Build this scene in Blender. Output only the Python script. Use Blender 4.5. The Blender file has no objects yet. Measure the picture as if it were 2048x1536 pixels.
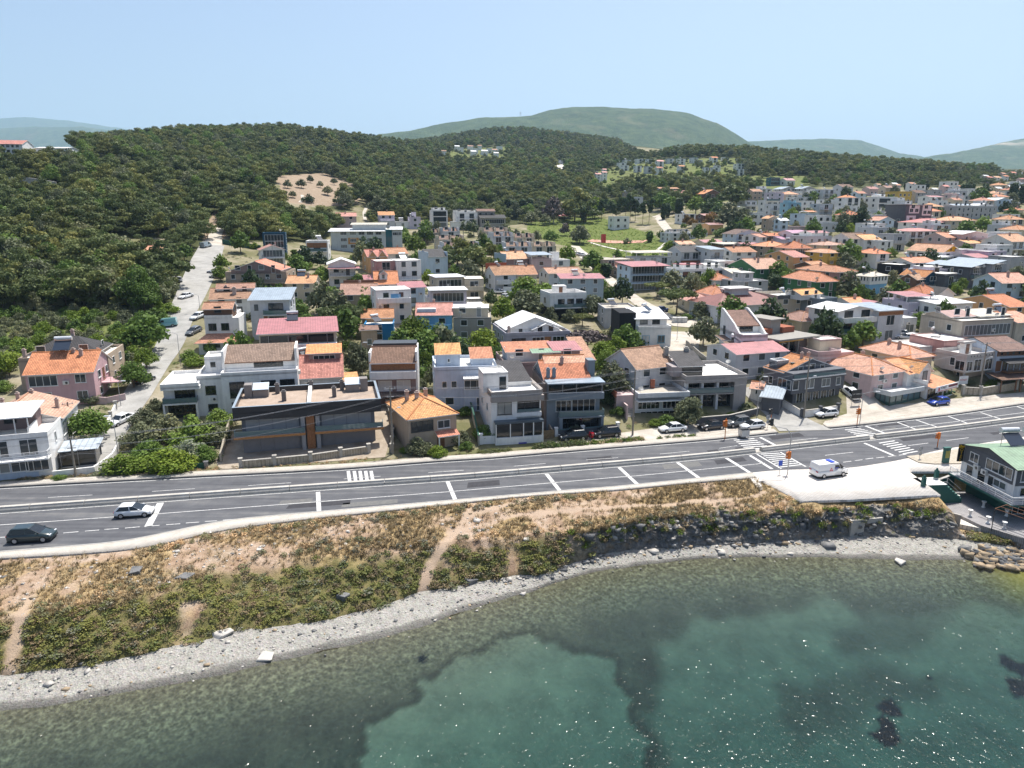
import bpy,math,random
import numpy as np
from mathutils import Vector,Matrix
random.seed(7);RNG=np.random.default_rng(7)
SC=bpy.context.scene
COL=SC.collection
F=1420.0;PITCH=math.atan((768-420)/F);HC=37.3;ZR=4.3
CP,SP=math.cos(PITCH),math.sin(PITCH)
def ray(u,v):
 x=(u-1024)/F;y=-(v-768)/F
 return x,CP+y*SP,-SP+y*CP
def atz(u,v,z=ZR):
 d=ray(u,v);t=(z-HC)/d[2]
 return d[0]*t,d[1]*t
def atY(u,v,Y):
 d=ray(u,v);t=Y/d[1]
 return d[0]*t,Y,HC+d[2]*t
def proj(X,Y,Z):
 z=np.asarray(Z)-HC
 c=Y*CP-z*SP;w=Y*SP+z*CP
 return 1024+F*X/c,768-F*w/c
cam=bpy.data.cameras.new('camera');camo=bpy.data.objects.new('camera',cam);COL.objects.link(camo)
camo.location=(0,0,HC);camo.rotation_euler=(math.pi/2-PITCH,0,0)
cam.sensor_width=36;cam.lens=36*F/2048;cam.clip_end=60000;cam.clip_start=1
SC.camera=camo
CR=dict(A=(0,640,4),B=(440,640,4),C=(900,620,4),D=(1400,560,4),E=(1536,620,4),F=(300,400,4),G=(700,400,4),H=(1100,440,4),I=(1536,400,4),J=(1100,260,4),K=(1536,280,4),L=(0,220,3.2),M=(500,220,3.2),P=(0,900,1695/640),Q=(600,940,3.2),R=(1100,900,3.2),S=(1408,980,1768/640),T=(1664,820,16/3),U=(1420,800,10.24),V=(1680,700,2048/260),W=(1840,660,2048/208),X=(1040,780,2048/260),O=(1900,860,1033/148),Y=(1100,280,2048/300),Z=(1350,330,2048/300),N=(0,0,1))
def px(c,x,y):
 a=CR[c];return a[0]+x/a[2],a[1]+y/a[2]
_G={}
def vnoise(x,y,seed=0):
 x=np.asarray(x,float);y=np.asarray(y,float)
 if seed not in _G:_G[seed]=np.random.default_rng(seed+100).random((256,256))
 g=_G[seed];xi=np.floor(x).astype(int);yi=np.floor(y).astype(int);fx=x-xi;fy=y-yi
 fx=fx*fx*(3-2*fx);fy=fy*fy*(3-2*fy)
 a=g[xi%256,yi%256];b=g[(xi+1)%256,yi%256];c=g[xi%256,(yi+1)%256];d=g[(xi+1)%256,(yi+1)%256]
 return(a+(b-a)*fx)*(1-fy)+(c+(d-c)*fx)*fy
def fbm(x,y,seed=0,o=4):
 s=0;a=.5;t=0
 for k in range(o):
  s=s+a*vnoise(np.asarray(x)*2**k,np.asarray(y)*2**k,seed+k);t+=a;a*=.5
 return s/t
def sstep(a,b,x):
 t=np.clip((x-a)/(b-a),0,1);return t*t*(3-2*t)
def inpoly(x,y,P):
 x=np.asarray(x);y=np.asarray(y);c=np.zeros(x.shape,bool);n=len(P)
 for i in range(n):
  (x1,y1),(x2,y2)=P[i],P[i-1]
  with np.errstate(divide='ignore',invalid='ignore'):
   c^=((y1>y)!=(y2>y))&(x<(x2-x1)*(y-y1)/((y2-y1)or 1e-9)+x1)
 return c
def polyZ(pts,z=ZR):
 q=sorted(atz(u,v,z)for u,v in pts)
 xs=np.array([p[0]for p in q]);ys=np.array([p[1]for p in q])
 s0=(ys[1]-ys[0])/(xs[1]-xs[0]);s1=(ys[-1]-ys[-2])/(xs[-1]-xs[-2])
 s0=np.clip(s0,-.1,.25);s1=np.clip(s1,-.1,.4)
 xs=np.r_[xs[0]-200,xs,xs[-1]+200];ys=np.r_[ys[0]-200*s0,ys,ys[-1]+200*s1]
 return lambda X:np.interp(X,xs,ys)
def smoothf(f,w=4):
 return lambda X:sum(f(np.asarray(X,float)+k*w/3)for k in range(-3,4))/7
Wl=smoothf(polyZ([(0,1425),(150,1400),(300,1378),(450,1345),(600,1315),(740,1285),(850,1250),(960,1215),(1060,1185),(1150,1155),(1220,1135),(1350,1121),(1500,1113),(1650,1113),(1780,1120),(1900,1120),(2048,1130)],0),3)
Ft0=smoothf(polyZ([(0,1350),(100,1340),(250,1318),(400,1280),(520,1252),(600,1252),(694,1234),(819,1193),(869,1177),(959,1165),(1069,1148),(1160,1132),(1203,1117),(1319,1101),(1400,1095),(1553,1084),(1678,1075),(1806,1072),(1950,1082),(2048,1095)],.7),3)
Br0=smoothf(polyZ([(0,1240),(250,1190),(400,1150),(550,1110),(700,1095),(830,1090),(1000,1075),(1150,1057),(1250,1045),(1350,1030),(1450,1020),(1550,1026),(1650,1022),(1700,1010),(1800,1008),(1900,1015),(2048,1030)],3.7),3)
Sd=smoothf(polyZ([(0,1119),(151,1110),(264,1100),(321,1089),(378,1076),(453,1059),(640,1037),(881,1012),(1037,995),(1240,981),(1381,967),(1494,958),(1700,938),(1850,918),(2048,895)]),2)
Ft=lambda X:np.maximum(Ft0(X),Wl(X)+1.8)
Br=lambda X:np.maximum(Br0(X),Ft(X)+1.0)
PlzE=polyZ([(1494,958),(1520,962),(1530,990),(1600,1003),(1700,1000),(1850,992),(1900,990),(2048,985)])
FK=smoothf(polyZ([(0,976),(440,952),(512,949),(690,939),(900,922),(952,920),(1112,906),(1412,881.5),(1550,867),(1712,852),(1912,829),(2048,809)]),3)
NK=smoothf(polyZ([(0,1104),(132,1094),(234,1085),(283,1077),(359,1060),(453,1041),(600,1027),(640,1024),(906,1001),(1100,984),(1240,973),(1494,947),(1550,941),(1700,937),(1800,921),(1870,902),(1913,895),(2048,874)]),2)
MD=smoothf(polyZ([(0,1026),(440,994),(952,957.5),(1400,918.7),(1512,906),(1741,880),(1912,860),(2048,842)]),3)
CT=[(0,900,93),(240,860,100),(290,770,118),(345,700,140),(394,632,160),(372,595,178),(436,553,204),(430,485,250),(440,455,280),(0,800,110),(0,700,138),(100,600,175),(0,560,190),(100,450,250),(0,400,290),(20,312,345),(200,302,430),(0,300,430),(-300,310,400),(-300,600,180),(-300,800,110),(400,285,560),(550,265,800),(700,290,760),(850,330,720),(450,400,330),(500,350,480),(560,352,440),(640,395,380),(600,430,335),(250,350,350),(740,500,285),(770,600,180),(770,650,160),(770,720,135),(700,800,112),(870,885,96),(520,760,122),(560,640,165),(600,560,205),(600,480,280),(900,440,390),(900,400,480),(1060,700,142),(1140,636,172),(1000,560,215),(950,480,290),(1200,500,320),(1230,475,355),(1100,440,420),(1300,640,168),(1400,560,220),(1420,700,140),(1420,800,113),(1200,800,112),(1700,640,165),(1900,700,140),(1700,760,124),(1900,580,200),(1900,500,262),(1900,450,325),(1650,560,215),(1650,480,285),(1400,470,330),(1400,410,450),(1900,400,430),(1900,370,530),(1900,358,610),(1600,392,470),(1600,352,600),(1400,336,700),(1250,345,680),(1400,308,860),(1200,330,860),(1100,356,700),(1120,335,800),(1000,303,1000),(1020,263,1400),(900,292,1200),(1180,282,1500),(1500,312,1000),(1650,338,1300),(2020,352,1200),(1980,338,2000),(2100,480,285),(2250,560,200),(2300,420,420),(2300,360,800),(1024,310,2600),(1650,338,2600),(200,325,2500),(2100,340,2600),(-200,330,2500),(1024,335,9000),(-400,345,9000),(2400,345,9000),(0,300,650),(0,315,1000),(200,298,700),(200,315,1100),(400,300,1000),(550,285,1200),(-300,318,800),(-300,330,1400),(700,305,1300),(0,325,1600),(400,318,1700),(550,330,550),(300,310,500)]
_c=np.array([atY(*c)for c in CT]);_a=np.c_[_c[:,0]/_c[:,1]*1.6,np.log(_c[:,1])];_za=_c[:,2]/_c[:,1]
def _phi(r2):return r2*np.log(r2+1e-9)*.5
def _solve():
 n=len(_a);d=((_a[:,None]-_a[None])**2).sum(-1)
 M=np.zeros((n+3,n+3));M[:n,:n]=_phi(d)+np.eye(n)*2e-3;M[:n,n]=1;M[:n,n+1:]=_a;M[n,:n]=1;M[n+1:,:n]=_a.T
 return np.linalg.solve(M,np.r_[_za,0,0,0])
_w=_solve()
def zt(X,Y):
 X=np.atleast_1d(np.asarray(X,float));Y=np.atleast_1d(np.asarray(Y,float));sh=X.shape
 X=X.ravel();Y=Y.ravel();out=np.empty(len(X));Ys=np.maximum(Y,60.);A=np.c_[np.clip(X/Ys,-1.2,1.2)*1.6,np.log(Ys)]
 for i in range(0,len(X),20000):
  a=A[i:i+20000];d=((a[:,None]-_a[None])**2).sum(-1)
  out[i:i+20000]=(_phi(d)@_w[:-3]+_w[-3]+a@_w[-2:])*Ys[i:i+20000]
 t=Y-FK(X)-3.0
 s=sstep(0,14,t)
 z=(ZR-.04)*(1-s)+np.maximum(out,ZR)*s
 return z.reshape(sh)
def zt1(x,y):return float(zt(x,y)[0])
def ground(u,v,h=0.0):
 """world point where the view ray of a photo pixel meets terrain + h"""
 d=np.array(ray(u,v));Y=np.r_[np.arange(62,420,.5),np.geomspace(420,4000,500)]
 X=d[0]/d[1]*Y;Z=HC+d[2]/d[1]*Y;g=Z-(zt(X,Y)+h)
 k=np.where((g[:-1]>0)&(g[1:]<=0))[0]
 if len(k)==0:k=[np.argmin(np.abs(g[:-1]))];t=0
 else:
  t=g[k[0]]/(g[k[0]]-g[k[0]+1])
 i=k[0];y=Y[i]+(Y[i+1]-Y[i])*t
 return float(d[0]/d[1]*y),float(y),float(HC+d[2]/d[1]*y)
def tag(o,label=None,cat=None,group=None,kind=None):
 if label:o['label']=label
 if cat:o['category']=cat
 if group:o['group']=group
 if kind:o['kind']=kind
 return o
def empty(name,loc=(0,0,0),rz=0.0):
 o=bpy.data.objects.new(name,None);COL.objects.link(o);o.location=loc;o.rotation_euler=(0,0,rz);o.empty_display_size=.3
 return o
def link(name,me,parent=None,loc=None,rz=None):
 o=bpy.data.objects.new(name,me);COL.objects.link(o)
 if parent:o.parent=parent
 if loc is not None:o.location=loc
 if rz is not None:o.rotation_euler=(0,0,rz)
 return o
def copy_tree(o,parent=None):
 c=o.copy();COL.objects.link(c);c.parent=parent
 for ch in list(o.children):copy_tree(ch,c)
 return c
class MB:
 def __init__(s):s.v=[];s.f=[];s.m=[];s.uv=[]
 def quad(s,p,m=0,uv=None):
  i=len(s.v);s.v+=[tuple(q)for q in p];s.f.append(tuple(range(i,i+len(p))));s.m.append(m);s.uv.append(uv)
 def box(s,x0,x1,y0,y1,z0,z1,m=0,skip=''):
  if x1-x0<1e-5 or y1-y0<1e-5 or z1-z0<1e-5:return s
  i=len(s.v);s.v+=[(x0,y0,z0),(x1,y0,z0),(x1,y1,z0),(x0,y1,z0),(x0,y0,z1),(x1,y0,z1),(x1,y1,z1),(x0,y1,z1)]
  for k,q in(('b',(0,3,2,1)),('t',(4,5,6,7)),('f',(0,1,5,4)),('r',(1,2,6,5)),('k',(2,3,7,6)),('l',(3,0,4,7))):
   if k in skip:continue
   s.f.append(tuple(i+j for j in q));s.m.append(m);s.uv.append(None)
  return s
 def prism(s,pts,z0,z1,m=0):
  """pts: counter-clockwise outline in x,y"""
  n=len(pts);i=len(s.v);s.v+=[(p[0],p[1],z0)for p in pts]+[(p[0],p[1],z1)for p in pts]
  fs=[tuple(range(i+n-1,i-1,-1)),tuple(range(i+n,i+2*n))]+[(i+k,i+(k+1)%n,i+n+(k+1)%n,i+n+k)for k in range(n)]
  s.f+=fs;s.m+=[m]*len(fs);s.uv+=[None]*len(fs);return s
 def tube(s,p,q,r0,r1=None,n=8,m=0,caps=True):
  r1=r0 if r1 is None else r1;p=Vector(p);q=Vector(q);d=(q-p).normalized()
  a=d.orthogonal().normalized();b=d.cross(a);i=len(s.v)
  for c,r in((p,r0),(q,r1)):
   for k in range(n):
    t=2*math.pi*k/n;s.v.append(tuple(c+a*math.cos(t)*r+b*math.sin(t)*r))
  fs=[(i+k,i+(k+1)%n,i+n+(k+1)%n,i+n+k)for k in range(n)]
  if caps:fs+=[tuple(range(i+n-1,i-1,-1)),tuple(range(i+n,i+2*n))]
  s.f+=fs;s.m+=[m]*len(fs);s.uv+=[None]*len(fs);return s
 def build(s,name,mats,parent=None,loc=None,rz=None,smooth=False,bev=0):
  me=s.mesh(name,mats,smooth);o=link(name,me,parent,loc,rz)
  if bev:
   b=o.modifiers.new('bevel','BEVEL');b.width=bev;b.segments=1
  return o
 def mesh(s,name,mats,smooth=False):
  me=bpy.data.meshes.new(name);me.from_pydata(s.v,[],s.f)
  for m in(mats if isinstance(mats,(list,tuple))else[mats]):me.materials.append(m)
  me.polygons.foreach_set('material_index',s.m)
  if any(u is not None for u in s.uv):
   L=me.uv_layers.new(name='UVMap');k=0;buf=[]
   for f,u in zip(s.f,s.uv):
    buf+=[c for q in(u or[(0,0)]*len(f))for c in q]
   L.data.foreach_set('uv',buf)
  if smooth:me.polygons.foreach_set('use_smooth',[True]*len(s.f))
  me.update();return me
def npmesh(name,V,Fq,mats,smooth=False,mi=None):
 me=bpy.data.meshes.new(name);V=np.asarray(V,np.float32);Fq=np.asarray(Fq,np.int32);n=Fq.shape[1]
 me.vertices.add(len(V));me.vertices.foreach_set('co',V.ravel());me.loops.add(Fq.size);me.loops.foreach_set('vertex_index',Fq.ravel())
 me.polygons.add(len(Fq));me.polygons.foreach_set('loop_start',np.arange(0,Fq.size,n,dtype=np.int32))
 if smooth:me.polygons.foreach_set('use_smooth',np.ones(len(Fq),bool))
 for m in(mats if isinstance(mats,(list,tuple))else[mats]):me.materials.append(m)
 if mi is not None:me.polygons.foreach_set('material_index',np.asarray(mi,np.int32))
 me.update(calc_edges=True);return me
def gridfaces(nr,nc):
 i=np.arange(nr*nc).reshape(nr,nc)
 return np.stack([i[:-1,:-1],i[:-1,1:],i[1:,1:],i[1:,:-1]],-1).reshape(-1,4)
def fattr(me,name,a):
 at=me.attributes.new(name,'FLOAT','POINT');at.data.foreach_set('value',np.asarray(a,np.float32).ravel())
def cattr(me,name,a):
 a=np.asarray(a,np.float32);a=np.c_[a.reshape(-1,3),np.ones(a.reshape(-1,3).shape[0],np.float32)]
 at=me.attributes.new(name,'FLOAT_COLOR','POINT');at.data.foreach_set('color',a.ravel())
class NT:
 def __init__(s,name):
  s.m=bpy.data.materials.new(name);s.m.use_nodes=True;s.t=s.m.node_tree;s.t.nodes.clear();s.o=s.n('ShaderNodeOutputMaterial')
 def n(s,ty,**k):
  x=s.t.nodes.new(ty)
  for a,b in k.items():setattr(x,a,b)
  return x
 def l(s,a,b):s.t.links.new(a,b)
 def val(s,sock,v):
  if hasattr(v,'node'):s.l(v,sock)
  else:sock.default_value=v
 def noise(s,scale,detail=4,rough=.6,co=None,dist=0):
  n=s.n('ShaderNodeTexNoise');n.inputs['Scale'].default_value=scale;n.inputs['Detail'].default_value=detail;n.inputs['Roughness'].default_value=rough;n.inputs['Distortion'].default_value=dist
  if co is not None:s.l(co,n.inputs['Vector'])
  return n.outputs['Fac']
 def geo(s):return s.n('ShaderNodeNewGeometry').outputs
 def ramp(s,fac,stops,ease='LINEAR'):
  r=s.n('ShaderNodeValToRGB');s.l(fac,r.inputs[0]);e=r.color_ramp;e.interpolation=ease
  while len(e.elements)<len(stops):e.elements.new(.5)
  for q,(p,c)in zip(e.elements,stops):
   q.position=p;q.color=(c,c,c,1)if isinstance(c,(int,float))else(*c[:3],1)
  return r.outputs[0]
 def mix(s,fac,a,b,mode='MIX'):
  x=s.n('ShaderNodeMix',data_type='RGBA',blend_type=mode);s.val(x.inputs[0],fac)
  for k,c in((6,a),(7,b)):
   s.val(x.inputs[k],c if hasattr(c,'node')else(*c[:3],1))
  return x.outputs[2]
 def math(s,op,a,b=0.0,c=0.0):
  x=s.n('ShaderNodeMath',operation=op);s.val(x.inputs[0],a);s.val(x.inputs[1],b);s.val(x.inputs[2],c);return x.outputs[0]
 def attr(s,name):return s.n('ShaderNodeAttribute',attribute_name=name).outputs
 def bump(s,h,strength=.3,dist=.05):
  b=s.n('ShaderNodeBump');b.inputs['Strength'].default_value=strength;b.inputs['Distance'].default_value=dist;s.l(h,b.inputs['Height']);return b.outputs[0]
 def bsdf(s,col,rough=.8,spec=.3,metal=0,normal=None,**k):
  b=s.n('ShaderNodeBsdfPrincipled');s.val(b.inputs['Base Color'],col if hasattr(col,'node')else(*col[:3],1));s.val(b.inputs['Roughness'],rough)
  b.inputs['Specular IOR Level'].default_value=spec;b.inputs['Metallic'].default_value=metal
  if normal is not None:s.l(normal,b.inputs['Normal'])
  for a,v in k.items():s.val(b.inputs[a.replace('_',' ')],v)
  s.l(b.outputs[0],s.o.inputs[0]);return b
_M={}
def sc(c,f):return tuple(min(1,x*f)for x in c[:3])
def plaster(c,name='plaster',rough=.85,var=.2,bump=.15,spec=.2):
 k=('p',tuple(round(x,3)for x in c),rough,var)
 if k in _M:return _M[k]
 t=NT(name);g=t.geo();n=t.noise(.9,5,.65,g['Position']);
 mp=t.n('ShaderNodeMapping');mp.inputs['Scale'].default_value=(2.2,2.2,.22);t.l(g['Position'],mp.inputs[0]);n2=t.noise(1.0,4,.6,mp.outputs[0])
 f=t.math('MULTIPLY',t.math('ADD',n,n2),.5)
 col=t.ramp(f,[(.3,sc(c,1-var)),(.55,c),(.75,sc(c,1+var*.35))])
 t.bsdf(col,rough,spec,normal=t.bump(t.noise(14,3,.6,g['Position']),bump,.02));_M[k]=t.m;return t.m
def plain(name,c,rough=.5,spec=.4,metal=0,var=.06,scale=2.0,**kw):
 k=('q',name,tuple(c),rough,metal)
 if k in _M:return _M[k]
 t=NT(name);n=t.noise(scale,3,.6,t.geo()['Position']);t.bsdf(t.ramp(n,[(.3,sc(c,1-var)),(.7,sc(c,1+var))]),rough,spec,metal,**kw);_M[k]=t.m;return t.m
def tiles(c,name='roof_tile',rowh=.36,colw=.24,var=.28,bump=.6,rough=.8):
 k=('t',tuple(c),rowh)
 if k in _M:return _M[k]
 t=NT(name);uv=t.n('ShaderNodeUVMap').outputs[0]
 b=t.n('ShaderNodeTexBrick');t.l(uv,b.inputs[0]);b.offset=0;b.inputs['Scale'].default_value=1;b.inputs['Brick Width'].default_value=colw;b.inputs['Row Height'].default_value=rowh;b.inputs['Mortar Size'].default_value=.035;b.inputs['Mortar Smooth'].default_value=.4
 b.inputs['Color1'].default_value=(*sc(c,1-var),1);b.inputs['Color2'].default_value=(*sc(c,1+var*.7),1);b.inputs['Mortar'].default_value=(*sc(c,.5),1);b.inputs['Bias'].default_value=.1
 g=t.geo();st=t.ramp(t.noise(.55,5,.7,g['Position']),[(.34,.72),(.5,1.0),(.8,1.06)])
 oi=t.n('ShaderNodeObjectInfo').outputs['Random'];hs=t.n('ShaderNodeHueSaturation');t.l(t.math('ADD',t.math('MULTIPLY',oi,.3),.72),hs.inputs['Saturation']);t.l(t.math('ADD',t.math('MULTIPLY',t.math('FRACT',t.math('MULTIPLY',oi,7.3)),.4),.72),hs.inputs['Value']);t.l(t.math('ADD',t.math('MULTIPLY',t.math('FRACT',t.math('MULTIPLY',oi,3.7)),.03),.487),hs.inputs['Hue'])
 t.l(b.outputs['Color'],hs.inputs['Color']);col=t.mix(1,hs.outputs[0],st,'MULTIPLY')
 sep=t.n('ShaderNodeSeparateXYZ');t.l(uv,sep.inputs[0])
 saw=t.math('FRACT',t.math('DIVIDE',sep.outputs[1],rowh));wv=t.math('SINE',t.math('MULTIPLY',sep.outputs[0],2*math.pi/colw))
 h=t.math('ADD',t.math('MULTIPLY',saw,-.6),t.math('MULTIPLY',wv,.4))
 t.bsdf(col,rough,.25,normal=t.bump(h,bump,.05));_M[k]=t.m;return t.m
def metalroof(c,name='sheet_roof',pitch=.45):
 k=('m',tuple(c),pitch)
 if k in _M:return _M[k]
 t=NT(name);uv=t.n('ShaderNodeUVMap').outputs[0];sep=t.n('ShaderNodeSeparateXYZ');t.l(uv,sep.inputs[0])
 fr=t.math('FRACT',t.math('DIVIDE',sep.outputs[0],pitch));rib=t.math('GREATER_THAN',fr,.82);st=t.ramp(t.noise(.7,6,.75,t.geo()['Position']),[(.3,.62),(.5,.92),(.62,1.05)])
 col=t.mix(1,t.mix(rib,c,sc(c,.72)),st,'MULTIPLY');t.bsdf(col,.5,.4,normal=t.bump(rib,.5,.04));_M[k]=t.m;return t.m
SUN_EL,SUN_AZ=math.radians(66),math.radians(29)
W=bpy.data.worlds.new('World');SC.world=W;W.use_nodes=True
nt=W.node_tree;sky=nt.nodes.new('ShaderNodeTexSky');sky.sky_type='NISHITA';sky.sun_disc=False;sky.sun_elevation=SUN_EL;sky.sun_rotation=SUN_AZ
sky.altitude=50;sky.air_density=1.0;sky.dust_density=3.2;sky.ozone_density=1.8
bg=nt.nodes['Background'];bg.inputs[1].default_value=.107;nt.links.new(sky.outputs[0],bg.inputs[0])
sl=bpy.data.lights.new('sun','SUN');sl.energy=5.0;sl.angle=math.radians(.53);sl.color=(1,.955,.88)
so=bpy.data.objects.new('sun',sl);COL.objects.link(so)
sd=Vector((math.cos(SUN_EL)*math.sin(SUN_AZ),math.cos(SUN_EL)*math.cos(SUN_AZ),math.sin(SUN_EL)));so.rotation_euler=sd.to_track_quat('Z','Y').to_euler();so.location=sd*400
vs=SC.view_settings;SC.display_settings.display_device='sRGB';vs.view_transform='Standard';vs.look='None';vs.exposure=.56;vs.gamma=1;vs.use_curve_mapping=False
cy=SC.cycles;cy.max_bounces=6;cy.diffuse_bounces=3;cy.glossy_bounces=3;cy.transmission_bounces=4;cy.transparent_max_bounces=12;cy.volume_bounces=1;cy.caustics_reflective=False;cy.caustics_refractive=False;cy.sample_clamp_indirect=4
SC.render.film_transparent=False
NA,NR=560,460
aa=np.linspace(-1.16,1.16,NA)
ys=np.full(NA,75.)
for _ in range(30):ys=.5*ys+.5*Sd(aa*ys)
tt=np.linspace(0,1,NR);Yg=np.exp(np.log(ys)[None]+(np.log(9500.)-np.log(ys))[None]*tt[:,None]**1.25);Xg=aa[None]*Yg;Zg=zt(Xg,Yg)
far=sstep(120,500,Yg);Zg=Zg+far*(fbm(Xg/35,Yg/35,3)-.5)*4*sstep(200,900,Yg)
ug,vg=proj(Xg,Yg,Zg)
def pm(*P):
 return inpoly(ug,vg,P)
def blur(m,k=2):
 m=m.astype(float)
 for _ in range(k):
  m=(m+np.roll(m,1,0)+np.roll(m,-1,0)+np.roll(m,1,1)+np.roll(m,-1,1))/5
 return m
FOREST_POLYS=[[(-400,200),(300,200),(560,200),(760,200),(900,262),(1010,240),(1200,270),(1290,318),(1400,300),(1560,300),(1700,305),(1850,312),(1985,325),(1990,372),(1720,376),(1560,372),(1440,402),(1300,418),(1180,432),(1010,452),(860,440),(690,452),(640,486),(470,482),(440,462),(415,480),(395,560),(335,655),(260,620),(0,628),(-400,640)],]
CLEAR_POLYS=[[(565,352),(650,348),(725,380),(715,405),(650,412),(575,402),(545,378)],[(560,405),(600,385),(640,415),(690,425),(735,395),(738,452),(690,455),(620,440),(560,440)],[(900,300),(1010,292),(1015,330),(895,326)],[(1185,345),(1300,318),(1480,316),(1495,360),(1420,366),(1260,380),(1190,388)],[(1500,352),(1620,352),(1620,380),(1500,378)],[(1110,325),(1132,330),(1122,356),(1110,356)],[(400,470),(425,430),(445,430),(450,470)],[(-60,285),(60,280),(150,292),(155,316),(-60,325)],[(-30,370),(130,378),(130,404),(-30,400)],[(215,478),(345,476),(345,506),(215,512)]]
forest=np.zeros(ug.shape,bool)
for P in FOREST_POLYS:forest|=pm(*P)
for P in CLEAR_POLYS:forest&=~pm(*P)
park=pm((1050,436),(1180,428),(1310,470),(1335,500),(1300,525),(1180,500),(1120,490),(1060,470))|pm((1130,480),(1340,480),(1340,520),(1180,516))
dirt=pm((548,352),(650,346),(730,378),(715,408),(650,414),(575,404))|pm((405,490),(412,455),(430,420),(455,440),(450,480),(440,500))
scrub=pm((1150,330),(1300,312),(1520,310),(1640,345),(1640,392),(1300,415),(1150,400))|pm((880,285),(1030,285),(1030,335),(880,330))|pm((-400,640),(0,600),(250,590),(330,640),(330,720),(200,690),(0,690),(-400,700))
Gm=np.clip(blur(park)+.55*blur(scrub),0,1);Dm=blur(dirt);Fm=blur(forest);Fm=np.clip(Fm+sstep(1000,1500,Yg),0,1)
t=NT('ground_soil');g=t.geo();n1=t.noise(.09,6,.7,g['Position']);n2=t.noise(.8,5,.7,g['Position']);n3=t.noise(.02,5,.6,g['Position'])
base=t.ramp(n1,[(.32,(.1,.11,.042)),(.45,(.16,.152,.08)),(.6,(.28,.245,.175)),(.75,(.37,.335,.27))])
grass=t.ramp(n2,[(.3,(.075,.105,.025)),(.55,(.125,.155,.04)),(.75,(.2,.2,.075))])
fl=t.ramp(n2,[(.3,(.035,.045,.018)),(.6,(.07,.075,.03)),(.8,(.11,.1,.05))])
dr=t.ramp(n2,[(.3,(.22,.16,.11)),(.7,(.34,.27,.2))])
A=t.attr('zone');sp=t.n('ShaderNodeSeparateColor');t.l(A['Color'],sp.inputs[0])
jit=lambda s:t.ramp(t.math('ADD',s,t.math('MULTIPLY',t.math('SUBTRACT',n1,.5),.6)),[(.4,0.),(.6,1.)])
col=t.mix(jit(sp.outputs[0]),base,grass);col=t.mix(jit(sp.outputs[2]),col,fl);col=t.mix(jit(sp.outputs[1]),col,dr)
t.bsdf(col,.95,.1,normal=t.bump(n2,.5,.25));M_GROUND=t.m
me=npmesh('ground',np.stack([Xg,Yg,Zg],-1).reshape(-1,3),gridfaces(NR,NA),M_GROUND,True)
cattr(me,'zone',np.stack([Gm,Dm,Fm],-1));tag(link('ground',me),kind='structure')
CX=np.arange(-95,112,.27);NC=len(CX)
w_,f_,b_,s_=Wl(CX),Ft(CX),Br(CX),Sd(CX)
w_=w_+(fbm(CX/4,CX*0,21)-.5)*1.2;f_=f_+(fbm(CX/3,CX*0,22)-.5)*1.3;b_=np.maximum(b_+(fbm(CX/2.2,CX*0,23)-.5)*2.6*sstep(-25,15,CX),f_+.9)
s_=np.maximum(s_-.1,b_+2)
cliff=sstep(2,12,CX)*(1-sstep(48,54,CX))
def rows(a,b,n):k=np.linspace(0,1,n)[:,None];return a[None]*(1-k)+b[None]*k
Yb=rows(w_-.0,f_,22);kb=np.linspace(0,1,22)[:,None]
Zb=.72*kb**.8+0*Yb+(fbm(CX[None]/.8,Yb/.8,31)-.5)*.18*kb
Yk=rows(f_,b_,46);kk=np.linspace(0,1,46)[:,None]
prof_c=np.clip(kk*1.06,0,1)**.8;prof_s=kk**.85
zt_top=3.65+0*CX
prof=prof_s*(1-cliff[None])+prof_c*cliff[None]
Zk=.72+(zt_top[None]-.72)*prof
rock=(fbm(CX[None]/1.6,Yk/1.6+Zk*.5,41,5)-.5)
Zk=Zk+np.sin(np.pi*kk)**.6*(rock*2.2*cliff[None]+(fbm(CX[None]/2.5,Yk/2.5,43)-.5)*1.5*(1-cliff[None]))
Yk=Yk+np.sin(np.pi*kk)*((np.abs(fbm(CX[None]/1.1,Zk*1.3,44,5)-.5))*3.0*cliff[None]-.4*cliff[None])
Yt=rows(b_,s_,40);kt=np.linspace(0,1,40)[:,None]
Zt=3.65+(ZR-.04-3.65)*np.where(CX[None]>30,sstep(0,.22,kt),sstep(0,.9,kt))+(fbm(CX[None]/3,Yt/3,45)-.5)*.7*(1-sstep(26,31,CX))[None]*np.sin(np.pi*kt)+0*Yt
_hz=lambda Y,Z:np.where(Z>1.0,Z+(1.0-Z)*sstep(50.8,52.2,CX)[None]*(1-sstep(85.5,87.5,Y)),Z)
Zk=_hz(Yk,Zk);Zt=_hz(Yt,Zt)
Ybk=np.r_[Yk,Yt[1:]];Zbk=np.r_[Zk,Zt[1:]]
Xbk=np.broadcast_to(CX[None],Ybk.shape)
dep=lambda X,Y:-np.clip((Wl(X)-Y)*.17,-.4,4.2)-.35*(fbm(X/5,Y/5,51)-.4)*sstep(1,5,Wl(X)-Y)
Ys_=rows(np.full(NC,14.),w_,170);Xs=np.broadcast_to(CX[None],Ys_.shape);Zs=np.minimum(dep(Xs,Ys_),-.0)
Zs[-1]=0
def W_(P,z=-1.2):return[atz(u,v,z)for u,v in P]
wx=Xs+(fbm(Xs/2.0,Ys_/2.0,61,6)-.5)*2.8;wy=Ys_+(fbm(Xs/2.0,Ys_/2.0,62,6)-.5)*2.8
sand1=inpoly(wx,wy,W_([(730,1620),(725,1490),(742,1440),(838,1384),(850,1365),(900,1324),(959,1299),(1006,1280),(1053,1276),(1100,1287),(1178,1295),(1225,1302),(1241,1319),(1262,1370),(1285,1430),(1310,1500),(1340,1620)]))
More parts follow.
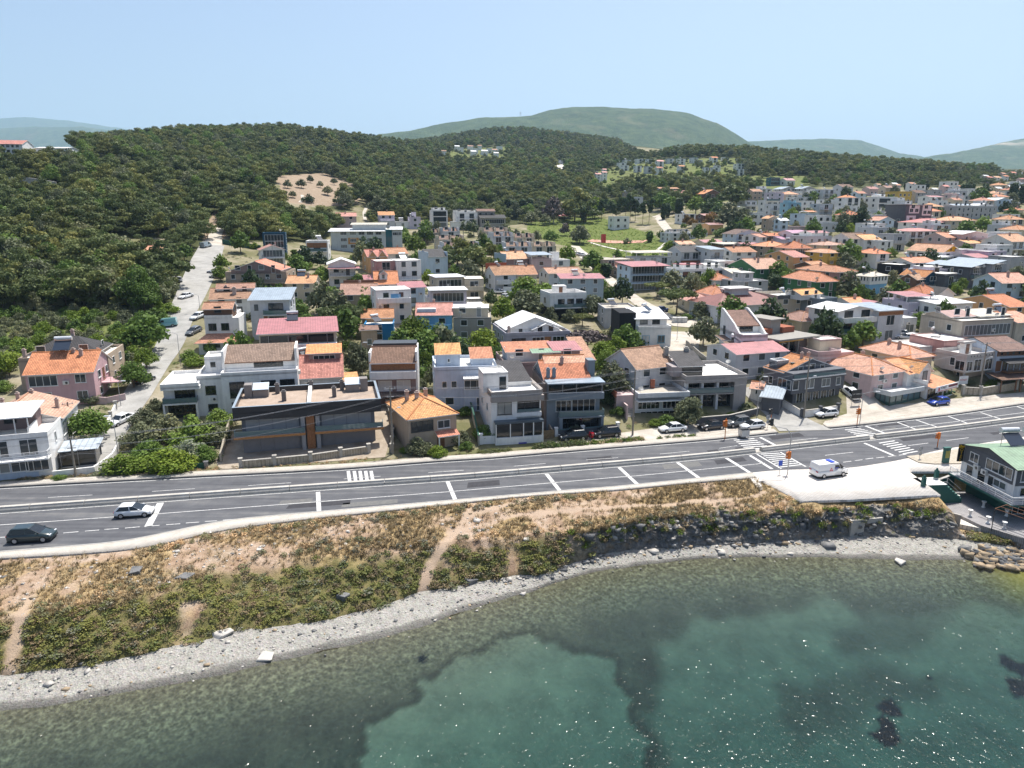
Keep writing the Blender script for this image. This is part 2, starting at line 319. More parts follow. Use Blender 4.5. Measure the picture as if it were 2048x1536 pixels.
sand2=inpoly(wx,wy,W_([(1420,1230),(1560,1225),(1640,1195),(1700,1200),(1720,1235),(1860,1222),(1950,1205),(2048,1215),(2300,1225),(2300,1700),(1340,1700),(1330,1480),(1300,1380),(1330,1270)]))
weed=inpoly(wx,wy,W_([(1560,1340),(1700,1310),(1900,1318),(1950,1335),(1880,1352),(1760,1365),(1690,1400),(1600,1430),(1540,1380)]))|inpoly(wx,wy,W_([(1650,1240),(1880,1232),(1860,1275),(1700,1290)]))
dark=np.zeros(Xs.shape)
for u,v,r in((1786,1377,1.05),(1768,1400,.95),(1782,1414,.9),(2040,1312,1.1),(2048,1345,1.2),(1872,1328,.35),(848,1330,.4)):
 x,y=atz(u,v,-1.4);dark=np.maximum(dark,1-sstep(r*.75,r*1.15,np.hypot(wx-x,wy-y)))
edge=np.zeros(Xs.shape)
sandm=blur(sand1,1)*.95+blur(sand2,6)*.85;sandm=np.clip(sandm-blur(weed,6)*.6,0,1)
rim=np.clip(blur(sand1,5)*(1-blur(sand1,1))*4,0,1)
shal=1-sstep(2.5,9.0,Wl(Xs)-Ys_+(fbm(Xs/3,Ys_/3,66)-.5)*4)
yel=sstep(48,58,Xs)*shal
t=NT('seabed_mix');g=t.geo();P=g['Position'];n1=t.noise(2.2,6,.75,P);n2=t.noise(.35,5,.65,P);vo=t.n('ShaderNodeTexVoronoi');vo.inputs['Scale'].default_value=3.2;t.l(P,vo.inputs['Vector'])
peb=t.mix(.5,t.ramp(n1,[(.3,(.05,.042,.03)),(.5,(.11,.095,.066)),(.7,(.25,.225,.15))]),vo.outputs['Distance'],'SOFT_LIGHT')
wd=t.ramp(t.math('ADD',t.math('MULTIPLY',n1,.5),t.math('MULTIPLY',n2,.5)),[(.3,(.035,.03,.024)),(.5,(.07,.06,.046)),(.7,(.115,.098,.072))])
sd_=t.ramp(t.math('ADD',t.math('MULTIPLY',n1,.3),t.math('MULTIPLY',n2,.7)),[(.3,(.1,.098,.074)),(.5,(.155,.152,.115)),(.7,(.215,.21,.155))])
a1=t.attr('mask1');s1=t.n('ShaderNodeSeparateColor');t.l(a1['Color'],s1.inputs[0]);a2=t.attr('mask2');s2=t.n('ShaderNodeSeparateColor');t.l(a2['Color'],s2.inputs[0])
c=t.mix(s1.outputs[0],wd,sd_);c=t.mix(s1.outputs[1],c,peb);c=t.mix(t.math('MULTIPLY',s2.outputs[0],.8),c,(.33,.25,.02));c=t.mix(s1.outputs[2],c,(.006,.009,.012));c=t.mix(t.math('MULTIPLY',s2.outputs[1],.55),c,(.02,.016,.012))
t.bsdf(c,.95,.1,normal=t.bump(n1,.4,.15));M_BED=t.m
me=npmesh('seabed',np.stack([Xs,Ys_,Zs],-1).reshape(-1,3),gridfaces(170,NC),M_BED,True)
cattr(me,'mask1',np.stack([sandm,shal,dark],-1));cattr(me,'mask2',np.stack([yel,rim,0*yel],-1));tag(link('seabed',me),kind='structure')
t=NT('shingle');g=t.geo();P=g['Position'];vo=t.n('ShaderNodeTexVoronoi');vo.inputs['Scale'].default_value=6;t.l(P,vo.inputs['Vector']);n1=t.noise(1.3,6,.75,P);n2=t.noise(9,4,.8,P)
c=t.ramp(n1,[(.28,(.18,.172,.155)),(.5,(.26,.25,.226)),(.7,(.33,.315,.285))]);c=t.mix(.55,c,t.ramp(n2,[(.3,.25),(.5,.5),(.72,.85)]),'OVERLAY');hs=t.n('ShaderNodeHueSaturation');hs.inputs['Saturation'].default_value=.18;t.l(vo.outputs['Color'],hs.inputs['Color']);c=t.mix(.35,c,hs.outputs[0],'SOFT_LIGHT')
wet=t.ramp(t.attr('up')['Fac'],[(.02,.36),(.16,.55),(.24,1.)]);c=t.mix(1,c,wet,'MULTIPLY');t.bsdf(c,.85,.25,normal=t.bump(vo.outputs['Distance'],.7,.1));M_SH=t.m
Xb=np.broadcast_to(CX[None],Yb.shape);me=npmesh('beach',np.stack([Xb,Yb,Zb],-1).reshape(-1,3),gridfaces(22,NC),M_SH,True)
fattr(me,'up',kb+(fbm(Xb/2,Yb/2,71)-.5)*.16);tag(link('beach',me),kind='structure')
path=np.zeros(Ybk.shape)
for pts,wd_ in(([(1060,1010),(935,1040),(905,1090),(872,1115),(850,1160),(840,1185)],.45),([(900,1085),(960,1055),(1050,1035),(1240,1020),(1400,1007),(1500,1000),(1530,995)],.4),([(945,1020),(920,1060),(895,1095)],.5),([(70,1240),(45,1290),(10,1340)],.45)):
 wpt=[np.array(atz(u,v,3.6 if v<1080 else(2.6 if v<1150 else 1.4)))for u,v in pts]
 for p,q in zip(wpt[:-1],wpt[1:]):
  d=q-p;L=(d**2).sum();k=np.clip(((Xbk-p[0])*d[0]+(Ybk-p[1])*d[1])/L,0,1)
  path=np.maximum(path,1-sstep(wd_*.6,wd_*1.5,np.hypot(Xbk-p[0]-k*d[0],Ybk-p[1]-k*d[1])+(fbm(Xbk*.8,Ybk*.8,81)-.5)*.8))
vegn=fbm(Xbk/3.2,Ybk/3.2,82,5)
kfull=np.r_[kk+0*Yk,1+kt[1:]+0*Yt[1:]]
vegm=np.clip(sstep(.43,.6,vegn+.24*(1-sstep(.55,1.12,kfull)))*(1-.97*cliff[None])*(1-sstep(.75,1.1,kfull+(fbm(Xbk/5,Ybk/5,88)-.5)*.7))+.15*sstep(.58,.72,vegn)*(1-cliff[None]),0,1)*(1-path)
rockm=cliff[None]*(1-sstep(.8,1.02,kfull+(fbm(Xbk/1.5,Ybk/1.5,84)-.5)*.35))+.0*Ybk
straw=sstep(.42,.6,fbm(Xbk/4,Ybk/4,85)+.16*sstep(6,14,Xbk))
t=NT('bank_soil');g=t.geo();P=g['Position'];n1=t.noise(1.6,6,.75,P);n2=t.noise(7,4,.75,P);n3=t.noise(.5,5,.7,P)
soil=t.mix(.5,t.ramp(n3,[(.3,(.23,.15,.1)),(.5,(.36,.26,.185)),(.72,(.5,.41,.33))]),t.ramp(n2,[(.3,.2),(.5,.5),(.7,.8)]),'OVERLAY')
stc=t.mix(.5,t.ramp(n1,[(.3,(.24,.16,.075)),(.55,(.4,.295,.155)),(.75,(.5,.4,.24))]),t.ramp(n2,[(.3,.2),(.5,.5),(.7,.8)]),'OVERLAY')
vg_=t.mix(.5,t.ramp(n1,[(.3,(.08,.08,.033)),(.5,(.15,.14,.055)),(.7,(.24,.185,.095))]),t.ramp(n2,[(.3,.25),(.5,.5),(.7,.8)]),'OVERLAY')
vr=t.n('ShaderNodeTexVoronoi');vr.inputs['Scale'].default_value=1.7;vr.inputs['Randomness'].default_value=1;t.l(P,vr.inputs['Vector'])
rk=t.mix(.5,t.ramp(n1,[(.3,(.1,.102,.105)),(.5,(.19,.188,.18)),(.7,(.31,.285,.25))]),t.ramp(n2,[(.3,.2),(.5,.5),(.7,.8)]),'OVERLAY');rk=t.mix(t.ramp(n3,[(.5,0.),(.65,.8)]),rk,(.24,.185,.13))
a1=t.attr('bank');s1=t.n('ShaderNodeSeparateColor');t.l(a1['Color'],s1.inputs[0]);pa=t.attr('path')['Fac']
c=t.mix(s1.outputs[2],soil,stc);c=t.mix(s1.outputs[0],c,vg_);c=t.mix(s1.outputs[1],c,rk);c=t.mix(t.math('MULTIPLY',pa,.85),c,(.42,.32,.24))
hgt=t.math('ADD',t.math('MULTIPLY',n2,.35),t.math('MULTIPLY',t.math('MULTIPLY',vr.outputs['Distance'],s1.outputs[1]),1.6))
t.bsdf(c,.95,.1,normal=t.bump(hgt,.8,.35));M_BANK=t.m
me=npmesh('coastal_bank',np.stack([Xbk,Ybk,Zbk],-1).reshape(-1,3),gridfaces(*Ybk.shape),M_BANK,False)
cattr(me,'bank',np.stack([vegm,np.clip(rockm,0,1),straw],-1));fattr(me,'path',path);tag(link('coastal_bank',me),kind='structure')
BANKZ=(Xbk,Ybk,Zbk,vegm,rockm,path,kfull,straw)
def zbank(x,y):
 i=int(np.clip(round((x-CX[0])/.27),0,NC-1));return float(np.interp(y,np.r_[Yb[:,i],Ybk[1:,i]],np.r_[Zb[:,i],Zbk[1:,i]]))
t=NT('sea_water');g=t.geo();P=g['Position']
mp=t.n('ShaderNodeMapping');mp.inputs['Scale'].default_value=(1.25,.75,1);mp.inputs['Rotation'].default_value=(0,0,math.radians(-24));t.l(P,mp.inputs[0])
w1=t.noise(2.5,2.0,.5,mp.outputs[0],.4);w2=t.noise(.5,3,.5,mp.outputs[0],.2)
h=t.math('ADD',t.math('MULTIPLY',w1,.7),t.math('MULTIPLY',w2,1.0));b=t.bump(h,1.0,.145)
fr=t.n('ShaderNodeFresnel');fr.inputs[0].default_value=1.33;t.l(b,fr.inputs['Normal'])
gl=t.n('ShaderNodeBsdfGlossy');gl.inputs['Roughness'].default_value=.16;t.l(b,gl.inputs['Normal']);tr=t.n('ShaderNodeBsdfTransparent');tr.inputs[0].default_value=(.9,.97,.96,1)
mx=t.n('ShaderNodeMixShader');t.l(fr.outputs[0],mx.inputs[0]);t.l(tr.outputs[0],mx.inputs[1]);t.l(gl.outputs[0],mx.inputs[2]);t.l(mx.outputs[0],t.o.inputs[0])
va=t.n('ShaderNodeVolumeAbsorption');va.inputs['Color'].default_value=(.26,.64,.68,1);va.inputs['Density'].default_value=.26;t.l(va.outputs[0],t.o.inputs['Volume'])
mb=MB();mb.box(-260,260,-60,92,-7,0)
sea=mb.build('sea',t.m);tag(sea,kind='structure')
t=NT('hill_forest');g=t.geo();P=g['Position'];n1=t.noise(.018,7,.75,P);n2=t.noise(.006,5,.6,P);nb=t.noise(.06,5,.8,P)
c=t.ramp(n1,[(.32,(.03,.05,.02)),(.5,(.058,.088,.034)),(.68,(.1,.13,.05))]);c=t.mix(t.ramp(n2,[(.56,0.),(.72,.5)]),c,(.2,.17,.11));c=t.mix(t.math('MULTIPLY',t.attr('bare')['Fac'],.8),c,(.5,.42,.33))
t.bsdf(c,.95,.1,normal=t.bump(nb,1.0,9));M_HILL=t.m
def hill(name,D,depth,crest,foot=None,seed=0,bare=None):
 us=np.linspace(crest[0][0]-30,crest[-1][0]+30,260);vs_=np.interp(us,[p[0]for p in crest],[p[1]for p in crest])
 vs_=vs_+(fbm(us/18,us*0,seed,5)-.5)*1.6
 X=(us-1024)/F*D/(CP+(768-300)/F*SP)
 zc=np.array([atY(u,v,D)[2]for u,v in zip(us,vs_)]);zb=np.array([atY(u,foot or 345,D)[2]for u in us])-80
 n=70;k=np.linspace(-1,.6,n)[:,None];prof=np.where(k<0,np.cos(k*np.pi/2)**1.1,np.cos(np.clip(k,0,1)*np.pi/2))
 Y=D+k*depth+0*X[None];S=Y/D;Xn=X[None]*S
 Z=zb[None]+(zc-zb)[None]*prof+(fbm(Xn/(depth*.22),Y/(depth*.22),seed+5,5)-.5)*depth*.045*np.sin(np.clip(-k,0,1)*np.pi)
 me=npmesh(name,np.stack([Xn,Y,Z],-1).reshape(-1,3),gridfaces(n,260),M_HILL,True)
 fattr(me,'bare',bare(Xn,Y,Z,us)if bare else 0*Z);return tag(link(name,me),kind='structure')
hill('hill',4000,1300,[(560,330),(700,295),(760,272),(850,262),(960,243),(1060,238),(1100,227),(1160,221),(1200,219),(1300,222),(1370,233),(1430,252),(1480,282),(1540,318),(1620,345)],seed=301)
hill('hill',6500,1500,[(1380,330),(1440,300),(1490,289),(1560,283),(1650,281),(1720,284),(1760,296),(1800,309),(1850,318),(1900,340)],seed=311)
hill('hill',5200,1300,[(1760,345),(1830,322),(1870,314),(1900,310),(1960,297),(2000,288),(2048,280),(2130,270),(2300,285)],seed=321,bare=lambda X,Y,Z,us:sstep(.5,.62,fbm(X/220,Z/60,331))*sstep(1960,2010,us)[None]*sstep(-.55,-.2,(Y-5200)/1300))
hill('mountain',11500,2500,[(-300,262),(-120,250),(0,241),(60,238),(120,242),(160,246),(200,252),(260,262),(330,273),(430,280)],seed=341)
hill('mountain',8000,1500,[(-300,262),(0,258),(80,255),(110,258),(170,256),(240,265),(300,276)],seed=351)
t=NT('asphalt');g=t.geo();P=g['Position'];n1=t.noise(.5,6,.7,P);n2=t.noise(22,3,.8,P)
mp=t.n('ShaderNodeMapping');mp.inputs['Rotation'].default_value=(0,0,math.radians(-12));mp.inputs['Scale'].default_value=(.05,1.1,1);t.l(P,mp.inputs[0]);n3=t.noise(1.0,4,.6,mp.outputs[0])
c=t.mix(.5,t.ramp(t.math('ADD',t.math('MULTIPLY',n1,.35),t.math('MULTIPLY',n3,.65)),[(.3,(.046,.048,.055)),(.45,(.075,.077,.086)),(.56,(.1,.102,.11)),(.68,(.16,.158,.155))]),t.ramp(n2,[(.3,.35),(.7,.65)]),'OVERLAY')
t.bsdf(c,.8,.3,normal=t.bump(n2,.3,.02));M_ASPH=t.m
def dusty(name,c1,c2,scale=.8,rough=.9,brick=None):
 t=NT(name);g=t.geo();P=g['Position'];n1=t.noise(scale,6,.7,P);n2=t.noise(11,4,.7,P)
 c=t.mix(.4,t.ramp(n1,[(.3,c1),(.7,c2)]),t.ramp(n2,[(.3,.3),(.7,.7)]),'OVERLAY')
 if brick:
  b=t.n('ShaderNodeTexBrick');b.inputs['Scale'].default_value=1/brick;b.inputs['Color1'].default_value=(.86,.86,.86,1);b.inputs['Color2'].default_value=(1,1,1,1);b.inputs['Mortar'].default_value=(.6,.6,.6,1);b.inputs['Mortar Size'].default_value=.03;t.l(P,b.inputs[0]);c=t.mix(1,c,b.outputs[0],'MULTIPLY')
 t.bsdf(c,rough,.15,normal=t.bump(n2,.25,.03));return t.m
M_PAVE=dusty('paving',(.46,.42,.37),(.6,.56,.5),.7,brick=.5);M_PLAZA=dusty('plaza_paving',(.62,.57,.51),(.76,.72,.67),.45,brick=1.0)
M_YARD=dusty('dusty_concrete',(.34,.3,.25),(.55,.51,.45),.35);M_STREET=dusty('worn_asphalt',(.24,.235,.22),(.4,.39,.37),.3);M_KERB=dusty('kerb_stone',(.3,.29,.27),(.42,.41,.39),1.5)
M_CONC=dusty('concrete',(.33,.31,.28),(.47,.45,.41),1.2);M_KERBSHADE=dusty('kerb_shade',(.1,.1,.1),(.16,.155,.15),1.5)  # far kerb: its shadow line is put into the dark colour
t=NT('road_paint');g=t.geo();n=t.noise(3.5,5,.8,g['Position']);t.bsdf(t.ramp(n,[(.3,(.2,.2,.2)),(.46,(.5,.5,.49)),(.66,(.72,.72,.7))]),.6,.3);M_PAINT=t.m
def strip(name,fa,fb,z,xs,mat,skirt=None):
 """sheet between two shore-parallel lines, optional vertical skirt depth on both edges"""
 V=[];xs=np.asarray(xs);ya=fa(xs);yb=fb(xs)
 rows_=[np.c_[xs,ya,0*xs+z],np.c_[xs,yb,0*xs+z]]
 if skirt:rows_=[np.c_[xs,ya,0*xs+z-skirt]]+rows_+[np.c_[xs,yb,0*xs+z-skirt]]
 return link(name,npmesh(name,np.concatenate(rows_),gridfaces(len(rows_),len(xs)),mat))
XS=np.arange(-150,170,1.)
tag(strip('road',lambda X:NK(X)-.02,lambda X:FK(X)+.02,ZR,XS,M_ASPH),kind='structure')
mx0,mx1=atz(1556,866)[0],atz(1655,856)[0]
for a,b in((-150,mx0),(mx1,170)):
 xs=np.arange(a,b+.01,(b-a)/round(b-a))
 tag(strip('kerb',lambda X:FK(X),lambda X:FK(X)+.22,ZR+.14,xs,M_KERBSHADE,.16),kind='structure')
 tag(strip('pavement',lambda X:FK(X)+.22,lambda X:FK(X)+2.0,ZR+.13,xs,M_PAVE,.2),kind='structure')
tag(strip('kerb',lambda X:NK(X)-.22,lambda X:NK(X),ZR+.13,np.arange(-150,atz(1505,946)[0],1.),M_KERB,.16),kind='structure')
tag(strip('pavement',lambda X:np.minimum(Sd(X),NK(X)-.6),lambda X:NK(X)-.22,ZR+.12,np.arange(-150,atz(1505,946)[0],1.),M_PAVE,.25),kind='structure')
xs=np.arange(atz(1497,955)[0],80,.5)
tag(strip('plaza',lambda X:np.where(X>51.5,np.minimum(86.8,NK(X)-.5),np.maximum(PlzE(X),Br(X)+.1)),lambda X:NK(X)-.01,ZR+.05,xs,M_PLAZA,.3),kind='structure')
mb=MB()
isl=[atz(u,v,ZR+.12)for u,v in((1813,913),(1838,925),(1870,928),(1925,927),(1990,921),(2048,914),(2048,880),(1911,899),(1870,906))]
mb.prism(isl,ZR,ZR+.17,0);tag(mb.build('kerb_island',dusty('gravel_island',(.3,.26,.2),(.48,.43,.36),2)),kind='structure')
def ribbon(mb,pts,w,z=ZR+.012,flat=None):
 """painted line of width w through world points"""
 pts=[np.array(p[:2])for p in pts];L=[];R=[]
 for i,p in enumerate(pts):
  d=pts[min(i+1,len(pts)-1)]-pts[max(i-1,0)];d=d/np.hypot(*d);n=np.array([-d[1],d[0]])*w/2;L.append(p+n);R.append(p-n)
 for i in range(len(pts)-1):
  mb.quad([(*R[i],z),(*R[i+1],z),(*L[i+1],z),(*L[i],z)])
mk=MB()
long_=lambda f,a,b,w=.13:ribbon(mk,[(x,float(f(x)))for x in np.arange(a,b,2.)],w)
long_(lambda X:FK(X)-.35,-150,mx0);long_(lambda X:FK(X)-.35,mx1,170)
long_(lambda X:MD(X)-.22,-150,170)
long_(lambda X:MD(X)+1.35,-150,170)
def pl(c,*P,w=.13):ribbon(mk,[atz(*px(c,x,y))for x,y in P],w)
for a in(((385,1420),(740,1400)),((1215,1372),(1560,1350))):pl('A',*a,w=.11)
for a in(((225,1325),(570,1302)),((990,1272),(1285,1250)),((1665,1222),(1950,1202))):pl('B',*a,w=.11)
for a in(((510,1250),(765,1228)),((1090,1200),(1345,1182)),((1680,1152),(1915,1130))):pl('C',*a,w=.11)
pl('U',(190,990),(560,935),w=.1);pl('D',(740,1285),(940,1265),w=.11)
pl('N',(-300,1072),(0,1050),(227,1034),(317,1027.5),(631,1004),(891,984),(1240,954),(1275,951.5),(1515,928),(1530,926))
for a in(((1000,1403),(1225,1378)),((1665,1325),(1825,1305))):pl('D',*a)
for a in(((1425,1045),(1605,1022)),((1850,988),(2040,962))):pl('E',*a)
pl('E',(905,965),(1500,893),(2048,820),(2600,745))
for a in(((0,463),(45,461)),((335,440),(415,433)),((450,430),(525,424)),((553,421),(628,416)),((663,414),(740,407)),((775,404),(845,399)),((880,396),(955,391)),((985,387),(1055,382)),((1085,379),(1150,375)),((1180,372),(1250,367)),((1280,363),(1350,358)),((1380,356),(1440,351))):pl('P',*a)
for a in(((1145,1458),(1210,1450)),((1240,1445),(1300,1438)),((1325,1433),(1385,1425)),((1410,1423),(1475,1417)),((1505,1413),(1565,1405)),((1590,1402),(1650,1395))):pl('D',*a,w=.16)
def barq(a,b,w=.55):ribbon(mk,[atz(*a),atz(*b)],w)
barq((321,1006),(296,1053),.75)
for a,b in(((636,984),(638,1024)),((895,963),(911,1001)),((1093,948),(1120,982)),((1238.5,935),(1274,968)),((1355,925),(1398,956)),((1452.5,916),(1499,945))):barq(a,b,.5)
barq((1500,911),(1544,938),.45)
barq(px('U',960,1110),px('U',1460,1410),.25);barq(px('U',1440,1070),px('U',1960,1365),.25)
for c,a,b in(('U',(1030,765),(1410,965)),('D',(1315,1165),(1515,1240)),('D',(1315,1305),(1562,1410))):barq(px(c,*a),px(c,*b),.45)
for a,b in(((1570,1135),(1765,1210)),((1730,1120),(1935,1190)),((1985,1090),(2180,1162))):barq(px('D',*a),px('D',*b),.3)
for a,b in(((1700,820),(1900,885)),((1985,770),(2190,840)),((2270,730),(2480,800))):barq(px('E',*a),px('E',*b),.3)
for x0,x1 in((1026,1040),(1074,1088),(1120,1134),(1165,1180),(1209,1226)):barq(px('B',x0,1208),px('B',x1,1306),.42)
def zebra(c,TL,TR,BR,BL,n,fill=.38):
 TL,TR,BR,BL=(np.array(atz(*px(c,*p)))for p in(TL,TR,BR,BL))
 for i in range(n):
  a,b=(i+.25)/n,(i+.25+fill)/n
  q=[TL+(BL-TL)*b,TR+(BR-TR)*b,TR+(BR-TR)*a,TL+(BL-TL)*a];mk.quad([(*p,ZR+.016)for p in q])
zebra('U',(470,810),(880,775),(1270,1000),(760,1030),6);zebra('U',(1020,1095),(1400,1075),(1900,1345),(1460,1400),8)
zebra('V',(60,1250),(310,1225),(640,1345),(330,1385),6);zebra('D',(1420,1300),(1545,1280),(1760,1378),(1640,1400),7)
mk.m=[0]*len(mk.f);tag(mk.build('road_markings',M_PAINT),kind='structure')
pt=MB();rp=random.Random(3)
for i in range(16):
 x=rp.uniform(-58,80);lo,hi=float(NK(x))+1.2,float(MD(x))-1.2
 if i%2:lo,hi=float(MD(x))+2,float(FK(x))-1.2
 y=rp.uniform(lo,hi);a=rp.uniform(.8,3.5);b=rp.uniform(.35,.9);s_=float(MD(x+1)-MD(x));pt.quad([(x-a,y-b-a*s_,ZR+.006),(x+a,y-b+a*s_,ZR+.006),(x+a*.95,y+b+a*s_,ZR+.006),(x-a,y+b-a*s_,ZR+.006)],i%3==0)
tag(pt.build('road_patches',[dusty('patch_dark',(.04,.04,.045),(.06,.06,.066),2),dusty('patch_pale',(.12,.12,.12),(.17,.168,.16),2)]),kind='structure')
M_BAR=dusty('barrier_concrete',(.36,.34,.31),(.5,.48,.44),1.0)
gaps=[(atz(1513,906)[0],atz(1526,904)[0]),(atz(1741.5,880)[0],atz(1753,877)[0])]
runs=[(-110,gaps[0][0]),(gaps[0][1],gaps[1][0]),(gaps[1][1],130)]
mdm=strip('median_strip',lambda X:MD(X)-.02,lambda X:MD(X)+1.2,ZR+.03,np.arange(-150,170,1.),M_CONC,.03);tag(mdm,kind='structure')
nseg=0
for ri,(a,b)in enumerate(runs):
 root=empty('median_barrier',(a,float(MD(a)),ZR))
 tag(root,['long low concrete barrier dividing the road up to the first crossing','low concrete barrier between the two pedestrian crossings','low concrete barrier beyond the second crossing near the hotel'][ri],'barrier','concrete median barriers')
 n=max(1,round((b-a)/5.6));xs=np.linspace(a,b,n+1)
 for i in range(n):
  x0,x1=xs[i]+.03,xs[i+1]-.03;y0,y1=float(MD(x0)),float(MD(x1));d=Vector((x1-x0,y1-y0));nrm=Vector((-d.y,d.x)).normalized()
  mb=MB();prof=[(.12,0),(.12,.22),(.24,.42),(.27,.55),(.78,.55),(.81,.42),(.93,.22),(.93,0)]
  A=[(x0+nrm.x*o-a,y0+nrm.y*o-float(MD(a)),z+.03)for o,z in prof];B=[(x1+nrm.x*o-a,y1+nrm.y*o-float(MD(a)),z+.03)for o,z in prof]
  for k in range(7):mb.quad([A[k],A[k+1],B[k+1],B[k]][::-1])
  mb.quad(A[::-1][::-1]);mb.quad(B[::-1]);mb.build('segment',M_BAR,root)
def draped(name,pts,w,mat,lift=.09,step=1.6,kind='structure'):
 """pts: world xy; w: width or list of widths"""
 P=[np.array(p[:2])for p in pts];ws=w if isinstance(w,(list,tuple))else[w]*len(P);out=[];ww=[]
 for i in range(len(P)-1):
  n=max(2,int(np.hypot(*(P[i+1]-P[i]))/step))
  for k in range(n):out.append(P[i]+(P[i+1]-P[i])*k/n);ww.append(ws[i]+(ws[i+1]-ws[i])*k/n)
 out.append(P[-1]);ww.append(ws[-1]);out=np.array(out);ww=np.array(ww)
 for _ in range(3):out[1:-1]=(out[:-2]+out[1:-1]*2+out[2:])/4
 d=np.gradient(out,axis=0);d/=np.hypot(d[:,0],d[:,1])[:,None];nn=np.c_[-d[:,1],d[:,0]]
 m=7;k=np.linspace(.5,-.5,m);X=out[:,0][:,None]+nn[:,0][:,None]*k*ww[:,None];Y=out[:,1][:,None]+nn[:,1][:,None]*k*ww[:,None];Z=zt(X,Y)+lift
 return tag(link(name,npmesh(name,np.stack([X,Y,Z],-1).reshape(-1,3),gridfaces(len(out),m)[:,::-1],mat,True)),kind=kind)
def gp(*P):return[ground(u,v)[:2]for u,v in P]
STREETS=[]
def street(name,P,w,mat,lift=.09):
 q=gp(*P);STREETS.append((q,w));return draped(name,q,w,mat,lift)
street('street',[(175,945),(215,890),(243,840),(275,790),(312,728),(340,690),(372,610),(395,560),(410,525),(425,490)],[3.2,3.4,3.8,4.6,5.0,5.4,6.6,8,8.5,7.5],M_STREET)
draped('dirt_track',gp((425,490),(432,468),(443,452),(446,440)),[6,4,2.5,2],M_YARD,.07)
street('street',[(1612,862),(1580,838),(1535,806),(1500,775)],[8.5,6.5,5.2,4.8],M_STREET)
street('street',[(1375,760),(1362,690),(1358,664)],[4,7,11],M_YARD);street('street',[(1420,640),(1375,650),(1335,640),(1275,602),(1238,575),(1200,545),(1170,512),(1150,492)],[6,8,6,4,3.6,4,6,4],M_YARD)
draped('path',gp((1180,485),(1225,497),(1265,505),(1270,512)),1.4,M_PLAZA,.1);draped('path',gp((1160,503),(1185,513),(1240,517),(1275,515)),1.5,M_PLAZA,.1)
draped('path',gp((1340,478),(1322,494),(1308,506)),1.4,M_PLAZA,.1)
draped('ball_court',gp((1179,481),(1291,483)),7,plain('court_red',(.5,.27,.2),.9),.12)
street('street',[(1345,470),(1320,440),(1290,408),(1180,400)],[4,5,5,4],M_YARD);street('dirt_track',[(1118,352),(1122,340),(1120,328)],[9,10,6],M_PLAZA,.5)
draped('path',gp((730,440),(728,425),(733,415)),1.6,M_YARD,.1);draped('path',gp((600,405),(606,398),(604,390)),1.6,M_YARD,.1)
street('street',[(2040,640),(1960,628),(1900,620)],6,M_YARD);street('street',[(1835,665),(1795,672),(1760,690)],[6,5,4],M_YARD)
def yard(name,poly,mat,lift=.05):
 q=[np.array(p)for p in gp(*poly)];c=sum(q)/len(q);n=len(q);V=[];R=9
 for r in range(R+1):
  for i in range(n*6):
   a,b=q[i//6],q[(i//6+1)%n];p=a+(b-a)*(i%6)/6;V.append(c+(p-c)*r/R)
 V=np.array(V);Z=zt(V[:,0],V[:,1])+lift;N=n*6;f=[]
 for r in range(R):
  for i in range(N):f.append((r*N+i,r*N+(i+1)%N,(r+1)*N+(i+1)%N,(r+1)*N+i))
 return tag(link(name,npmesh(name,np.c_[V,Z],np.array(f)[:,::-1],mat,True)),kind='structure')
yard('forecourt',[(1640,858),(1715,849),(1860,832),(2048,805),(2048,785),(1930,795),(1840,815),(1740,830),(1650,842)],M_YARD)
yard('forecourt',[(1095,905),(1280,890),(1540,866),(1545,845),(1400,848),(1320,855),(1200,872),(1100,885)],M_YARD,.05)
yard('yard',[(440,940),(770,915),(790,830),(765,800),(460,870),(430,920)],dusty('bare_soil',(.25,.2,.15),(.42,.36,.29),.5),.06)
yard('forecourt',[(1692,772),(1738,780),(1765,812),(1840,806),(1870,800),(1925,797),(1860,824),(1760,838),(1690,848),(1655,850),(1668,836),(1694,828)],M_YARD,.07)
C=dict(w=(.78,.77,.75),ow=(.68,.65,.59),be=(.5,.45,.37),gy=(.42,.42,.43),lg=(.58,.59,.61),dg=(.115,.12,.132),bg=(.2,.235,.27),pk=(.58,.44,.43),pk2=(.55,.36,.38),sp=(.46,.27,.25),lil=(.57,.52,.6),bl=(.2,.42,.62),bgy=(.38,.45,.5),sky=(.32,.52,.62),db=(.02,.07,.12),blu=(.03,.2,.42),gr=(.06,.17,.08),yl=(.62,.42,.1),or_=(.62,.36,.18),br=(.17,.1,.07),bk=(.022,.023,.026),cr=(.6,.52,.4),con=(.3,.285,.26),bri=(.34,.12,.07),pb=(.47,.54,.64),mv=(.3,.22,.21),teal=(.05,.16,.2),rd=(.42,.1,.1),paleb=(.55,.65,.74),tan=(.44,.35,.27),wd=(.22,.08,.045))
TERRA=(.66,.285,.13);TERRA2=(.58,.265,.15);SALM=(.58,.24,.17);OLDT=(.5,.275,.175);BRT=(.24,.14,.105);DKT=(.075,.072,.075);REDM=(.4,.16,.165);GRM=(.3,.36,.42);WHM=(.76,.76,.76);CRM=(.56,.5,.4);GNM=(.22,.33,.22);DKR=(.22,.075,.06)
def roofmat(r):
 if r in(TERRA,TERRA2,SALM,OLDT,BRT):return tiles(r)
 if r in(DKT,):return tiles(r,var=.15,rough=.75)
 return metalroof(r)
M_FRW=plain('window_frame_white',(.72,.72,.71),.4);M_FRD=plain('window_frame_dark',(.05,.052,.056),.4);M_FRB=plain('window_frame_brown',(.16,.07,.035),.5)
t=NT('window_glass');oi=t.n('ShaderNodeObjectInfo');r=oi.outputs['Random']
t.bsdf(t.ramp(r,[(0,(.012,.018,.022)),(.55,(.03,.042,.05)),(.8,(.1,.115,.12)),(1,(.24,.25,.24))]),.06,.6);M_GL=t.m
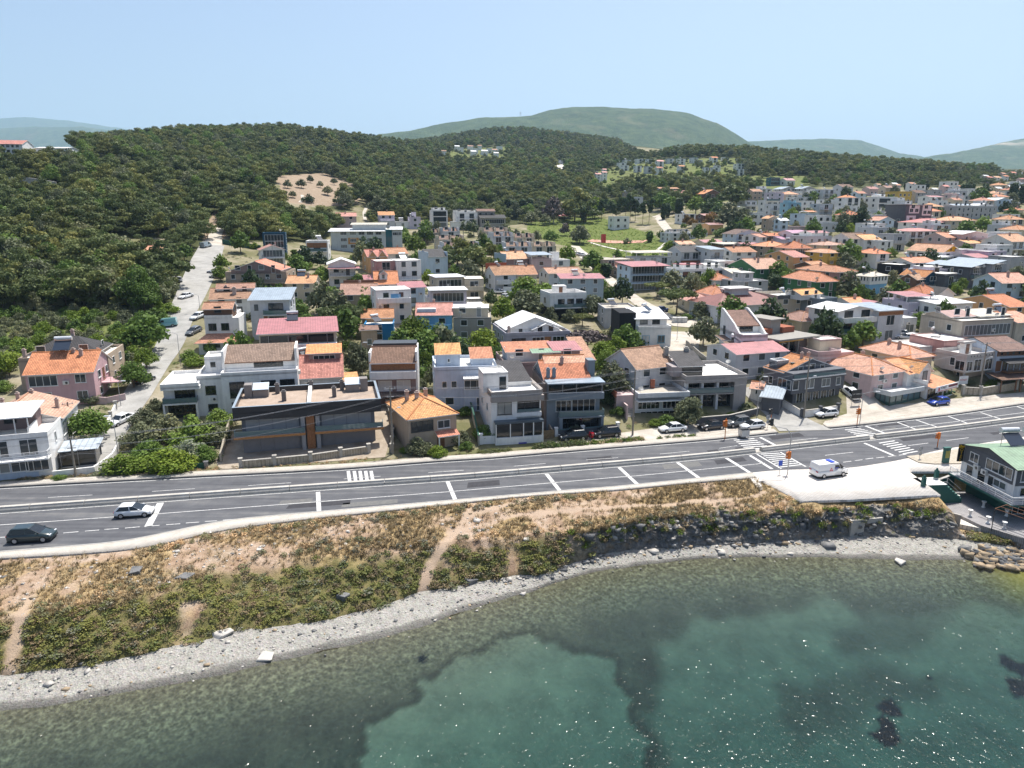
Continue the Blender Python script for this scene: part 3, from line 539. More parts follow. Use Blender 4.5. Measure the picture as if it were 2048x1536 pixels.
t=NT('dark_glass');t.bsdf((.012,.016,.02),.05,.6);M_GLD=t.m
M_RAIL=plain('rail_metal',(.2,.2,.21),.4,.5,.4);M_RAILW=plain('rail_white',(.7,.7,.7),.4);t=NT('rail_glass');t.bsdf((.1,.16,.17),.05,.6);M_RGL=t.m
M_DECK=dusty('roof_deck',(.62,.6,.56),(.75,.74,.71),.5);M_DECKG=dusty('roof_screed',(.36,.33,.28),(.5,.46,.4),.6);M_CHIM=plaster((.45,.36,.32),'chimney_plaster');M_TANK=plain('solar_tank',(.7,.71,.72),.3,.5,.3);t=NT('solar_panel');t.bsdf((.02,.03,.05),.12,.6);M_PANEL=t.m
M_SHUT=plain('roller_shutter',(.62,.61,.58),.6);M_WOOD=plain('wood_cladding',(.27,.12,.05),.6,var=.3,scale=5);M_BRICK=plaster(C['bri'],'brickwork',var=.35,bump=.5);M_STONE=dusty('stone_wall',(.3,.26,.2),(.5,.45,.37),2.5,brick=.55)
_WM={}
def winmesh(w,h,fr,gl,nm):
 k=(round(w,1),round(h,1),fr.name,gl.name,nm)
 if k not in _WM:
  f=MB();a=.07;y=-.07;hw=w/2
  f.box(-hw,hw,y,.01,0,a);f.box(-hw,hw,y,.01,h-a,h);f.box(-hw,-hw+a,y,.01,a,h-a);f.box(hw-a,hw,y,.01,a,h-a)
  for i in range(1,nm):x=-hw+w*i/nm;f.box(x-.03,x+.03,y+.01,.01,a,h-a)
  f.box(-hw-.06,hw+.06,y-.05,.01,-.06,-.002)
  g=MB();g.box(-hw+a,hw-a,-.022,.005,a,h-a)
  _WM[k]=(f.mesh('window_frame',fr),g.mesh('pane',gl))
 return _WM[k]
def yawz(X,Y):a=X/Y;return math.radians(float(np.interp(a,[-.6,0,.25,.6],[13.5,15,18,20])))
NH=[0]
FOOT=[]
class House:
 def __init__(s,label,c,p1,p2,H,D,wall='w',name='house',cat='house',group=None,fr=None,yaw=None,sink=2.5,base=None,maxdev=14,world=None):
  u1,v1=px(c,*p1)if p1 else(0,0);u2,v2=px(c,*p2)if p2 else(0,0)
  if world:x,y,z,s.rz,s.W=world
  else:s.place(u1,v1,u2,v2,H,base,yaw,maxdev);x,y,z=s.x,s.y,s.z
  if isinstance(D,tuple):
   ub,vb=px(c,*D);xb,yb=atz(ub,vb,z)if z<HC-2 else(x,y+9);D=min(14,max(3,abs(-(xb-x)*math.sin(s.rz)+(yb-y)*math.cos(s.rz))))
  s.D=D;s.H=H;s.x,s.y,s.z=x,y,z-H;NH[0]+=1;s.n=NH[0];s.rnd=random.Random(s.n*17+3)
  s.root=empty(name,(x,y,s.z),s.rz);tag(s.root,label,cat,group);s.wc=C[wall]if isinstance(wall,str)else wall;s.wm=plaster(s.wc);s.P={};s.sink=sink
  s.fr=fr or(M_FRD if sum(s.wc)>1.9 and s.rnd.random()<.6 else M_FRW);s.far=y>330
  cx,cyy=s.pt(s.W/2,s.D/2)[:2];FOOT.append((cx,cyy,s.W/2+.5,s.D/2+.5,s.rz))
 def place(s,u1,v1,u2,v2,H,base,yaw,maxdev):
  x,y,z=ground(u1,v1,H)if base is None else(*atz(u1,v1,base+H),base+H)
  yz=yawz(x,y);x2,y2=atz(u2,v2,z);s.rz=math.atan2(y2-y,x2-x);s.W=math.hypot(x2-x,y2-y)
  if z>HC-1.5 or abs(s.rz-yz)>math.radians(maxdev)or yaw is not None:
   s.rz=yz if yaw is None else math.radians(yaw);lo,hi=.5,60
   for _ in range(40):
    m=(lo+hi)/2;q=proj(x+m*math.cos(s.rz),y+m*math.sin(s.rz),z)[0]
    lo,hi=(m,hi)if q<u2 else(lo,m)
   s.W=m
  s.x,s.y,s.z=x,y,z
 def pt(s,lx,ly,lz=0):
  c,q=math.cos(s.rz),math.sin(s.rz);return s.x+lx*c-ly*q,s.y+lx*q+ly*c,s.z+lz
 def part(s,name,mat):
  k=(name,mat.name)
  if k not in s.P:s.P[k]=(MB(),mat)
  return s.P[k][0]
 def done(s):
  for(n,_),(mb,mat)in s.P.items():mb.build(n,mat,s.root)
  s.P={};return s
 def one(s,name,mb,mat,parent=None):return mb.build(name,mat,parent or s.root)
 def box(s,x0,x1,y0,y1,z0,z1,mat=None,name='wall'):s.part(name,mat or s.wm).box(x0,x1,y0,y1,z0,z1);return s
 def flat(s,x0,x1,y0,y1,z,par=.5,mat=None,deck=None,th=.2,name='parapet',o=0):
  """roof deck at z - par, parapet top at z"""
  m=mat or s.wm;x0-=o;x1+=o;y0-=o;d=MB();d.box(x0+th,x1-th,y0+th,y1-th,z-par-.12,z-par+.02,skip='b');s.one('roof',d,deck or M_DECK)
  p=s.part(name,m);p.box(x0,x1,y0,y0+th,z-par-.15,z);p.box(x0,x1,y1-th,y1,z-par-.15,z);p.box(x0,x0+th,y0+th,y1-th,z-par-.15,z);p.box(x1-th,x1,y0+th,y1-th,z-par-.15,z);return s
 def slope(s,polys,mat,edge,th=.13,name='roof'):
  mb=MB()
  for poly,e in polys:
   P=[Vector(p)for p in poly];u=(Vector(e[1])-Vector(e[0])).normalized();n=(P[1]-P[0]).cross(P[2]-P[0]).normalized();v=n.cross(u);o=Vector(e[0])
   mb.quad(P,0,[((p-o).dot(u)+50,(p-o).dot(v))for p in P])
   Q=[p-Vector((0,0,th))for p in P];mb.quad(Q[::-1],1)
   for i in range(len(P)):j=(i+1)%len(P);mb.quad([P[i],Q[i],Q[j],P[j]],1)
  return mb.build(name,[mat,edge],s.root)
 def gx(s,x0,x1,y0,y1,z,rh,r=TERRA,o=.45,ratio=.5,edge=None,og=.25,wm=None,wall=True):
  ym=y0+(y1-y0)*ratio;k=rh/(ym-y0);kb=rh/(y1-ym);e=edge or M_FRW
  s.slope([([(x0-og,y0-o,z-o*k),(x1+og,y0-o,z-o*k),(x1+og,ym,z+rh),(x0-og,ym,z+rh)],((x0,y0-o,z-o*k),(x1,y0-o,z-o*k))),([(x1+og,y1+o,z-o*kb),(x0-og,y1+o,z-o*kb),(x0-og,ym,z+rh),(x1+og,ym,z+rh)],((x1,y1+o,z-o*kb),(x0,y1+o,z-o*kb)))],roofmat(r),e)
  s.cap(r,((x0-og,ym,z+rh),(x1+og,ym,z+rh)))
  if wall:
   w=s.part('wall',wm or s.wm)
   for x,f in((x0,1),(x1,0)):
    T=[(x,y1,z-.02),(x,y0,z-.02),(x,ym,z+rh-.14)];w.quad(T if f else T[::-1])
  return s
 def gy(s,x0,x1,y0,y1,z,rh,r=TERRA,o=.45,ratio=.5,edge=None,og=.3,wm=None,wall=True):
  xm=x0+(x1-x0)*ratio;k=rh/(xm-x0);kb=rh/(x1-xm);e=edge or M_FRW
  s.slope([([(x0-o,y1+og,z-o*k),(x0-o,y0-og,z-o*k),(xm,y0-og,z+rh),(xm,y1+og,z+rh)],((x0-o,y1,z-o*k),(x0-o,y0,z-o*k))),([(x1+o,y0-og,z-o*kb),(x1+o,y1+og,z-o*kb),(xm,y1+og,z+rh),(xm,y0-og,z+rh)],((x1+o,y0,z-o*kb),(x1+o,y1,z-o*kb)))],roofmat(r),e)
  s.cap(r,((xm,y0-og,z+rh),(xm,y1+og,z+rh)))
  if wall:
   w=s.part('wall',wm or s.wm)
   for y,f in((y0,1),(y1,0)):
    T=[(x0,y,z-.02),(x1,y,z-.02),(xm,y,z+rh-.14)];w.quad(T if f else T[::-1])
  return s
 def hip(s,x0,x1,y0,y1,z,rh,r=TERRA,o=.5,edge=None):
  x0-=o;x1+=o;y0-=o;y1+=o;w,d=x1-x0,y1-y0;e=edge or M_FRW
  if w>=d:a,b=(x0+d/2*.95,(y0+y1)/2),(x1-d/2*.95,(y0+y1)/2)
  else:a,b=((x0+x1)/2,y0+w/2*.95),((x0+x1)/2,y1-w/2*.95)
  A,B,Cc,D=(x0,y0,z),(x1,y0,z),(x1,y1,z),(x0,y1,z);R1,R2=(*a,z+rh),(*b,z+rh)
  if w>=d:ps=[([A,B,R2,R1],(A,B)),([B,Cc,R2],(B,Cc)),([Cc,D,R1,R2],(Cc,D)),([D,A,R1],(D,A))]
  else:ps=[([A,B,R1],(A,B)),([B,Cc,R2,R1],(B,Cc)),([Cc,D,R2],(Cc,D)),([D,A,R1,R2],(D,A))]
  s.cap(r,(A,R1),(R1,R2),(D,R1)if w>=d else(B,R1),(B,R2)if w>=d else(D,R2),(Cc,R2));s.slope(ps,roofmat(r),e);return s
 def shed(s,x0,x1,y0,y1,z,rh,r=WHM,o=.35,edge=None,th=.13,name='roof',dirn='b'):
  """front edge at z, rises by rh towards the back ('b') or the right ('r') or left ('l')"""
  X0,X1,Y0,Y1=x0-o,x1+o,y0-o,y1+o;e=edge or M_FRW
  zz=dict(b=(z,z,z+rh,z+rh),r=(z,z+rh,z+rh,z),l=(z+rh,z,z,z+rh))[dirn]
  P=[(X0,Y0,zz[0]),(X1,Y0,zz[1]),(X1,Y1,zz[2]),(X0,Y1,zz[3])]
  s.slope([(P,(P[0],P[1]))],roofmat(r),e,th,name);return s
 def cap(s,r,*E):
  if s.far or r not in(TERRA,TERRA2,SALM,OLDT,BRT):return
  mb=MB();[mb.tube((*a[:2],a[2]+.02),(*b[:2],b[2]+.02),.11,n=6)for a,b in E];s.one('ridge_cap',mb,plaster(sc(r,.8),'ridge_tile'))
 def win(s,f,c,z,w,h,y=None,fr=None,gl=None,nm=None,name='window'):
  fr=fr or s.fr;gl=gl or M_GL;nm=nm or max(1,round(w/.95));a,b=winmesh(w,h,fr,gl,nm)
  y={'f':0.,'r':s.W,'l':0.,'k':s.D}[f]if y is None else y
  loc,rz={'f':((c,y,z),0),'r':((y,c,z),math.pi/2),'l':((y,c,z),-math.pi/2),'k':((c,y,z),math.pi)}[f]
  o=link(name,a,s.root,loc,rz);link('pane',b,o);return o
 def door(s,f,c,z,w=1.,h=2.1,y=None,mat=None):
  y={'f':0.,'r':s.W,'l':0.}[f]if y is None else y;mb=MB();mb.box(-w/2,w/2,-.05,.01,0,h);mb.box(w*.3,w*.36,-.11,-.05,h*.45,h*.5)
  loc,rz={'f':((c,y,z),0),'r':((y,c,z),math.pi/2),'l':((y,c,z),-math.pi/2)}[f];return mb.build('door',mat or M_FRB,s.root,loc,rz)
 def row(s,f,a,b,z,kind='w',y=None,n=None,h=None,fr=None,gl=None):
  """spread openings along a facade between a and b"""
  L=b-a
  if kind=='w':n=n or max(1,int(L/2.9));[s.win(f,a+L*(i+.5)/n,z+.95,min(1.4,L/n*.6)*(.8 if(i+s.n)%3==0 else 1),h or 1.25,y,fr,gl)for i in range(n)]
  elif kind=='d':n=n or max(1,int(L/3.4));[s.win(f,a+L*(i+.5)/n,z+.1,min(2.2,L/n*.7),h or 2.15,y,fr,gl)for i in range(n)]
  elif kind=='g':s.win(f,(a+b)/2,z+.25,L-.3,h or 2.1,y,fr,gl)
  elif kind=='b':n=n or max(1,int(L/2.6));[s.win(f,a+L*(i+.5)/n,z+(.1 if i%2 else.95),1.0 if i%2 else 1.35,2.1 if i%2 else 1.25,y,fr,gl)for i in range(n)]
  return s
 def rail(s,pts,z,h=1.0,kind='bar',parent=None):
  mb=MB();m={'bar':M_RAIL,'wh':M_RAILW,'gl':M_RGL,'solid':s.wm}[kind]
  for(xa,ya),(xb,yb)in zip(pts[:-1],pts[1:]):
   L=math.hypot(xb-xa,yb-ya);n=max(1,round(L/1.3));dx,dy=(xb-xa)/L,(yb-ya)/L
   def seg(t0,t1,z0,z1,hw):
    p=[(xa+dx*t0-dy*hw,ya+dy*t0+dx*hw),(xa+dx*t0+dy*hw,ya+dy*t0-dx*hw),(xa+dx*t1+dy*hw,ya+dy*t1-dx*hw),(xa+dx*t1-dy*hw,ya+dy*t1+dx*hw)]
    mb.prism(p,z0,z1)
   if kind=='solid':seg(0,L,z,z+h,.08);continue
   seg(0,L,z+h-.05,z+h,.035)
   if kind=='gl':seg(.05,L-.05,z+.08,z+h-.08,.012)
   else:
    for q in(.3,.55,.8):seg(0,L,z+h*q-.015,z+h*q+.015,.015)
   for i in range(n+1):t0=min(L-.02,max(.02,L*i/n));seg(t0-.02,t0+.02,z,z+h-.051,.02)
  return mb.build('railing',m,parent or s.root)
 def balcony(s,x0,x1,z,d=1.4,y=0,kind='bar',mat=None,side='f',th=.18):
  mb=MB();mat=mat or s.wm
  if side=='f':mb.box(x0,x1,y-d,y-.002,z-th,z);pts=[(x0+.08,y-.02),(x0+.08,y-d+.08),(x1-.08,y-d+.08),(x1-.08,y-.02)]
  elif side=='r':mb.box(s.W+.002,s.W+d,x0,x1,z-th,z);pts=[(s.W+.02,x0+.08),(s.W+d-.08,x0+.08),(s.W+d-.08,x1-.08),(s.W+.02,x1-.08)]
  else:mb.box(-d,-.002,x0,x1,z-th,z);pts=[(-.02,x1-.08),(-d+.08,x1-.08),(-d+.08,x0+.08),(-.02,x0+.08)]
  b=mb.build('balcony',mat,s.root);s.rail(pts,z+.002,.95,kind,b);return b
 def posts(s,pts,z0,z1,r=.08,mat=None,name='post'):
  for x,y in pts:mb=MB();mb.box(x-r,x+r,y-r,y+r,z0,z1);s.one(name,mb,mat or M_FRW)
 def chim(s,x,y,z,h=1.2,w=.5,mat=None):
  mb=MB();mb.box(x-w/2,x+w/2,y-w/2,y+w/2,z-.9,z+h);mb.box(x-w/2-.06,x+w/2+.06,y-w/2-.06,y+w/2+.06,z+h,z+h+.1);mb.box(x-w/3,x+w/3,y-w/3,y+w/3,z+h+.1,z+h+.3);s.one('chimney',mb,mat or M_CHIM)
 def solar(s,x,y,z,sc_=1.,rz=0):
  e=MB();f=MB();p=MB()
  p.quad([(-1,-.9,.25),(1,-.9,.25),(1,.6,1.25),(-1,.6,1.25)]);p.quad([(-1,.6,1.2),(1,.6,1.2),(1,-.9,.2),(-1,-.9,.2)])
  for a in(-.9,.9):
   for q in((a,-.85,0),(a,.6,0)):f.tube((q[0],q[1],-.25),(q[0],q[1],.3 if q[1]<0 else 1.5),.03,n=5)
  e.tube((-1.05,.75,1.55),(1.05,.75,1.55),.28,n=10)
  o=f.build('solar_heater',M_RAIL,s.root,(x,y,z),rz);o.scale=(sc_,)*3;p.build('panel',M_PANEL,o);e.build('tank',M_TANK,o)
 def dish(s,x,y,z):
  mb=MB();mb.tube((0,0,-.1),(0,0,.6),.025,n=5);n=10;c=Vector((0,-.1,.75));ax=Vector((.3,.75,.5)).normalized();a=ax.orthogonal().normalized();b=ax.cross(a)
  R=[tuple(c+(a*math.cos(6.283*k/n)+b*math.sin(6.283*k/n))*.42+ax*.12)for k in range(n)];i=len(mb.v);mb.v+=[tuple(c)]+R
  for k in range(n):mb.f.append((i,i+1+k,i+1+(k+1)%n));mb.m.append(0);mb.uv.append(None)
  s.one('satellite_dish',mb,M_TANK).location=(x,y,z)
 def ac(s,f,c,z,y=None):
  y={'f':0.,'r':s.W,'l':0.}[f]if y is None else y;mb=MB();mb.box(-.42,.42,-.32,-.02,0,.6);loc,rz={'f':((c,y,z),0),'r':((y,c,z),math.pi/2),'l':((y,c,z),-math.pi/2)}[f]
  o=mb.build('air_conditioner',M_SHUT,s.root,loc,rz);g=MB();g.tube((.12,-.335,.3),(.12,-.32,.3),.2,n=12);g.build('fan_grille',M_FRD,o)
 def sign(s,txt,loc,size,mat,rx=math.pi/2,rz=0,depth=.02,align='CENTER',name='lettering'):return text(txt,size,mat,s.root,loc,(rx,0,rz),depth,align,name)
def text(txt,size,mat,parent,loc,rot,depth=.02,align='CENTER',name='lettering',sx=1):
 cu=bpy.data.curves.new(name,'FONT');cu.body=txt;cu.size=size;cu.extrude=depth;cu.align_x=align;cu.align_y='CENTER';q=bpy.data.objects.new(name,cu)
 me=bpy.data.meshes.new_from_object(q);me.materials.clear();me.materials.append(mat);bpy.data.objects.remove(q);bpy.data.curves.remove(cu);me.name=name
 o=link(name,me,parent,loc);o.rotation_euler=rot;o.scale=(sx,1,1);return o
def G(c,x1,y1,x2,y2,H,D,roof,wall,rc,label,win='w',rh=None,tops=(),bal=None,ch=1,sol=False,base=None,yaw=None,dish=False,side=True,ratio=.5,par=.5,cat='house',deck=None,band=None,group=None,o=.45,pent=None,gf=None,world=None):
 h=House(label,c,(x1,y1),(x2,y2),H,D,wall,cat=cat,group=group,base=base,yaw=yaw,world=world);Wd,Dp=h.W,h.D;R=h.rnd
 zt_=H-(par if roof=='flat' else 0);h.box(0,Wd,0,Dp,-h.sink,zt_ if roof=='flat' else H)
 if gf:h.box(-.03,Wd+.03,-.03,Dp+.03,-h.sink,2.8,plaster(C[gf]),'ground_floor')
 rise=rh if rh is not None else{'gx':Dp*.22,'gy':Wd*.2,'hip':min(Wd,Dp)*.22,'shed':.8,'flat':0}[roof]
 if roof=='flat':h.flat(0,Wd,0,Dp,H,par,deck=deck,o=.0)
 elif roof=='gx':h.gx(0,Wd,0,Dp,H,rise,rc,ratio=ratio,o=o)
 elif roof=='gy':h.gy(0,Wd,0,Dp,H,rise,rc,ratio=ratio,o=o)
 elif roof=='hip':h.hip(0,Wd,0,Dp,H,rise,rc,o=o)
 elif roof=='shed':
  h.shed(0,Wd,0,Dp,H+.13,rise,rc,o=o);w=h.part('wall',h.wm)
  for x,f in((0,1),(Wd,0)):
   T=[(x,Dp,H),(x,0,H),(x,Dp,H+rise)];w.quad(T if f else T[::-1])
  w.quad([(Wd,Dp,H),(0,Dp,H),(0,Dp,H+rise),(Wd,Dp,H+rise)])
 ns=max(1,round(H/2.7));sh=H/ns if roof!='flat' else(H-par)/ns
 left=h.x+Wd/2>0
 for i in range(ns):
  k=win[min(i,len(win)-1)]if isinstance(win,str)else win
  if k!='-':h.row('f',.5,Wd-.5,i*sh,k)
  if side and Dp>3:
   h.row('l' if left else 'r',.8,Dp-.8,i*sh,'w',n=max(1,int(Dp/4.2)))
   if not h.far:h.row('r' if left else 'l',.8,Dp-.8,i*sh,'w',n=max(1,int(Dp/5)))
 if band:h.box(-.05,Wd+.05,-.05,Dp+.05,sh*(ns-1)-.15,sh*(ns-1)+.1,plaster(C[band]),'cornice')
 if bal:
  for q in bal.split(','):
   st,kd=int(q[0]),{'b':'bar','s':'solid','g':'gl','w':'wh'}[q[1]];h.balcony(.3,Wd-.3,st*sh,1.3,0,kd)
 if roof!='flat':
  for i in range(ch):h.chim(Wd*(.25+.5*R.random()),Dp*(.3+.35*R.random()),H+rise*.7,1.0)
 for tp in tops:
  a0,a1,b0,b1,th,tr,trh,twc,trc=tp;X0,X1,Y0,Y1=a0*Wd,a1*Wd,b0*Dp,b1*Dp;z0=H-par if roof=='flat' else H;wm=plaster(C[twc])if twc else None
  if wm:h.box(X0,X1,Y0,Y1,z0+(.03 if roof=='flat' else-1),z0+th,wm,'upper_wall');h.row('f',X0+.2,X1-.2,z0,'b',y=Y0)
  else:h.posts([(X0+.1,Y0+.1),(X1-.1,Y0+.1),(X0+.1,Y1-.1),(X1-.1,Y1-.1)],z0,z0+th+.05)
  if wm and(X1-X0)>2 and not h.far:h.row('l' if left else 'r',Y0+.3,Y1-.3,z0,'w',y=X0 if left else X1,n=1)
  if tr=='flat':h.box(X0-.2,X1+.2,Y0-.2,Y1+.2,z0+th,z0+th+.16,metalroof(trc)if trc else M_DECK,'roof')
  elif tr=='shed':h.shed(X0,X1,Y0,Y1,z0+th+.05,trh,trc)
  elif tr=='gx':h.gx(X0,X1,Y0,Y1,z0+th,trh,trc,wm=wm,wall=bool(wm))
  elif tr=='gy':h.gy(X0,X1,Y0,Y1,z0+th,trh,trc,wm=wm,wall=bool(wm))
  elif tr=='hip':h.hip(X0,X1,Y0,Y1,z0+th,trh,trc)
 if pent:x,w=pent;h.box(x*Wd,x*Wd+w,Dp*.5,Dp*.5+w,H-par,H-par+2.4,name='stair_house');h.flat(x*Wd,x*Wd+w,Dp*.5,Dp*.5+w,H-par+2.7,.2)
 if sol:h.solar(Wd*(.3+.4*R.random()),Dp*.55,(H-par+.25)if roof=='flat' else H+rise*.75,1)
 if not sol and H>3.5 and side and R.random()<(.3 if roof=='flat' else.25)and not tops:h.solar(Wd*(.3+.4*R.random()),Dp*.6,(H-par+.25)if roof=='flat' else H+rise*.8,.9,R.random())
 if not h.far and side and R.random()<.45:h.ac('f',Wd*(.2+.6*R.random()),H*.62)
 if R.random()<.25 and not h.far:dish=True
 if dish:h.dish(Wd*R.random(),.4,(H+.1))
 return h.done()
def G2(c,xc,yt,wp,H,roof,wall,rc,label,win='w',asp=.85,yaw=None,**k):
 """mid-distance house given by the middle of its eave line and its overall width in the picture"""
 u,v=px(c,xc,yt);wpx=wp/CR[c][2];x,y,z=ground(u,v,H);d=y*CP-(z-HC)*SP
 rz=yawz(x,y)if yaw is None else math.radians(yaw);tot=wpx*d/F;a=abs(math.cos(math.atan2(x,y)+rz));b=abs(math.sin(math.atan2(x,y)+rz));Wd=tot/(a+asp*b);Dp=Wd*asp
 cx,cyy=x+Dp*.18*math.sin(-rz),y+Dp*.18
 lx,ly=cx-math.cos(rz)*Wd/2+math.sin(rz)*Dp/2,cyy-math.sin(rz)*Wd/2-math.cos(rz)*Dp/2
 return G('N',0,0,0,0,H,Dp,roof,wall,rc,label,win=win,world=(lx,ly,z,rz,Wd),**k)
def wallthing(name,label,cat,pts,h,th,mat,cap=None,pillars=0,pmat=None,z=None,ph=.35,part='wall',net=None):
 """free-standing garden wall / fence along world points"""
 p0=pts[0];z0=zt1(*p0)if z is None else z;root=empty(name,(p0[0],p0[1],z0));tag(root,label,cat);mb=MB();cb=MB();first=True
 for(xa,ya),(xb,yb)in zip(pts[:-1],pts[1:]):
  L=math.hypot(xb-xa,yb-ya);n=max(1,round(L/3.0));dx,dy=(xb-xa)/L,(yb-ya)/L
  for i in range(n):
   a,b=L*i/n,L*(i+1)/n;za=zt1(xa+dx*a,ya+dy*a)if z is None else z;zb=zt1(xa+dx*b,ya+dy*b)if z is None else z
   def P(t,o,zz):return(xa+dx*t-dy*o-p0[0],ya+dy*t+dx*o-p0[1],zz-z0)
   for m_,hw,l0,l1 in((mb,th/2,-.4,h),(cb,th/2+.04,h,h+.08)):
    if m_ is cb and not cap:continue
    A=[P(a,-hw,za+l0),P(b,-hw,zb+l0),P(b,hw,zb+l0),P(a,hw,za+l0)];B=[P(a,-hw,za+l1),P(b,-hw,zb+l1),P(b,hw,zb+l1),P(a,hw,za+l1)]
    k=len(m_.v);m_.v+=A+B;fs=[(0,3,2,1),(4,5,6,7),(0,1,5,4),(1,2,6,5),(2,3,7,6),(3,0,4,7)];m_.f+=[tuple(q+k for q in f)for f in fs];m_.m+=[0]*6;m_.uv+=[None]*6
  if pillars:
   m2=max(1,round(L/pillars))
   for i in range(0 if first else 1,m2+1):
    t=L*i/m2;x,y=xa+dx*t,ya+dy*t;zz=zt1(x,y)if z is None else z;q=MB();q.box(-.22,.22,-.22,.22,-.4,h+ph);q.box(-.29,.29,-.29,.29,h+ph,h+ph+.1);q.build('pillar',pmat or mat,root,(x-p0[0],y-p0[1],zz-z0),math.atan2(dy,dx))
  first=False
 mb.build(part,mat,root)
 if cap:cb.build('coping',cap,root)
 return root
M_FASCIA=plain('dark_fascia',(.028,.03,.036),.4);M_CAPM=plain('metal_coping',(.3,.36,.42),.4,.5,.2);M_WOODB=plain('wood_soffit',(.36,.17,.06),.6,var=.2,scale=4)
M_PANELG=plain('grey_panel',(.3,.3,.31),.6)
h=House('white villa with a pale awning over its roof terrace and an orange tiled rear roof','A',(-170,940),(375,893),5.8,16,'w');W_=h.W
h.box(0,W_,0,h.D,-2,5.2);h.flat(0,W_,0,7,5.8,.6);h.gy(W_-9.5,W_,7,h.D,5.75,2.0,OLDT,ratio=.42,o=.35)
h.box(0,W_-2.2,4.6,7.0,5.2,7.3,plaster(C['mv']),'upper_wall');h.shed(-.5,W_-1.6,.7,7.2,7.75,.55,WHM,o=0,name='awning');h.posts([(W_-2.2,1.0),(W_*.5,1.0),(1,1.0)],5.3,7.7,.06)
h.box(W_-2.35,W_-2.15,.9,4.6,5.2,6.3)
h.row('f',1,W_-4,5.2,'w',y=4.6,fr=M_FRD);h.balcony(-.2,W_+.1,2.75,1.5,0,'wh');h.row('f',.6,W_*.45,2.8,'d',fr=M_FRW);h.row('f',W_*.5,W_-.8,2.8,'d',fr=M_FRW)
h.box(0,W_-1.6,-.05,0,-1.5,2.5,plaster(C['pb']),'ground_floor');h.win('f',W_*.52,.9,1.9,1.3,y=-.05);h.win('f',W_*.78,.8,2.6,1.5,y=-.05);h.win('f',W_*.22,.9,2.2,1.3,y=-.05)
h.win('r',3.2,3.6,.7,1.3);h.win('r',8.2,3.2,3.0,1.9,nm=5);h.win('r',12.5,3.6,1.2,1.2);h.win('r',12,.8,1.2,1.2)
for q in((W_-6.5,13.5),(W_-7.5,10.5),(W_-3.3,9.5),(W_-1.2,10.8),(W_-5.2,15)):h.chim(q[0],q[1],7.1 if q[0]<W_-4 else 6.5,.9,.42)
h.done()
xp,yp,zp=h.pt(W_+.35,2.2);r=empty('garden_porch',(xp,yp,h.z),h.rz);tag(r,'dark glazed garden porch under a grey sheet roof beside the white villa','porch')
mb=MB();mb.box(0,4.2,0,3.4,-.6,.15);mb.build('base',M_CONC,r);mb=MB();mb.box(.1,4.1,.1,3.3,.16,2.3);mb.build('glazing',M_GLD,r)
mb=MB();[mb.box(x-.05,x+.05,y-.05,y+.05,.15,2.4)for x in(.05,2.1,4.15)for y in(.05,3.35)];mb.build('frame',M_RAIL,r);Hh=type('o',(),{})
mb=MB();P=[(-.1,-.4,2.42),(4.6,-.4,2.42),(4.6,3.7,2.75),(-.1,3.7,2.75)];mb.quad(P,0,[(p[0]*.6,p[1])for p in P]);mb.quad([(p[0],p[1],p[2]-.09)for p in P][::-1],0)
mb.build('roof',metalroof((.42,.47,.52)),r)
wallthing('garden_wall','low white terrace wall round the white villa corner plot','wall',[h.pt(W_+.2,-1.2)[:2],h.pt(W_+4.8,-1.1)[:2],h.pt(W_+6.2,3.5)[:2],h.pt(W_+6.6,9)[:2]],.9,.22,plaster(C['w']))
h=House('large white modern villa with flat roofs, black balcony rail and brown tiled part','A',(1280,515),(1560,508),5.9,9.5,'w',yaw=14.5);W_=h.W;h.box(0,W_,1.4,9.5,-2,5.4);h.box(0,W_,0,1.4,2.55,2.75);h.box(0,.25,0,1.4,-2,2.6);h.box(W_-.25,W_,0,1.4,-2,2.6);h.box(0,W_+.6,-.2,1.4,4.9,5.4)
h.flat(0,W_+.5,-.2,9.5,5.9,.6);h.win('f',W_*.62,2.85,W_*.6,2.0,y=1.4,fr=M_FRD,gl=M_GLD);h.win('f',W_*.5,.05,W_*.82,2.4,y=1.4,fr=M_FRD,gl=M_GLD)
h.rail([(.05,1.3),(.05,.05),(W_-.05,.05),(W_-.05,1.3)],2.75,.85,'gl')
X1=W_+3.6;X2=X1+11.2;h.box(W_,X1,1.2,10.5,-2,6.2);h.flat(W_,X1,1.2,10.5,6.6,.5);h.win('f',W_+1.9,3.6,1.5,1.4,y=1.2,fr=M_FRD,gl=M_GLD);h.win('f',W_+2.0,1.0,1.4,1.1,y=1.2,fr=M_FRD,gl=M_GLD);h.ac('f',W_+2.2,2.6,y=1.2)
h.box(X1,X2,.6,10,-2,6.6);h.flat(X1,X2,.6,3.4,7.0,.5);h.box(X1+.3,X2,3.4,10,6.5,8.0);h.shed(X1+.4,X2-.3,3.2,8.5,8.0,1.9,BRT,o=.1,edge=M_FRB);h.box(X2-.35,X2,3.0,9.5,6.5,9.9);h.box(X1,X1+.35,3.0,9.5,6.5,9.9);h.win('f',X1+6.8,6.75,4.4,1.2,y=3.4,fr=M_FRD)
h.box(W_+.8,X1+.2,5,9.6,6.1,8.4);h.flat(W_+.8,X1+.2,5,9.6,8.8,.4);h.win('f',W_+2,7.0,.9,1.0,y=5)
for x in(X1+2.2,X1+6.8,X2-1.6):h.win('f',x,3.0,2.2,2.5,y=.6,fr=M_FRD,gl=M_GLD);h.win('f',x,.1,2.0,2.2,y=.6,fr=M_FRD,gl=M_GLD)
h.dish(X2-.2,4,7);h.ac('r',4,5.5,y=X2);h.done()
h=House('long dark two storey modern pair of houses with black fascia and wood edged balcony','B',(95,705),(1285,630),7.0,(1225,487),'gy');W_,D_=h.W,h.D;wm=plaster((.22,.22,.235));bm=M_PANELG
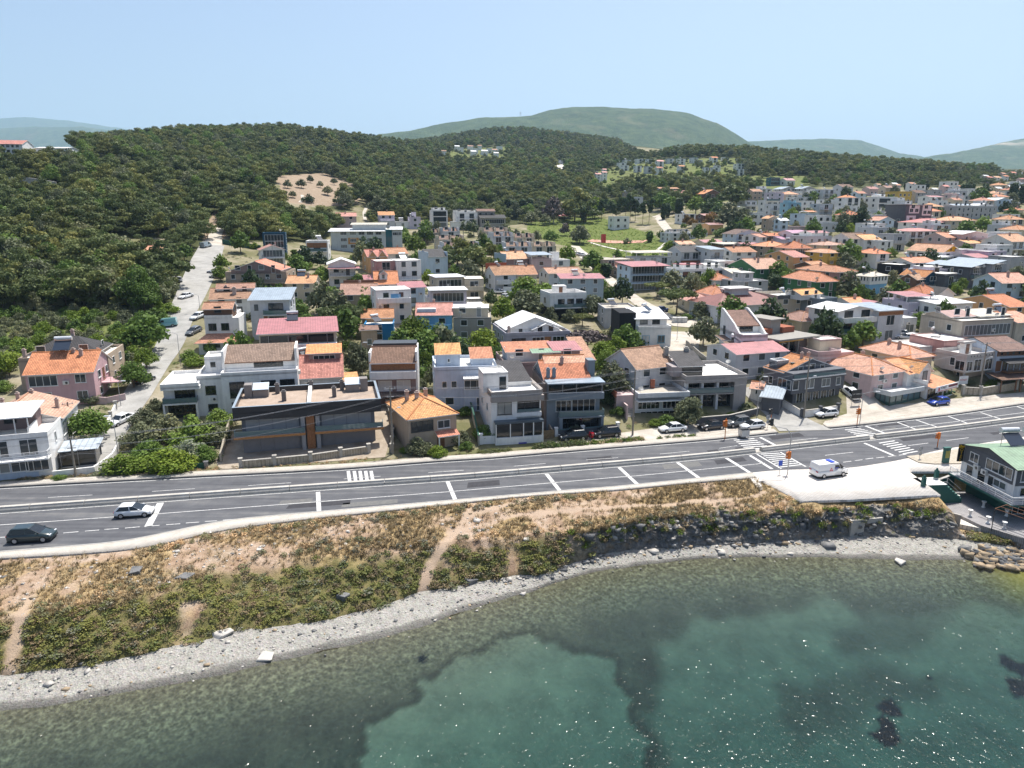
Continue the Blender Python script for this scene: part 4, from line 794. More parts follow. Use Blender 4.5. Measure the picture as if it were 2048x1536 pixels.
h.box(.9,W_-.9,1.1,D_-.2,-2,5.6,wm);h.flat(0,W_,0,D_,7.0,.75,M_FASCIA,M_DECKG2 if 'M_DECKG2' in globals()else dusty('brown_screed',(.3,.23,.18),(.42,.34,.28),.7),.28,'fascia');h.box(0,W_,0,D_,5.15,6.24,M_FASCIA,'fascia')
mb=MB();[mb.box(*q,7.003,7.05)for q in((-.03,W_+.03,-.03,.3),(-.03,W_+.03,D_-.3,D_+.03),(-.03,.3,.3,D_-.3),(W_-.3,W_+.03,.3,D_-.3))];h.one('coping',mb,M_CAPM)
for a,b in((-.1,W_*.47),(W_*.535,W_+.25)):
 mb=MB();mb.box(a,b,-.5,1.1,2.62,2.95);o=h.one('balcony',mb,M_WOODB);mb=MB();mb.box(a+.02,b-.02,-.48,1.1,2.952,2.99);mb.build('floor',M_PANELG,o);h.rail([(a+.1,1.05),(a+.1,-.4),(b-.1,-.4),(b-.1,1.05)],2.99,.75,'gl',o)
cx_=W_*.505;h.box(cx_-.55,cx_+.55,.4,1.1,-1,5.5,M_WOOD,'wood_panel')
for a in(-1.15,.85):h.box(cx_+a-.12,cx_+a+.42,.3,1.1,-1,5.5,bm,'pillar')
for i in range(4):
 for a,b in((1.4,cx_-1.5),(cx_+1.5,W_-1.4)):
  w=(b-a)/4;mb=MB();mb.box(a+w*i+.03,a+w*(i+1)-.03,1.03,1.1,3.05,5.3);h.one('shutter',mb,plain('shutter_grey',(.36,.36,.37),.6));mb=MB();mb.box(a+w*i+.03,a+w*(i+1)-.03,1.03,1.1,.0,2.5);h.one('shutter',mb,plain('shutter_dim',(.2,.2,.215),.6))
mb=MB();mb.box(cx_-.25,cx_+.25,.3,D_-.3,6.25,7.12);h.one('party_wall',mb,M_DECK)
for x in(W_*.1,W_*.765):
 h.box(x,x+2.1,D_-3.4,D_-1.6,6.2,7.5,plaster((.24,.22,.21)),'stair_house');mb=MB();P=[(x-.05,D_-3.6,7.5),(x+2.2,D_-3.6,7.5),(x+2.2,D_-1.5,8.1),(x-.05,D_-1.5,8.1)];mb.quad(P);mb.quad([(p[0],p[1],p[2]-.1)for p in P][::-1]);h.one('skylight',mb,plain('skylight_glass',(.5,.56,.62),.15));
 x2=x-1.2 if x<W_/2 else x+2.2;h.box(x2,x2+1.1,D_-3.3,D_-1.7,6.2,8.2,plaster((.24,.22,.21)),'stair_house')
for q in((W_*.325,D_*.45),(W_*.68,D_*.5),(W_*.265,D_-1.5),(W_*.74,D_-1.7),(W_*.51,D_-.8)):h.chim(q[0],q[1],6.4,1.2,.6,plaster((.16,.15,.15)))
h.done();DARK=h
h=G('B',1505,795,1890,745,4.9,9.5,'hip','tan',TERRA,'small two storey cottage with bright orange hipped roof and red tiled porch',win='-',ch=3,side=False,rh=1.9,o=.35);W_=h.W
h.win('f',W_*.28,2.9,W_*.46,1.5,nm=4,fr=M_FRD);h.win('f',W_*.73,2.95,1.9,1.2);h.shed(W_*.54,W_-.1,-1.5,0,2.2,.45,SALM,o=.05,name='porch_roof');h.door('f',W_*.66,0,1.1);h.posts([(W_*.56,-1.35),(W_-.2,-1.35)],-.5,2.2,.08)
mb=MB();[mb.box(W_+.05,W_+.95,2.2+i*.38,2.6+i*.38,-1,.3+i*.28)for i in range(8)];h.one('outside_stair',mb,M_CONC);h.done()
h=G('B',1715,378,2225,362,7.1,9,'flat','pb',None,'pale blue grey flat roofed house with two small orange roofed stair towers',win='-',side=True,dish=False);W_=h.W
h.box(.4,4.2,2.5,5.2,6.5,8.6,plaster(C['pb']),'stair_house');h.shed(.4,4.2,2.5,5.2,8.6,1.3,TERRA,o=.2);h.win('f',2.4,7.3,.4,.6,y=2.5);h.box(W_-4,W_-.6,2.5,5.2,6.5,7.8,plaster(C['pb']),'stair_house');h.shed(W_-4,W_-.6,2.5,5.2,7.8,1.3,TERRA,o=.2)
h.box(W_*.45,W_+.3,-1.0,0,-1,5.2);h.shed(W_*.45,W_+.5,-1.3,0,5.4,.25,WHM,o=.1,name='canopy');h.win('f',W_*.6,3.6,3.0,1.5,y=-1.0);h.win('f',W_*.88,3.7,1.5,1.2,y=-1.0);h.win('f',W_*.15,3.7,.8,1.1);h.win('f',W_*.3,3.7,.9,1.1);h.row('f',W_*.5,W_,0,'d',y=-1.0);h.row('f',.5,W_*.4,0,'w');h.done()
h=House('tall white villa with flat roof terrace, stair tower and purple banner','C',(330,660),(735,637),7.5,(215,500),'w');W_,D_=h.W,h.D;h.box(0,W_*.5,0,D_,-2,7.1);h.box(W_*.5,W_,.5,D_,-2,7.1);gm=plaster((.33,.3,.28));h.box(-.02,W_+.3,-.25,.6,6.0,6.75,gm,'cornice');h.box(W_-.02,W_+.32,.6,D_,6.0,7.5,gm,'cornice')
h.flat(0,W_,0,D_,7.5,.75,gm);h.rail([(.5,.1),(W_*.42,.1)],6.8,.75,'wh');h.rail([(W_*.52,.1),(W_-.3,.1)],6.8,.75,'wh')
h.box(-.6,W_*.42,3.0,7.0,6.7,9.5,name='stair_house');h.flat(-.6,W_*.42,3.0,7.0,9.7,.2);h.win('f',W_*.31,6.8,1.0,2.2,y=3.0,fr=M_FRD,nm=1);h.dish(W_*.25,3.6,9.6);h.box(W_*.42,W_-.5,4.2,D_,6.7,7.9);h.shed(W_*.42,W_-.5,4.1,D_-1,7.9,1.6,DKT,o=.1)
h.win('f',W_*.26,4.1,2.1,1.9,fr=M_FRD);h.win('f',W_*.75,4.4,W_*.44,1.6,y=.5,fr=M_FRD,gl=M_GLD);h.box(W_*.5,W_,.0,.5,3.6,4.2);h.rail([(W_*.52,.1),(W_-.05,.1)],4.2,.5,'gl')
h.box(.35,W_,-1.2,0,-2,.95);h.box(.35,W_,-1.2,.2,3.0,3.3,plain('dark_sheet',(.06,.085,.11),.4),'porch_roof');h.box(.5,W_-.2,-.9,0,.95,3.0,M_GLD,'porch_glass');h.posts([(.45,-1.1),(W_*.34,-1.1),(W_*.6,-1.1),(W_-.1,-1.1),(W_*.8,-1.1)],.95,3.0,.07)
mb=MB();mb.box(W_*.5,W_*.66,-1.27,-1.21,-.95,.1);o=h.one('banner',mb,plain('banner_purple',(.1,.09,.36),.6));h.sign('SATILIK',(W_*.58,-1.29,-.35),.36,M_PAINT,depth=.005)
h.win('l',3,4,1.0,1.2);h.win('l',7,4,1.0,1.2);h.done();WV=h
h=House('dark slate three storey house with orange roof and glazed top veranda','C',(785,577),(1235,562),7.9,11.5,'bg');W_,D_=h.W,h.D;h.box(0,W_-.4,.8,D_,-2,7.5);h.box(0,W_,-.2,.8,5.1,6.0);h.box(-.1,W_+.1,-.3,3.2,7.55,7.7,M_CAPM,'canopy');h.gx(0,W_-1.6,2.6,D_,7.7,1.9,TERRA,ratio=.55,o=.2);h.box(W_-1.5,W_-.4,4.2,6.2,7,10.1,name='chimney_stack')
h.box(.9,W_*.83,7.6,9.0,8.8,9.7);h.gx(.9,W_*.83,6.8,9.6,9.4,.8,TERRA,o=.2)
for q in(.6,1.5):h.chim(q,3.2,8.2,.9,.5,h.wm)
h.chim(W_*.4,6.6,9.4,.7,.5);h.box(.3,W_-.3,.55,.8,6.0,7.5,M_GLD,'veranda_glass');h.posts([(.15,.6),(W_*.27,.6),(W_*.52,.6),(W_-.15,.6)],6.0,7.55,.08,M_RAIL);h.rail([(.1,-.1),(W_-.1,-.1)],6.0,.25,'wh')
h.win('f',W_*.3,3.1,2.4,1.7,y=.8,gl=M_GLD);h.win('f',W_*.66,3.0,3.6,1.9,y=.8,gl=M_GLD);h.balcony(1.6,W_+.1,2.5,1.3,.8,'gl');h.box(1.7,2.2,-.5,.8,-1,2.35);h.box(W_-.4,W_,-.4,.8,-1,2.35);h.win('f',W_*.58,.1,W_*.72,2.1,y=.75,fr=M_FRD,gl=M_GLD,nm=5);h.row('l',1,D_-1,5.2,'w',n=2);h.box(-.4,0,1,D_,-2,7.4,plaster((.2,.16,.145)),'side_wall');h.done();SL=h
h=G('C',440,425,1110,400,5.6,10,'flat','mv',None,'wide brown terrace house with patched orange and red roofs behind the slate house',win='w',side=True,deck=M_DECKG,tops=((.06,.62,.3,.8,1.7,'shed',.8,'lg',TERRA2),(.62,.93,.2,.65,1.9,'shed',.7,'mv',REDM)))
h.shed(h.W*.93,h.W+1.2,1,h.D,5.4,2.4,TERRA,dirn='b');h.shed(h.W*.36,h.W*.66,1.4,3.4,6.9,.25,GNM,name='awning');h.dish(1.2,.3,5.8);h.done()
h=House('broad grey villa with big white low gabled roof and white dormers','C',(445,185),(960,165),5.6,12.5,'lg');h.wc=(.36,.35,.4);h.wm=plaster(h.wc);W_,D_=h.W,h.D;h.box(0,W_,0,D_,-2,5.0);h.flat(0,W_,0,D_,5.6,.6);wm=plaster(C['w']);h.box(1.2,W_-1.5,2.2,D_-1,5.0,6.0,wm,'upper_wall');h.gy(.6,W_-.8,2.0,D_-.6,6.0,2.2,WHM,wm=wm,o=.3)
h.box(W_*.46,W_*.82,1.0,3,5.0,6.0,wm,'upper_wall');h.gy(W_*.44,W_*.84,1.0,5,6.0,1.0,WHM,wm=wm,o=.25);h.win('f',W_*.55,5.3,1.1,1.4,y=1.0,gl=M_GLD);h.win('f',W_*.72,5.3,1.1,1.4,y=1.0,gl=M_GLD);h.win('f',W_*.27,5.2,.9,1.5,y=2.2)
h.box(W_,W_+2.5,3,D_,-2,4.2);h.win('f',W_*.2,2.9,2.8,1.6,fr=M_FRD,gl=M_GLD);h.win('f',W_*.5,2.7,2.4,1.9,gl=M_GLD);h.box(W_*.6,W_*.7,-.04,.0,2.6,4.6,M_WOOD,'wood_panel');h.win('f',W_*.82,2.7,2.4,1.9,gl=M_GLD);h.row('f',.5,W_-.5,0,'d');h.row('l',1,D_-1,2.6,'w',n=3);h.chim(.9,1.2,5.6,.9);h.done()
h=G('H',690,1185,985,1150,5.2,8.5,'gx','lg',OLDT,'pale grey two storey house with weathered salmon tiled roof above the street',win='w',ch=0,rh=2.4);h.shed(-1.8,-.1,2.2,4.2,4.0,.5,TERRA,name='porch_roof');h.balcony(2,5,2.5,1.5,side='l');h.done()
h=House('grey modern villa with white roof terrace and slate roofed loft by the side lane','H',(1085,1247),(1575,1230),5.6,11,'gy',fr=M_FRW);h.wm=plaster((.33,.31,.3));W_,D_=h.W,h.D;h.box(0,W_*.8,1.0,D_,-2,5.0);h.box(W_*.8,W_,-.2,D_,-2,5.0);h.box(0,W_*.8,-.3,1.0,4.4,5.0);h.flat(0,W_,-.3,D_,5.6,.6,h.wm)
h.box(-1.4,W_*.36,2.2,8.5,5.0,6.6,plaster((.34,.3,.3)),'upper_wall');h.box(W_*.02,W_*.36,2.15,2.2,5.1,6.55,M_GLD,'loft_glass');h.shed(-.4,W_*.4,2.0,7.5,6.7,1.5,DKT,o=.05);h.chim(-.6,7.6,7.6,1.1,.7,M_CONC);h.chim(W_*.28,7.4,7.6,1.0,.7,M_CONC);h.box(W_*.42,W_*.6,9,D_+6,-2,5.2);h.flat(W_*.3,W_*.75,D_,D_+7,5.2,.5)
for i in range(3):h.win('f',W_*(.16+.24*i),2.75,2.3,1.55,y=1.0,fr=M_FRD,gl=M_GLD);h.win('f',W_*(.2+.25*i),.1,2.4,2.0,y=1.0,fr=M_FRD,gl=M_GLD);h.box(W_*(.04+.25*i)-.2,W_*(.04+.25*i)+.2,.1,1.0,-1,4.4,plaster(C['lg']),'pier')
h.balcony(0,W_*.8,2.6,1.4,1.0,'gl');h.dish(W_*.95,6,5.6);h.done();GV=h
h=House('low pink walled house with brick edged roof terrace and outside stair','H',(705,1388),(1120,1372),3.9,(940,1270),'lg');pk=plaster(C['pk']);W_,D_=h.W,h.D;h.box(0,W_,1.2,D_,-2,3.3);h.box(-3.0,0,1.5,D_,-2,3.3,pk,'pink_wall');h.flat(0,W_,-.1,D_,3.9,.6,deck=M_DECKG);h.box(-.02,W_,-.2,1.2,2.45,2.6,plaster(C['w']),'canopy')
h.box(-3.0,W_*.85,D_-.01,D_+.2,3.0,4.3,M_BRICK,'brick_parapet');h.box(-3.2,-3.0,1.5,D_,3.0,3.9,M_BRICK,'brick_parapet');h.box(W_*.45,W_*.53,5,5.5,3.3,4.8,M_BRICK,'brick_pier');h.box(W_*.3,W_*.4,D_-.4,D_+.1,4.2,5.2,M_BRICK,'brick_pier');mb=MB()
for i in range(12):mb.box(-1.7,-.3,-.6+i*.36,-.2+i*.36,-1.2,-.4+i*.3)
h.one('outside_stair',mb,M_CONC);h.box(-1.95,-1.72,-.6,4,-1.5,2.2,pk,'pink_wall');h.win('f',W_*.26,.95,W_*.42,1.35,y=1.15,nm=5,gl=M_GLD);h.win('f',W_*.74,.95,W_*.42,1.35,y=1.15,nm=5,gl=M_GLD);h.win('f',W_*.5,-.5,W_*.8,1.1,y=1.15,gl=M_GLD);h.dish(.8,1.2,3.6);h.done();PKH=h
h=House('dark grey corner house with orange gabled roof and white window surrounds','D',(745,752),(1165,705),5.7,(592,680),'dg',fr=M_FRW);h.wc=(.13,.135,.15);h.wm=plaster(h.wc);W_,D_=h.W,h.D;h.box(0,W_,0,D_,2.2,5.7);h.box(1.2,W_,.8,D_,-2,2.2);h.gy(0,W_,2.0,D_,5.6,1.9,TERRA,o=.25,og=.15);h.box(0,W_-.1,-.35,.0,4.7,4.85,plaster(C['w']),'balcony_edge');h.box(0,W_,-.3,2.0,4.5,4.7)
h.P[('wall',h.wm.name)][0].v;h.rail([(.1,-.2),(W_-.1,-.2)],4.85,.55,'gl');h.win('f',W_*.3,5.0,1.1,1.3,y=1.98);h.win('f',W_*.52,5.0,1.3,1.6,y=1.98);h.win('f',W_*.72,5.2,1.0,1.1,y=1.98)
h.win('f',.75,2.9,1.3,1.6);h.win('f',W_*.33,2.9,1.9,1.6);h.win('f',W_*.64,2.9,1.9,1.4);h.win('f',W_*.88,2.9,1.0,1.4);h.win('l',1.7,2.9,3.0,1.6,nm=3);h.win('l',D_-1.8,3.0,1.0,1.3)
for i in range(5):h.win('f',1.9+(W_-2.6)*(i+.4)/5,.05,1.35,2.0,y=.8,gl=M_GLD,nm=2)
h.box(-.4,W_,-.1,D_*.2,-.5,.05,M_CONC,'terrace');h.chim(W_*.45,D_*.55,7.3,.8,.4);h.chim(W_*.62,D_*.62,7.1,.8,.4);h.box(.4,2.9,D_*.62,D_*.9,5.5,6.9);h.flat(.4,2.9,D_*.62,D_*.9,7.1,.3,plaster(C['w']));mb=MB();mb.box(2.6,3.5,D_*.45,D_*.56,6.66,6.72);h.one('skylight',mb,M_RGL);h.done();DG=h
r=wallthing('garden_wall','white front wall of the dark grey corner house','wall',gp((1563,812),(1603,835),(1640,830),(1675,824)),1.1,.25,plaster(C['w']),M_CONC,6,plaster(C['dg']))
h2=G('D',500,935,640,985,2.3,4.0,'shed','dg',GRM,'low dark shed with grey lean-to roof beside the dark grey corner house',win='-',ch=0,rh=.9,side=False,yaw=-28,cat='shed')
h2=G('D',410,855,500,905,2.1,3,'gx','w',TERRA,'tiny white annex with orange tiled roof on the side lane',win='w',ch=0,side=False,yaw=-28,cat='annex')
G('D',1380,762,1637,727,4.1,11,'hip','pk',TERRA,'pink house with large hipped orange roof behind the glass shop',win='w',ch=1,rh=2.2,o=.3)
h=House('single storey glass shop with white fascia roof on the forecourt','D',(1530,893),(1785,850),2.75,5.0,'lg',name='shop',cat='shop');W_,D_=h.W,h.D;fm=plain('shop_fascia',(.5,.53,.54),.5);h.box(0,W_,0,D_,-.6,.12,M_CONC,'plinth');mb=MB();mb.box(.25,W_-.25,.25,D_,.12,2.0);h.one('glazing',mb,M_RGL);h.flat(-.25,W_+.25,-.25,D_,2.75,.5,fm,name='fascia');h.box(-.24,W_+.24,-.24,D_,1.95,2.25,fm,'fascia')
for i in range(6):h.posts([(.22+(W_-.44)*i/5,.22),(.22,.22+(D_-.4)*i/5)],.12,1.96,.05,M_FRD,'mullion')
h.box(.25,W_-.25,.2,.26,.12,.75,plain('shop_dado',(.02,.075,.07),.4),'dado');h.box(.2,.26,.26,D_,.12,.75,plain('shop_dado',(.02,.075,.07),.4),'dado');h.done();SHOP=h
h=G('D',1665,745,1850,716,3.6,9,'gx','w',TERRA,'small white chapel-like house with pointed front gable behind the restaurant',win='-',ch=0,rh=1.7,side=False);W_=h.W;h.box(W_*.3,W_*.8,-.8,.4,-2,3.7);h.gy(W_*.26,W_*.84,-.8,4,3.7,1.7,TERRA,ratio=.5,o=.2);h.win('f',W_*.55,1.9,1.2,1.9,y=-.8,fr=M_FRD);h.done()
h=House('low restaurant with orange tiled lean-to roof and wide white sign','D',(1862,868),(2046,822),2.5,8,'w',name='restaurant',cat='restaurant');W_=h.W;D_=8;h.box(0,W_*.55,1,D_,-1,2.4);h.shed(0,W_,0,D_,2.55,1.3,TERRA,o=.15);h.box(0,.3,1,D_,2.3,3.6);h.posts([(W_-.2,.4),(W_*.75,.4),(W_*.58,.4)],-.5,2.5,.08);h.win('f',W_*.28,.1,W_*.42,1.9,y=1,fr=M_FRB,gl=M_GLD)
mb=MB();mb.box(.4,W_+.2,-.42,-.3,1.75,2.75);sb=h.one('sign_board',mb,plain('sign_white',(.78,.78,.78),.5));mb=MB();mb.box(W_*.58,W_*.97,-.445,-.425,2.2,2.6);mb.build('dark_panel',plain('sign_maroon',(.16,.02,.04),.5),sb);mb=MB();mb.box(.6,W_*.95,-.445,-.425,1.85,1.93);mb.build('red_line',plain('sign_red',(.5,.03,.03),.5),sb);mb=MB();mb.box(W_*.14,W_*.2,-.45,-.425,1.98,2.5);mb.build('red_mark',plain('sign_red',(.5,.03,.03),.5),sb)
h.sign('YÖNET',(W_*.36,-.45,2.35),.62,plain('sign_navy',(.02,.05,.12),.5),depth=.005);h.box(0,W_,-.2,.0,-.5,.55,plaster(C['w']),'low_wall');mb=MB();[mb.box(W_*.62+i*.7,W_*.62+i*.7+.45,-.1+.3*(i%2),.35+.3*(i%2),0,.9)for i in range(5)];h.one('planters',mb,plain('planter',(.03,.09,.035),.8));h.done();REST=h
h=House('pale panelled modern house with overhanging upper floor and round parapet holes','W',(935,482),(1530,415),5.8,(240,372),'lg');h.wm=plaster((.5,.47,.45));W_,D_=h.W,h.D;h.box(0,W_,0,D_,2.3,5.1);h.box(1.4,W_-.2,1.4,D_-.5,-2,2.3,plaster(C['tan']));h.flat(0,W_,0,D_,5.8,.7);h.win('f',.95,2.65,1.6,1.8,fr=M_FRW,gl=M_GLD);h.win('l',1.1,2.65,1.8,1.8,gl=M_GLD);h.win('f',W_*.38,2.5,1.9,2.2,gl=M_GLD);h.win('f',W_*.75,2.5,2.0,2.1,gl=M_GLD);h.win('l',D_*.42,3.3,1.0,1.5);h.box(W_*.25,W_*.5,D_*.35,D_*.5,5.1,7.4,plaster(C['w']),'stair_house');h.flat(W_*.2,W_*.6,D_*.33,D_*.55,7.6,.2);h.door('f',W_*.36,5.12,.9,2,y=D_*.35)
mb=MB();[mb.tube((W_*(.14+.1*i),-.02,5.3),(W_*(.14+.1*i),.005,5.3),.14,n=10)for i in(0,1,2,3,5,6,7)];h.one('parapet_holes',mb,M_FRD);h.row('l',1.5,D_-1,-.2,'w',y=1.4,n=3);h.posts([(.2,.2),(.2,D_-.4)],-1,2.3,.15,M_CONC);h.done()
h=House('white house with dark brown sheet roofs and black timber balcony at the right edge','W',(1530,405),(2150,372),6.0,11,'pb',fr=M_FRB);W_,D_=h.W,h.D;h.box(0,W_,0,D_,-2,6.0);h.gx(0,W_,-.3,D_,6.0,1.6,BRT,edge=M_FRD,o=.4);h.box(0,W_,-.1,0,4.9,5.9,plaster(C['br']),'loft_band');h.row('f',.3,W_-.3,4.1,'w',y=-.1,h=.8,n=5);h.box(W_*.2,W_*1.0,-1.5,0,1.9,2.05,M_WOOD,'balcony_floor');h.rail([(W_*.2,-1.4),(W_,-1.4)],2.05,.9,'bar');h.shed(W_*.15,W_*1.02,-1.8,0,3.9,.6,DKT,edge=M_FRD,name='balcony_roof');h.shed(-1.5,W_*.3,-3.2,-.2,1.3,.6,BRT,edge=M_FRD,name='porch_roof');h.shed(W_*.36,W_*1.05,-3.4,-.2,1.3,.6,BRT,edge=M_FRD,name='porch_roof');h.row('f',W_*.2,W_,2.05,'d',n=4);h.door('f',W_*.1,2,1.2,2);h.posts([(-1.3,-3),(W_*.28,-3),(W_*.4,-3.2),(W_,-3.2)],-1.2,1.3,.08,M_FRB);h.done()
G('D',290,590,700,640,4.9,9,'gx','lg',REDM,'grey house with long pink metal roof next to the dark grey corner house',yaw=18,ch=0,rh=1.0)
h=G('A',195,428,742,402,5.4,9.5,'gx','pk2',TERRA,'pink two storey house with orange roof and solar tank by the steep street',win='-',rh=2.4,ch=2,sol=False);h.wc=C['pk'];W_=h.W
h.win('f',W_*.25,3.2,W_*.42,1.7,nm=4);h.win('f',W_*.8,3.5,1.6,1.4);h.win('f',W_*.8,.9,1.6,1.3);h.row('f',.5,W_*.5,0,'w');h.solar(W_*.45,4.4,8.0,1.2);h.balcony(3,7.5,2.7,3.0,side='r');h.door('r',5,2.72,1.0);h.done()
h=G('A',140,308,860,238,5.6,10,'flat','tan',None,'grey beige house with dark hipped loft roof behind the pink house',win='w',yaw=14.5,tops=((.1,.85,.12,.9,.8,'hip',2.3,'tan',DKT),));h.chim(h.W*.5,6,8.0,1.0);h.chim(.8,.8,5.6,1.2);h.done()
h=G('F',430,925,655,920,7.0,9,'flat','w',None,'white three storey house with an orange skirt roof and an orange loft roof',win='-',side=True,tops=((-.02,1.0,.05,.5,1.9,'gx',.9,'br',TERRA2),));W_=h.W;h.win('f',W_*.27,4.0,1.5,1.4,gl=M_GLD);h.win('f',W_*.72,4.0,1.5,1.4,gl=M_GLD);h.box(-.9,W_+.4,-2.4,0,-2,2.0);h.slope([([(-1.6,-3.1,2.0),(W_+2.0,-3.1,2.0),(W_-.2,.0,3.4),(.2,0,3.4)],((-1.6,-3.1,2),(W_+2,-3.1,2)))],tiles(SALM),M_FRW,name='skirt_roof');h.row('f',-.5,W_+.2,.1,'w',y=-2.4,n=3);h.box(W_,W_+1.2,0,7,-2,6.5);h.done()
h=G('F',478,790,800,780,4.2,9,'gx','w',OLDT,'white house with mottled orange roof and raised roof loft',win='w',rh=1.9,tops=((.15,1.1,.35,.8,2.0,'gx',.8,'w',OLDT),));h.chim(h.W*.6,1.8,5.0,1.3,.8);h.done()
h=G('F',600,575,1090,572,5.2,11,'flat','tan',None,'wide brown villa with broad orange gable roof at the upper end of the steep street',win='w',bal='1b',tops=((.1,.9,.0,.95,1.0,'gy',2.2,'mv',SALM),),sol=False);h.dish(1,.5,5.3);h.done()
G('F',884,398,1075,394,5.0,8,'gy','w',SALM,'narrow white house with dark timbered orange gable below the blue glass house',win='g',rh=1.3,bal='1b')
h=G('F',897,262,1080,257,7.2,8,'flat','db',None,'dark blue glass fronted house with white rooftop rail beside the woods',win='g',par=.9);h.done()
h=G('F',1245,326,1420,325,6.6,8,'flat','w',None,'white house with brown timber top storey band and flat white roof',win='d',bal='1g',par=.3);h.box(.3,h.W-.3,-.05,0,4.3,5.9,M_WOOD,'wood_panel');h.done()
h=House('long pale school building with orange panels and glass stair tower','F',(1500,246),(1880,242),7.2,11,'lg',name='school',cat='school',yaw=8);W_,D_=h.W,h.D;h.wm=plaster((.55,.58,.58));wd=W_*.36;h.box(-2.6,W_+wd,0,D_,-2,7.0);h.shed(-3.2,W_*1.0,-.5,D_,7.0,.9,WHM,edge=M_FRW);h.box(W_*.3,W_,4,9,7,9.4);h.shed(W_*.28,W_*1.02,3.4,9.5,9.4,.6,CRM,edge=M_FRW);h.shed(W_+2,W_+wd,-.3,D_,7.6,.8,WHM,edge=M_FRW);h.box(W_,W_+wd,.2,D_,6.9,7.6)
for st in range(3):
 for x in(.12,.32,.5,.68,.86):h.win('f',W_*x,st*2.4+.8,2.3,1.3,nm=4)
h.box(W_*.21,W_*.44,-.05,0,2.2,4.6,plain('orange_panel',(.5,.24,.07),.6),'orange_panel');h.win('f',W_*.32,2.9,2.3,1.3,y=-.05,nm=4);h.win('f',W_+1.4,.2,2.4,7.4,fr=M_FRD,gl=plain('teal_glass',(.02,.12,.15),.08),nm=2,y=-.02);h.win('f',W_+wd*.62,5.4,2.2,1.2,nm=3);h.win('f',W_+wd*.85,5.4,1.6,1.2,nm=3);h.done()
G('F',1425,512,1640,522,6.4,9,'gy','w',WHM,'white house with low white gable roof and pink awning',win='b',rh=1.3,ch=0,bal='1b').shed(.2,8,-1.2,.4,5.2,.3,REDM,name='awning')
G('F',1090,662,1318,660,4.6,7.5,'gx','cr',TERRA,'cream house with orange roof, roof terrace and solar tank',win='w',rh=1.5,sol=True)
h=G('F',797,806,1112,800,8.2,9,'shed','lg',GRM,'tall grey house with blue grey metal roof and big loft window',win='-',rh=1.6,ch=0);W_=h.W;h.win('f',W_*.65,5.9,3.0,1.7,fr=M_FRD);h.win('f',W_*.15,6.2,.8,1.2,fr=M_FRD);h.balcony(W_*.33,W_+.1,5.3,1.2,kind='gl');h.win('f',W_*.65,2.9,3.0,1.9,fr=M_FRD);h.box(W_*.32,W_*.42,-.04,0,2.7,5.0,M_WOOD,'wood_panel');h.win('f',W_*.2,3.5,.5,.5,fr=M_FRD);h.done()
h=G('F',870,1078,1490,1052,7.3,9,'shed','cr',REDM,'long cream house with dark loggia and pink metal roof behind the brown roofed villa',win='-',rh=1.4,ch=0);W_=h.W;h.box(.2,W_-.5,-.05,0,5.5,7.0,M_GLD,'loggia');h.box(-.1,W_,-1.2,0,4.5,5.4,plaster(C['lg']),'balcony_front');h.win('f',W_*.25,2.5,3.6,1.6,gl=M_SHUT);h.win('f',W_*.47,2.3,1.4,2.1);h.win('f',W_*.75,2.6,2.6,1.4,gl=M_SHUT);h.row('f',1,W_-1,0,'w');h.posts([(W_*(i+.5)/4,-1.1)for i in range(4)],5.4,7.3,.06,M_RAIL);h.solar(W_*.42,8,8.4);h.done()
h=G('B',525,462,978,440,3.6,10,'gx','lg',SALM,'house with broad salmon tiled roof and orange roofed dormer behind the dark modern pair',win='w',rh=2.6,ch=0);W_=h.W;h.box(W_*.4,W_*.98,4,7.5,4.5,6.6,plaster(C['mv']),'dormer');h.win('f',W_*.68,5.2,W_*.4,1.1,y=4,nm=4);h.shed(W_*.36,W_*1.0,3.6,7.6,6.7,.9,TERRA,o=.1);h.chim(.6,5.5,5.9,.8,1.0,M_FRW);h.done()
G('B',985,500,1095,492,2.3,3,'shed','tan',TERRA,'tiny shed with orange roof between the salmon roof and the brown roofed house',win='-',ch=0,side=False,cat='shed')
h=G('B',1205,335,1562,328,7.0,8,'gx','mv',BRT,'tall narrow house with brown tiled roof, wood loggia and white balcony band',win='-',rh=1.7,ch=0);W_=h.W;h.box(-.1,W_+.1,5,8.2,8.6,9.0,M_FRD,'ridge_box');h.box(.1,W_-.1,-.05,0,5.6,6.9,M_WOOD,'loggia');h.box(-.05,W_+.05,-1.0,0,4.3,5.5,plaster(C['w']),'balcony_front');h.win('f',W_*.3,2.2,2.2,1.7,gl=M_SHUT,y=-.0);h.win('f',W_*.72,2.2,2.2,1.7,gl=M_SHUT);h.box(-.3,0,0,8,0,8.5,plaster(C['w']));h.box(W_,W_+.3,0,8,0,8.5,plaster(C['w']));h.shed(-.3,W_+.3,-1.6,0,1.7,.3,BRT,edge=M_FRD,name='porch_roof');h.done()
h=G('G',530,915,815,912,6.0,8.5,'gx','bl',SALM,'bright blue house with orange roof and sunken white roof terrace',win='w',rh=1.8,ch=1,bal='1s');h.box(.2,h.W*.55,.8,5.5,5.4,7.0,plaster(C['paleb']),'terrace_wall');h.box(.5,h.W*.5,1.1,5.2,6.98,7.03,M_DECK,'terrace_floor');h.box(-.3,h.W+.6,-2.5,-2.3,-1,1.4,plaster(C['bl']),'garden_wall');h.done()
G('G',825,940,1130,938,5.2,8,'flat','con',None,'unpainted stained concrete house with flat roof next to the bright blue house',win='w',par=.2,deck=M_DECKG,tops=((.0,.92,.15,.9,1.9,'flat',0,'cr',None),))
G('G',110,992,345,988,4.3,6,'flat','blu',None,'small deep blue flat roofed house beside the umbrella pine',win='w',par=.4,ch=0).row('f',1,5,1.5,'w')
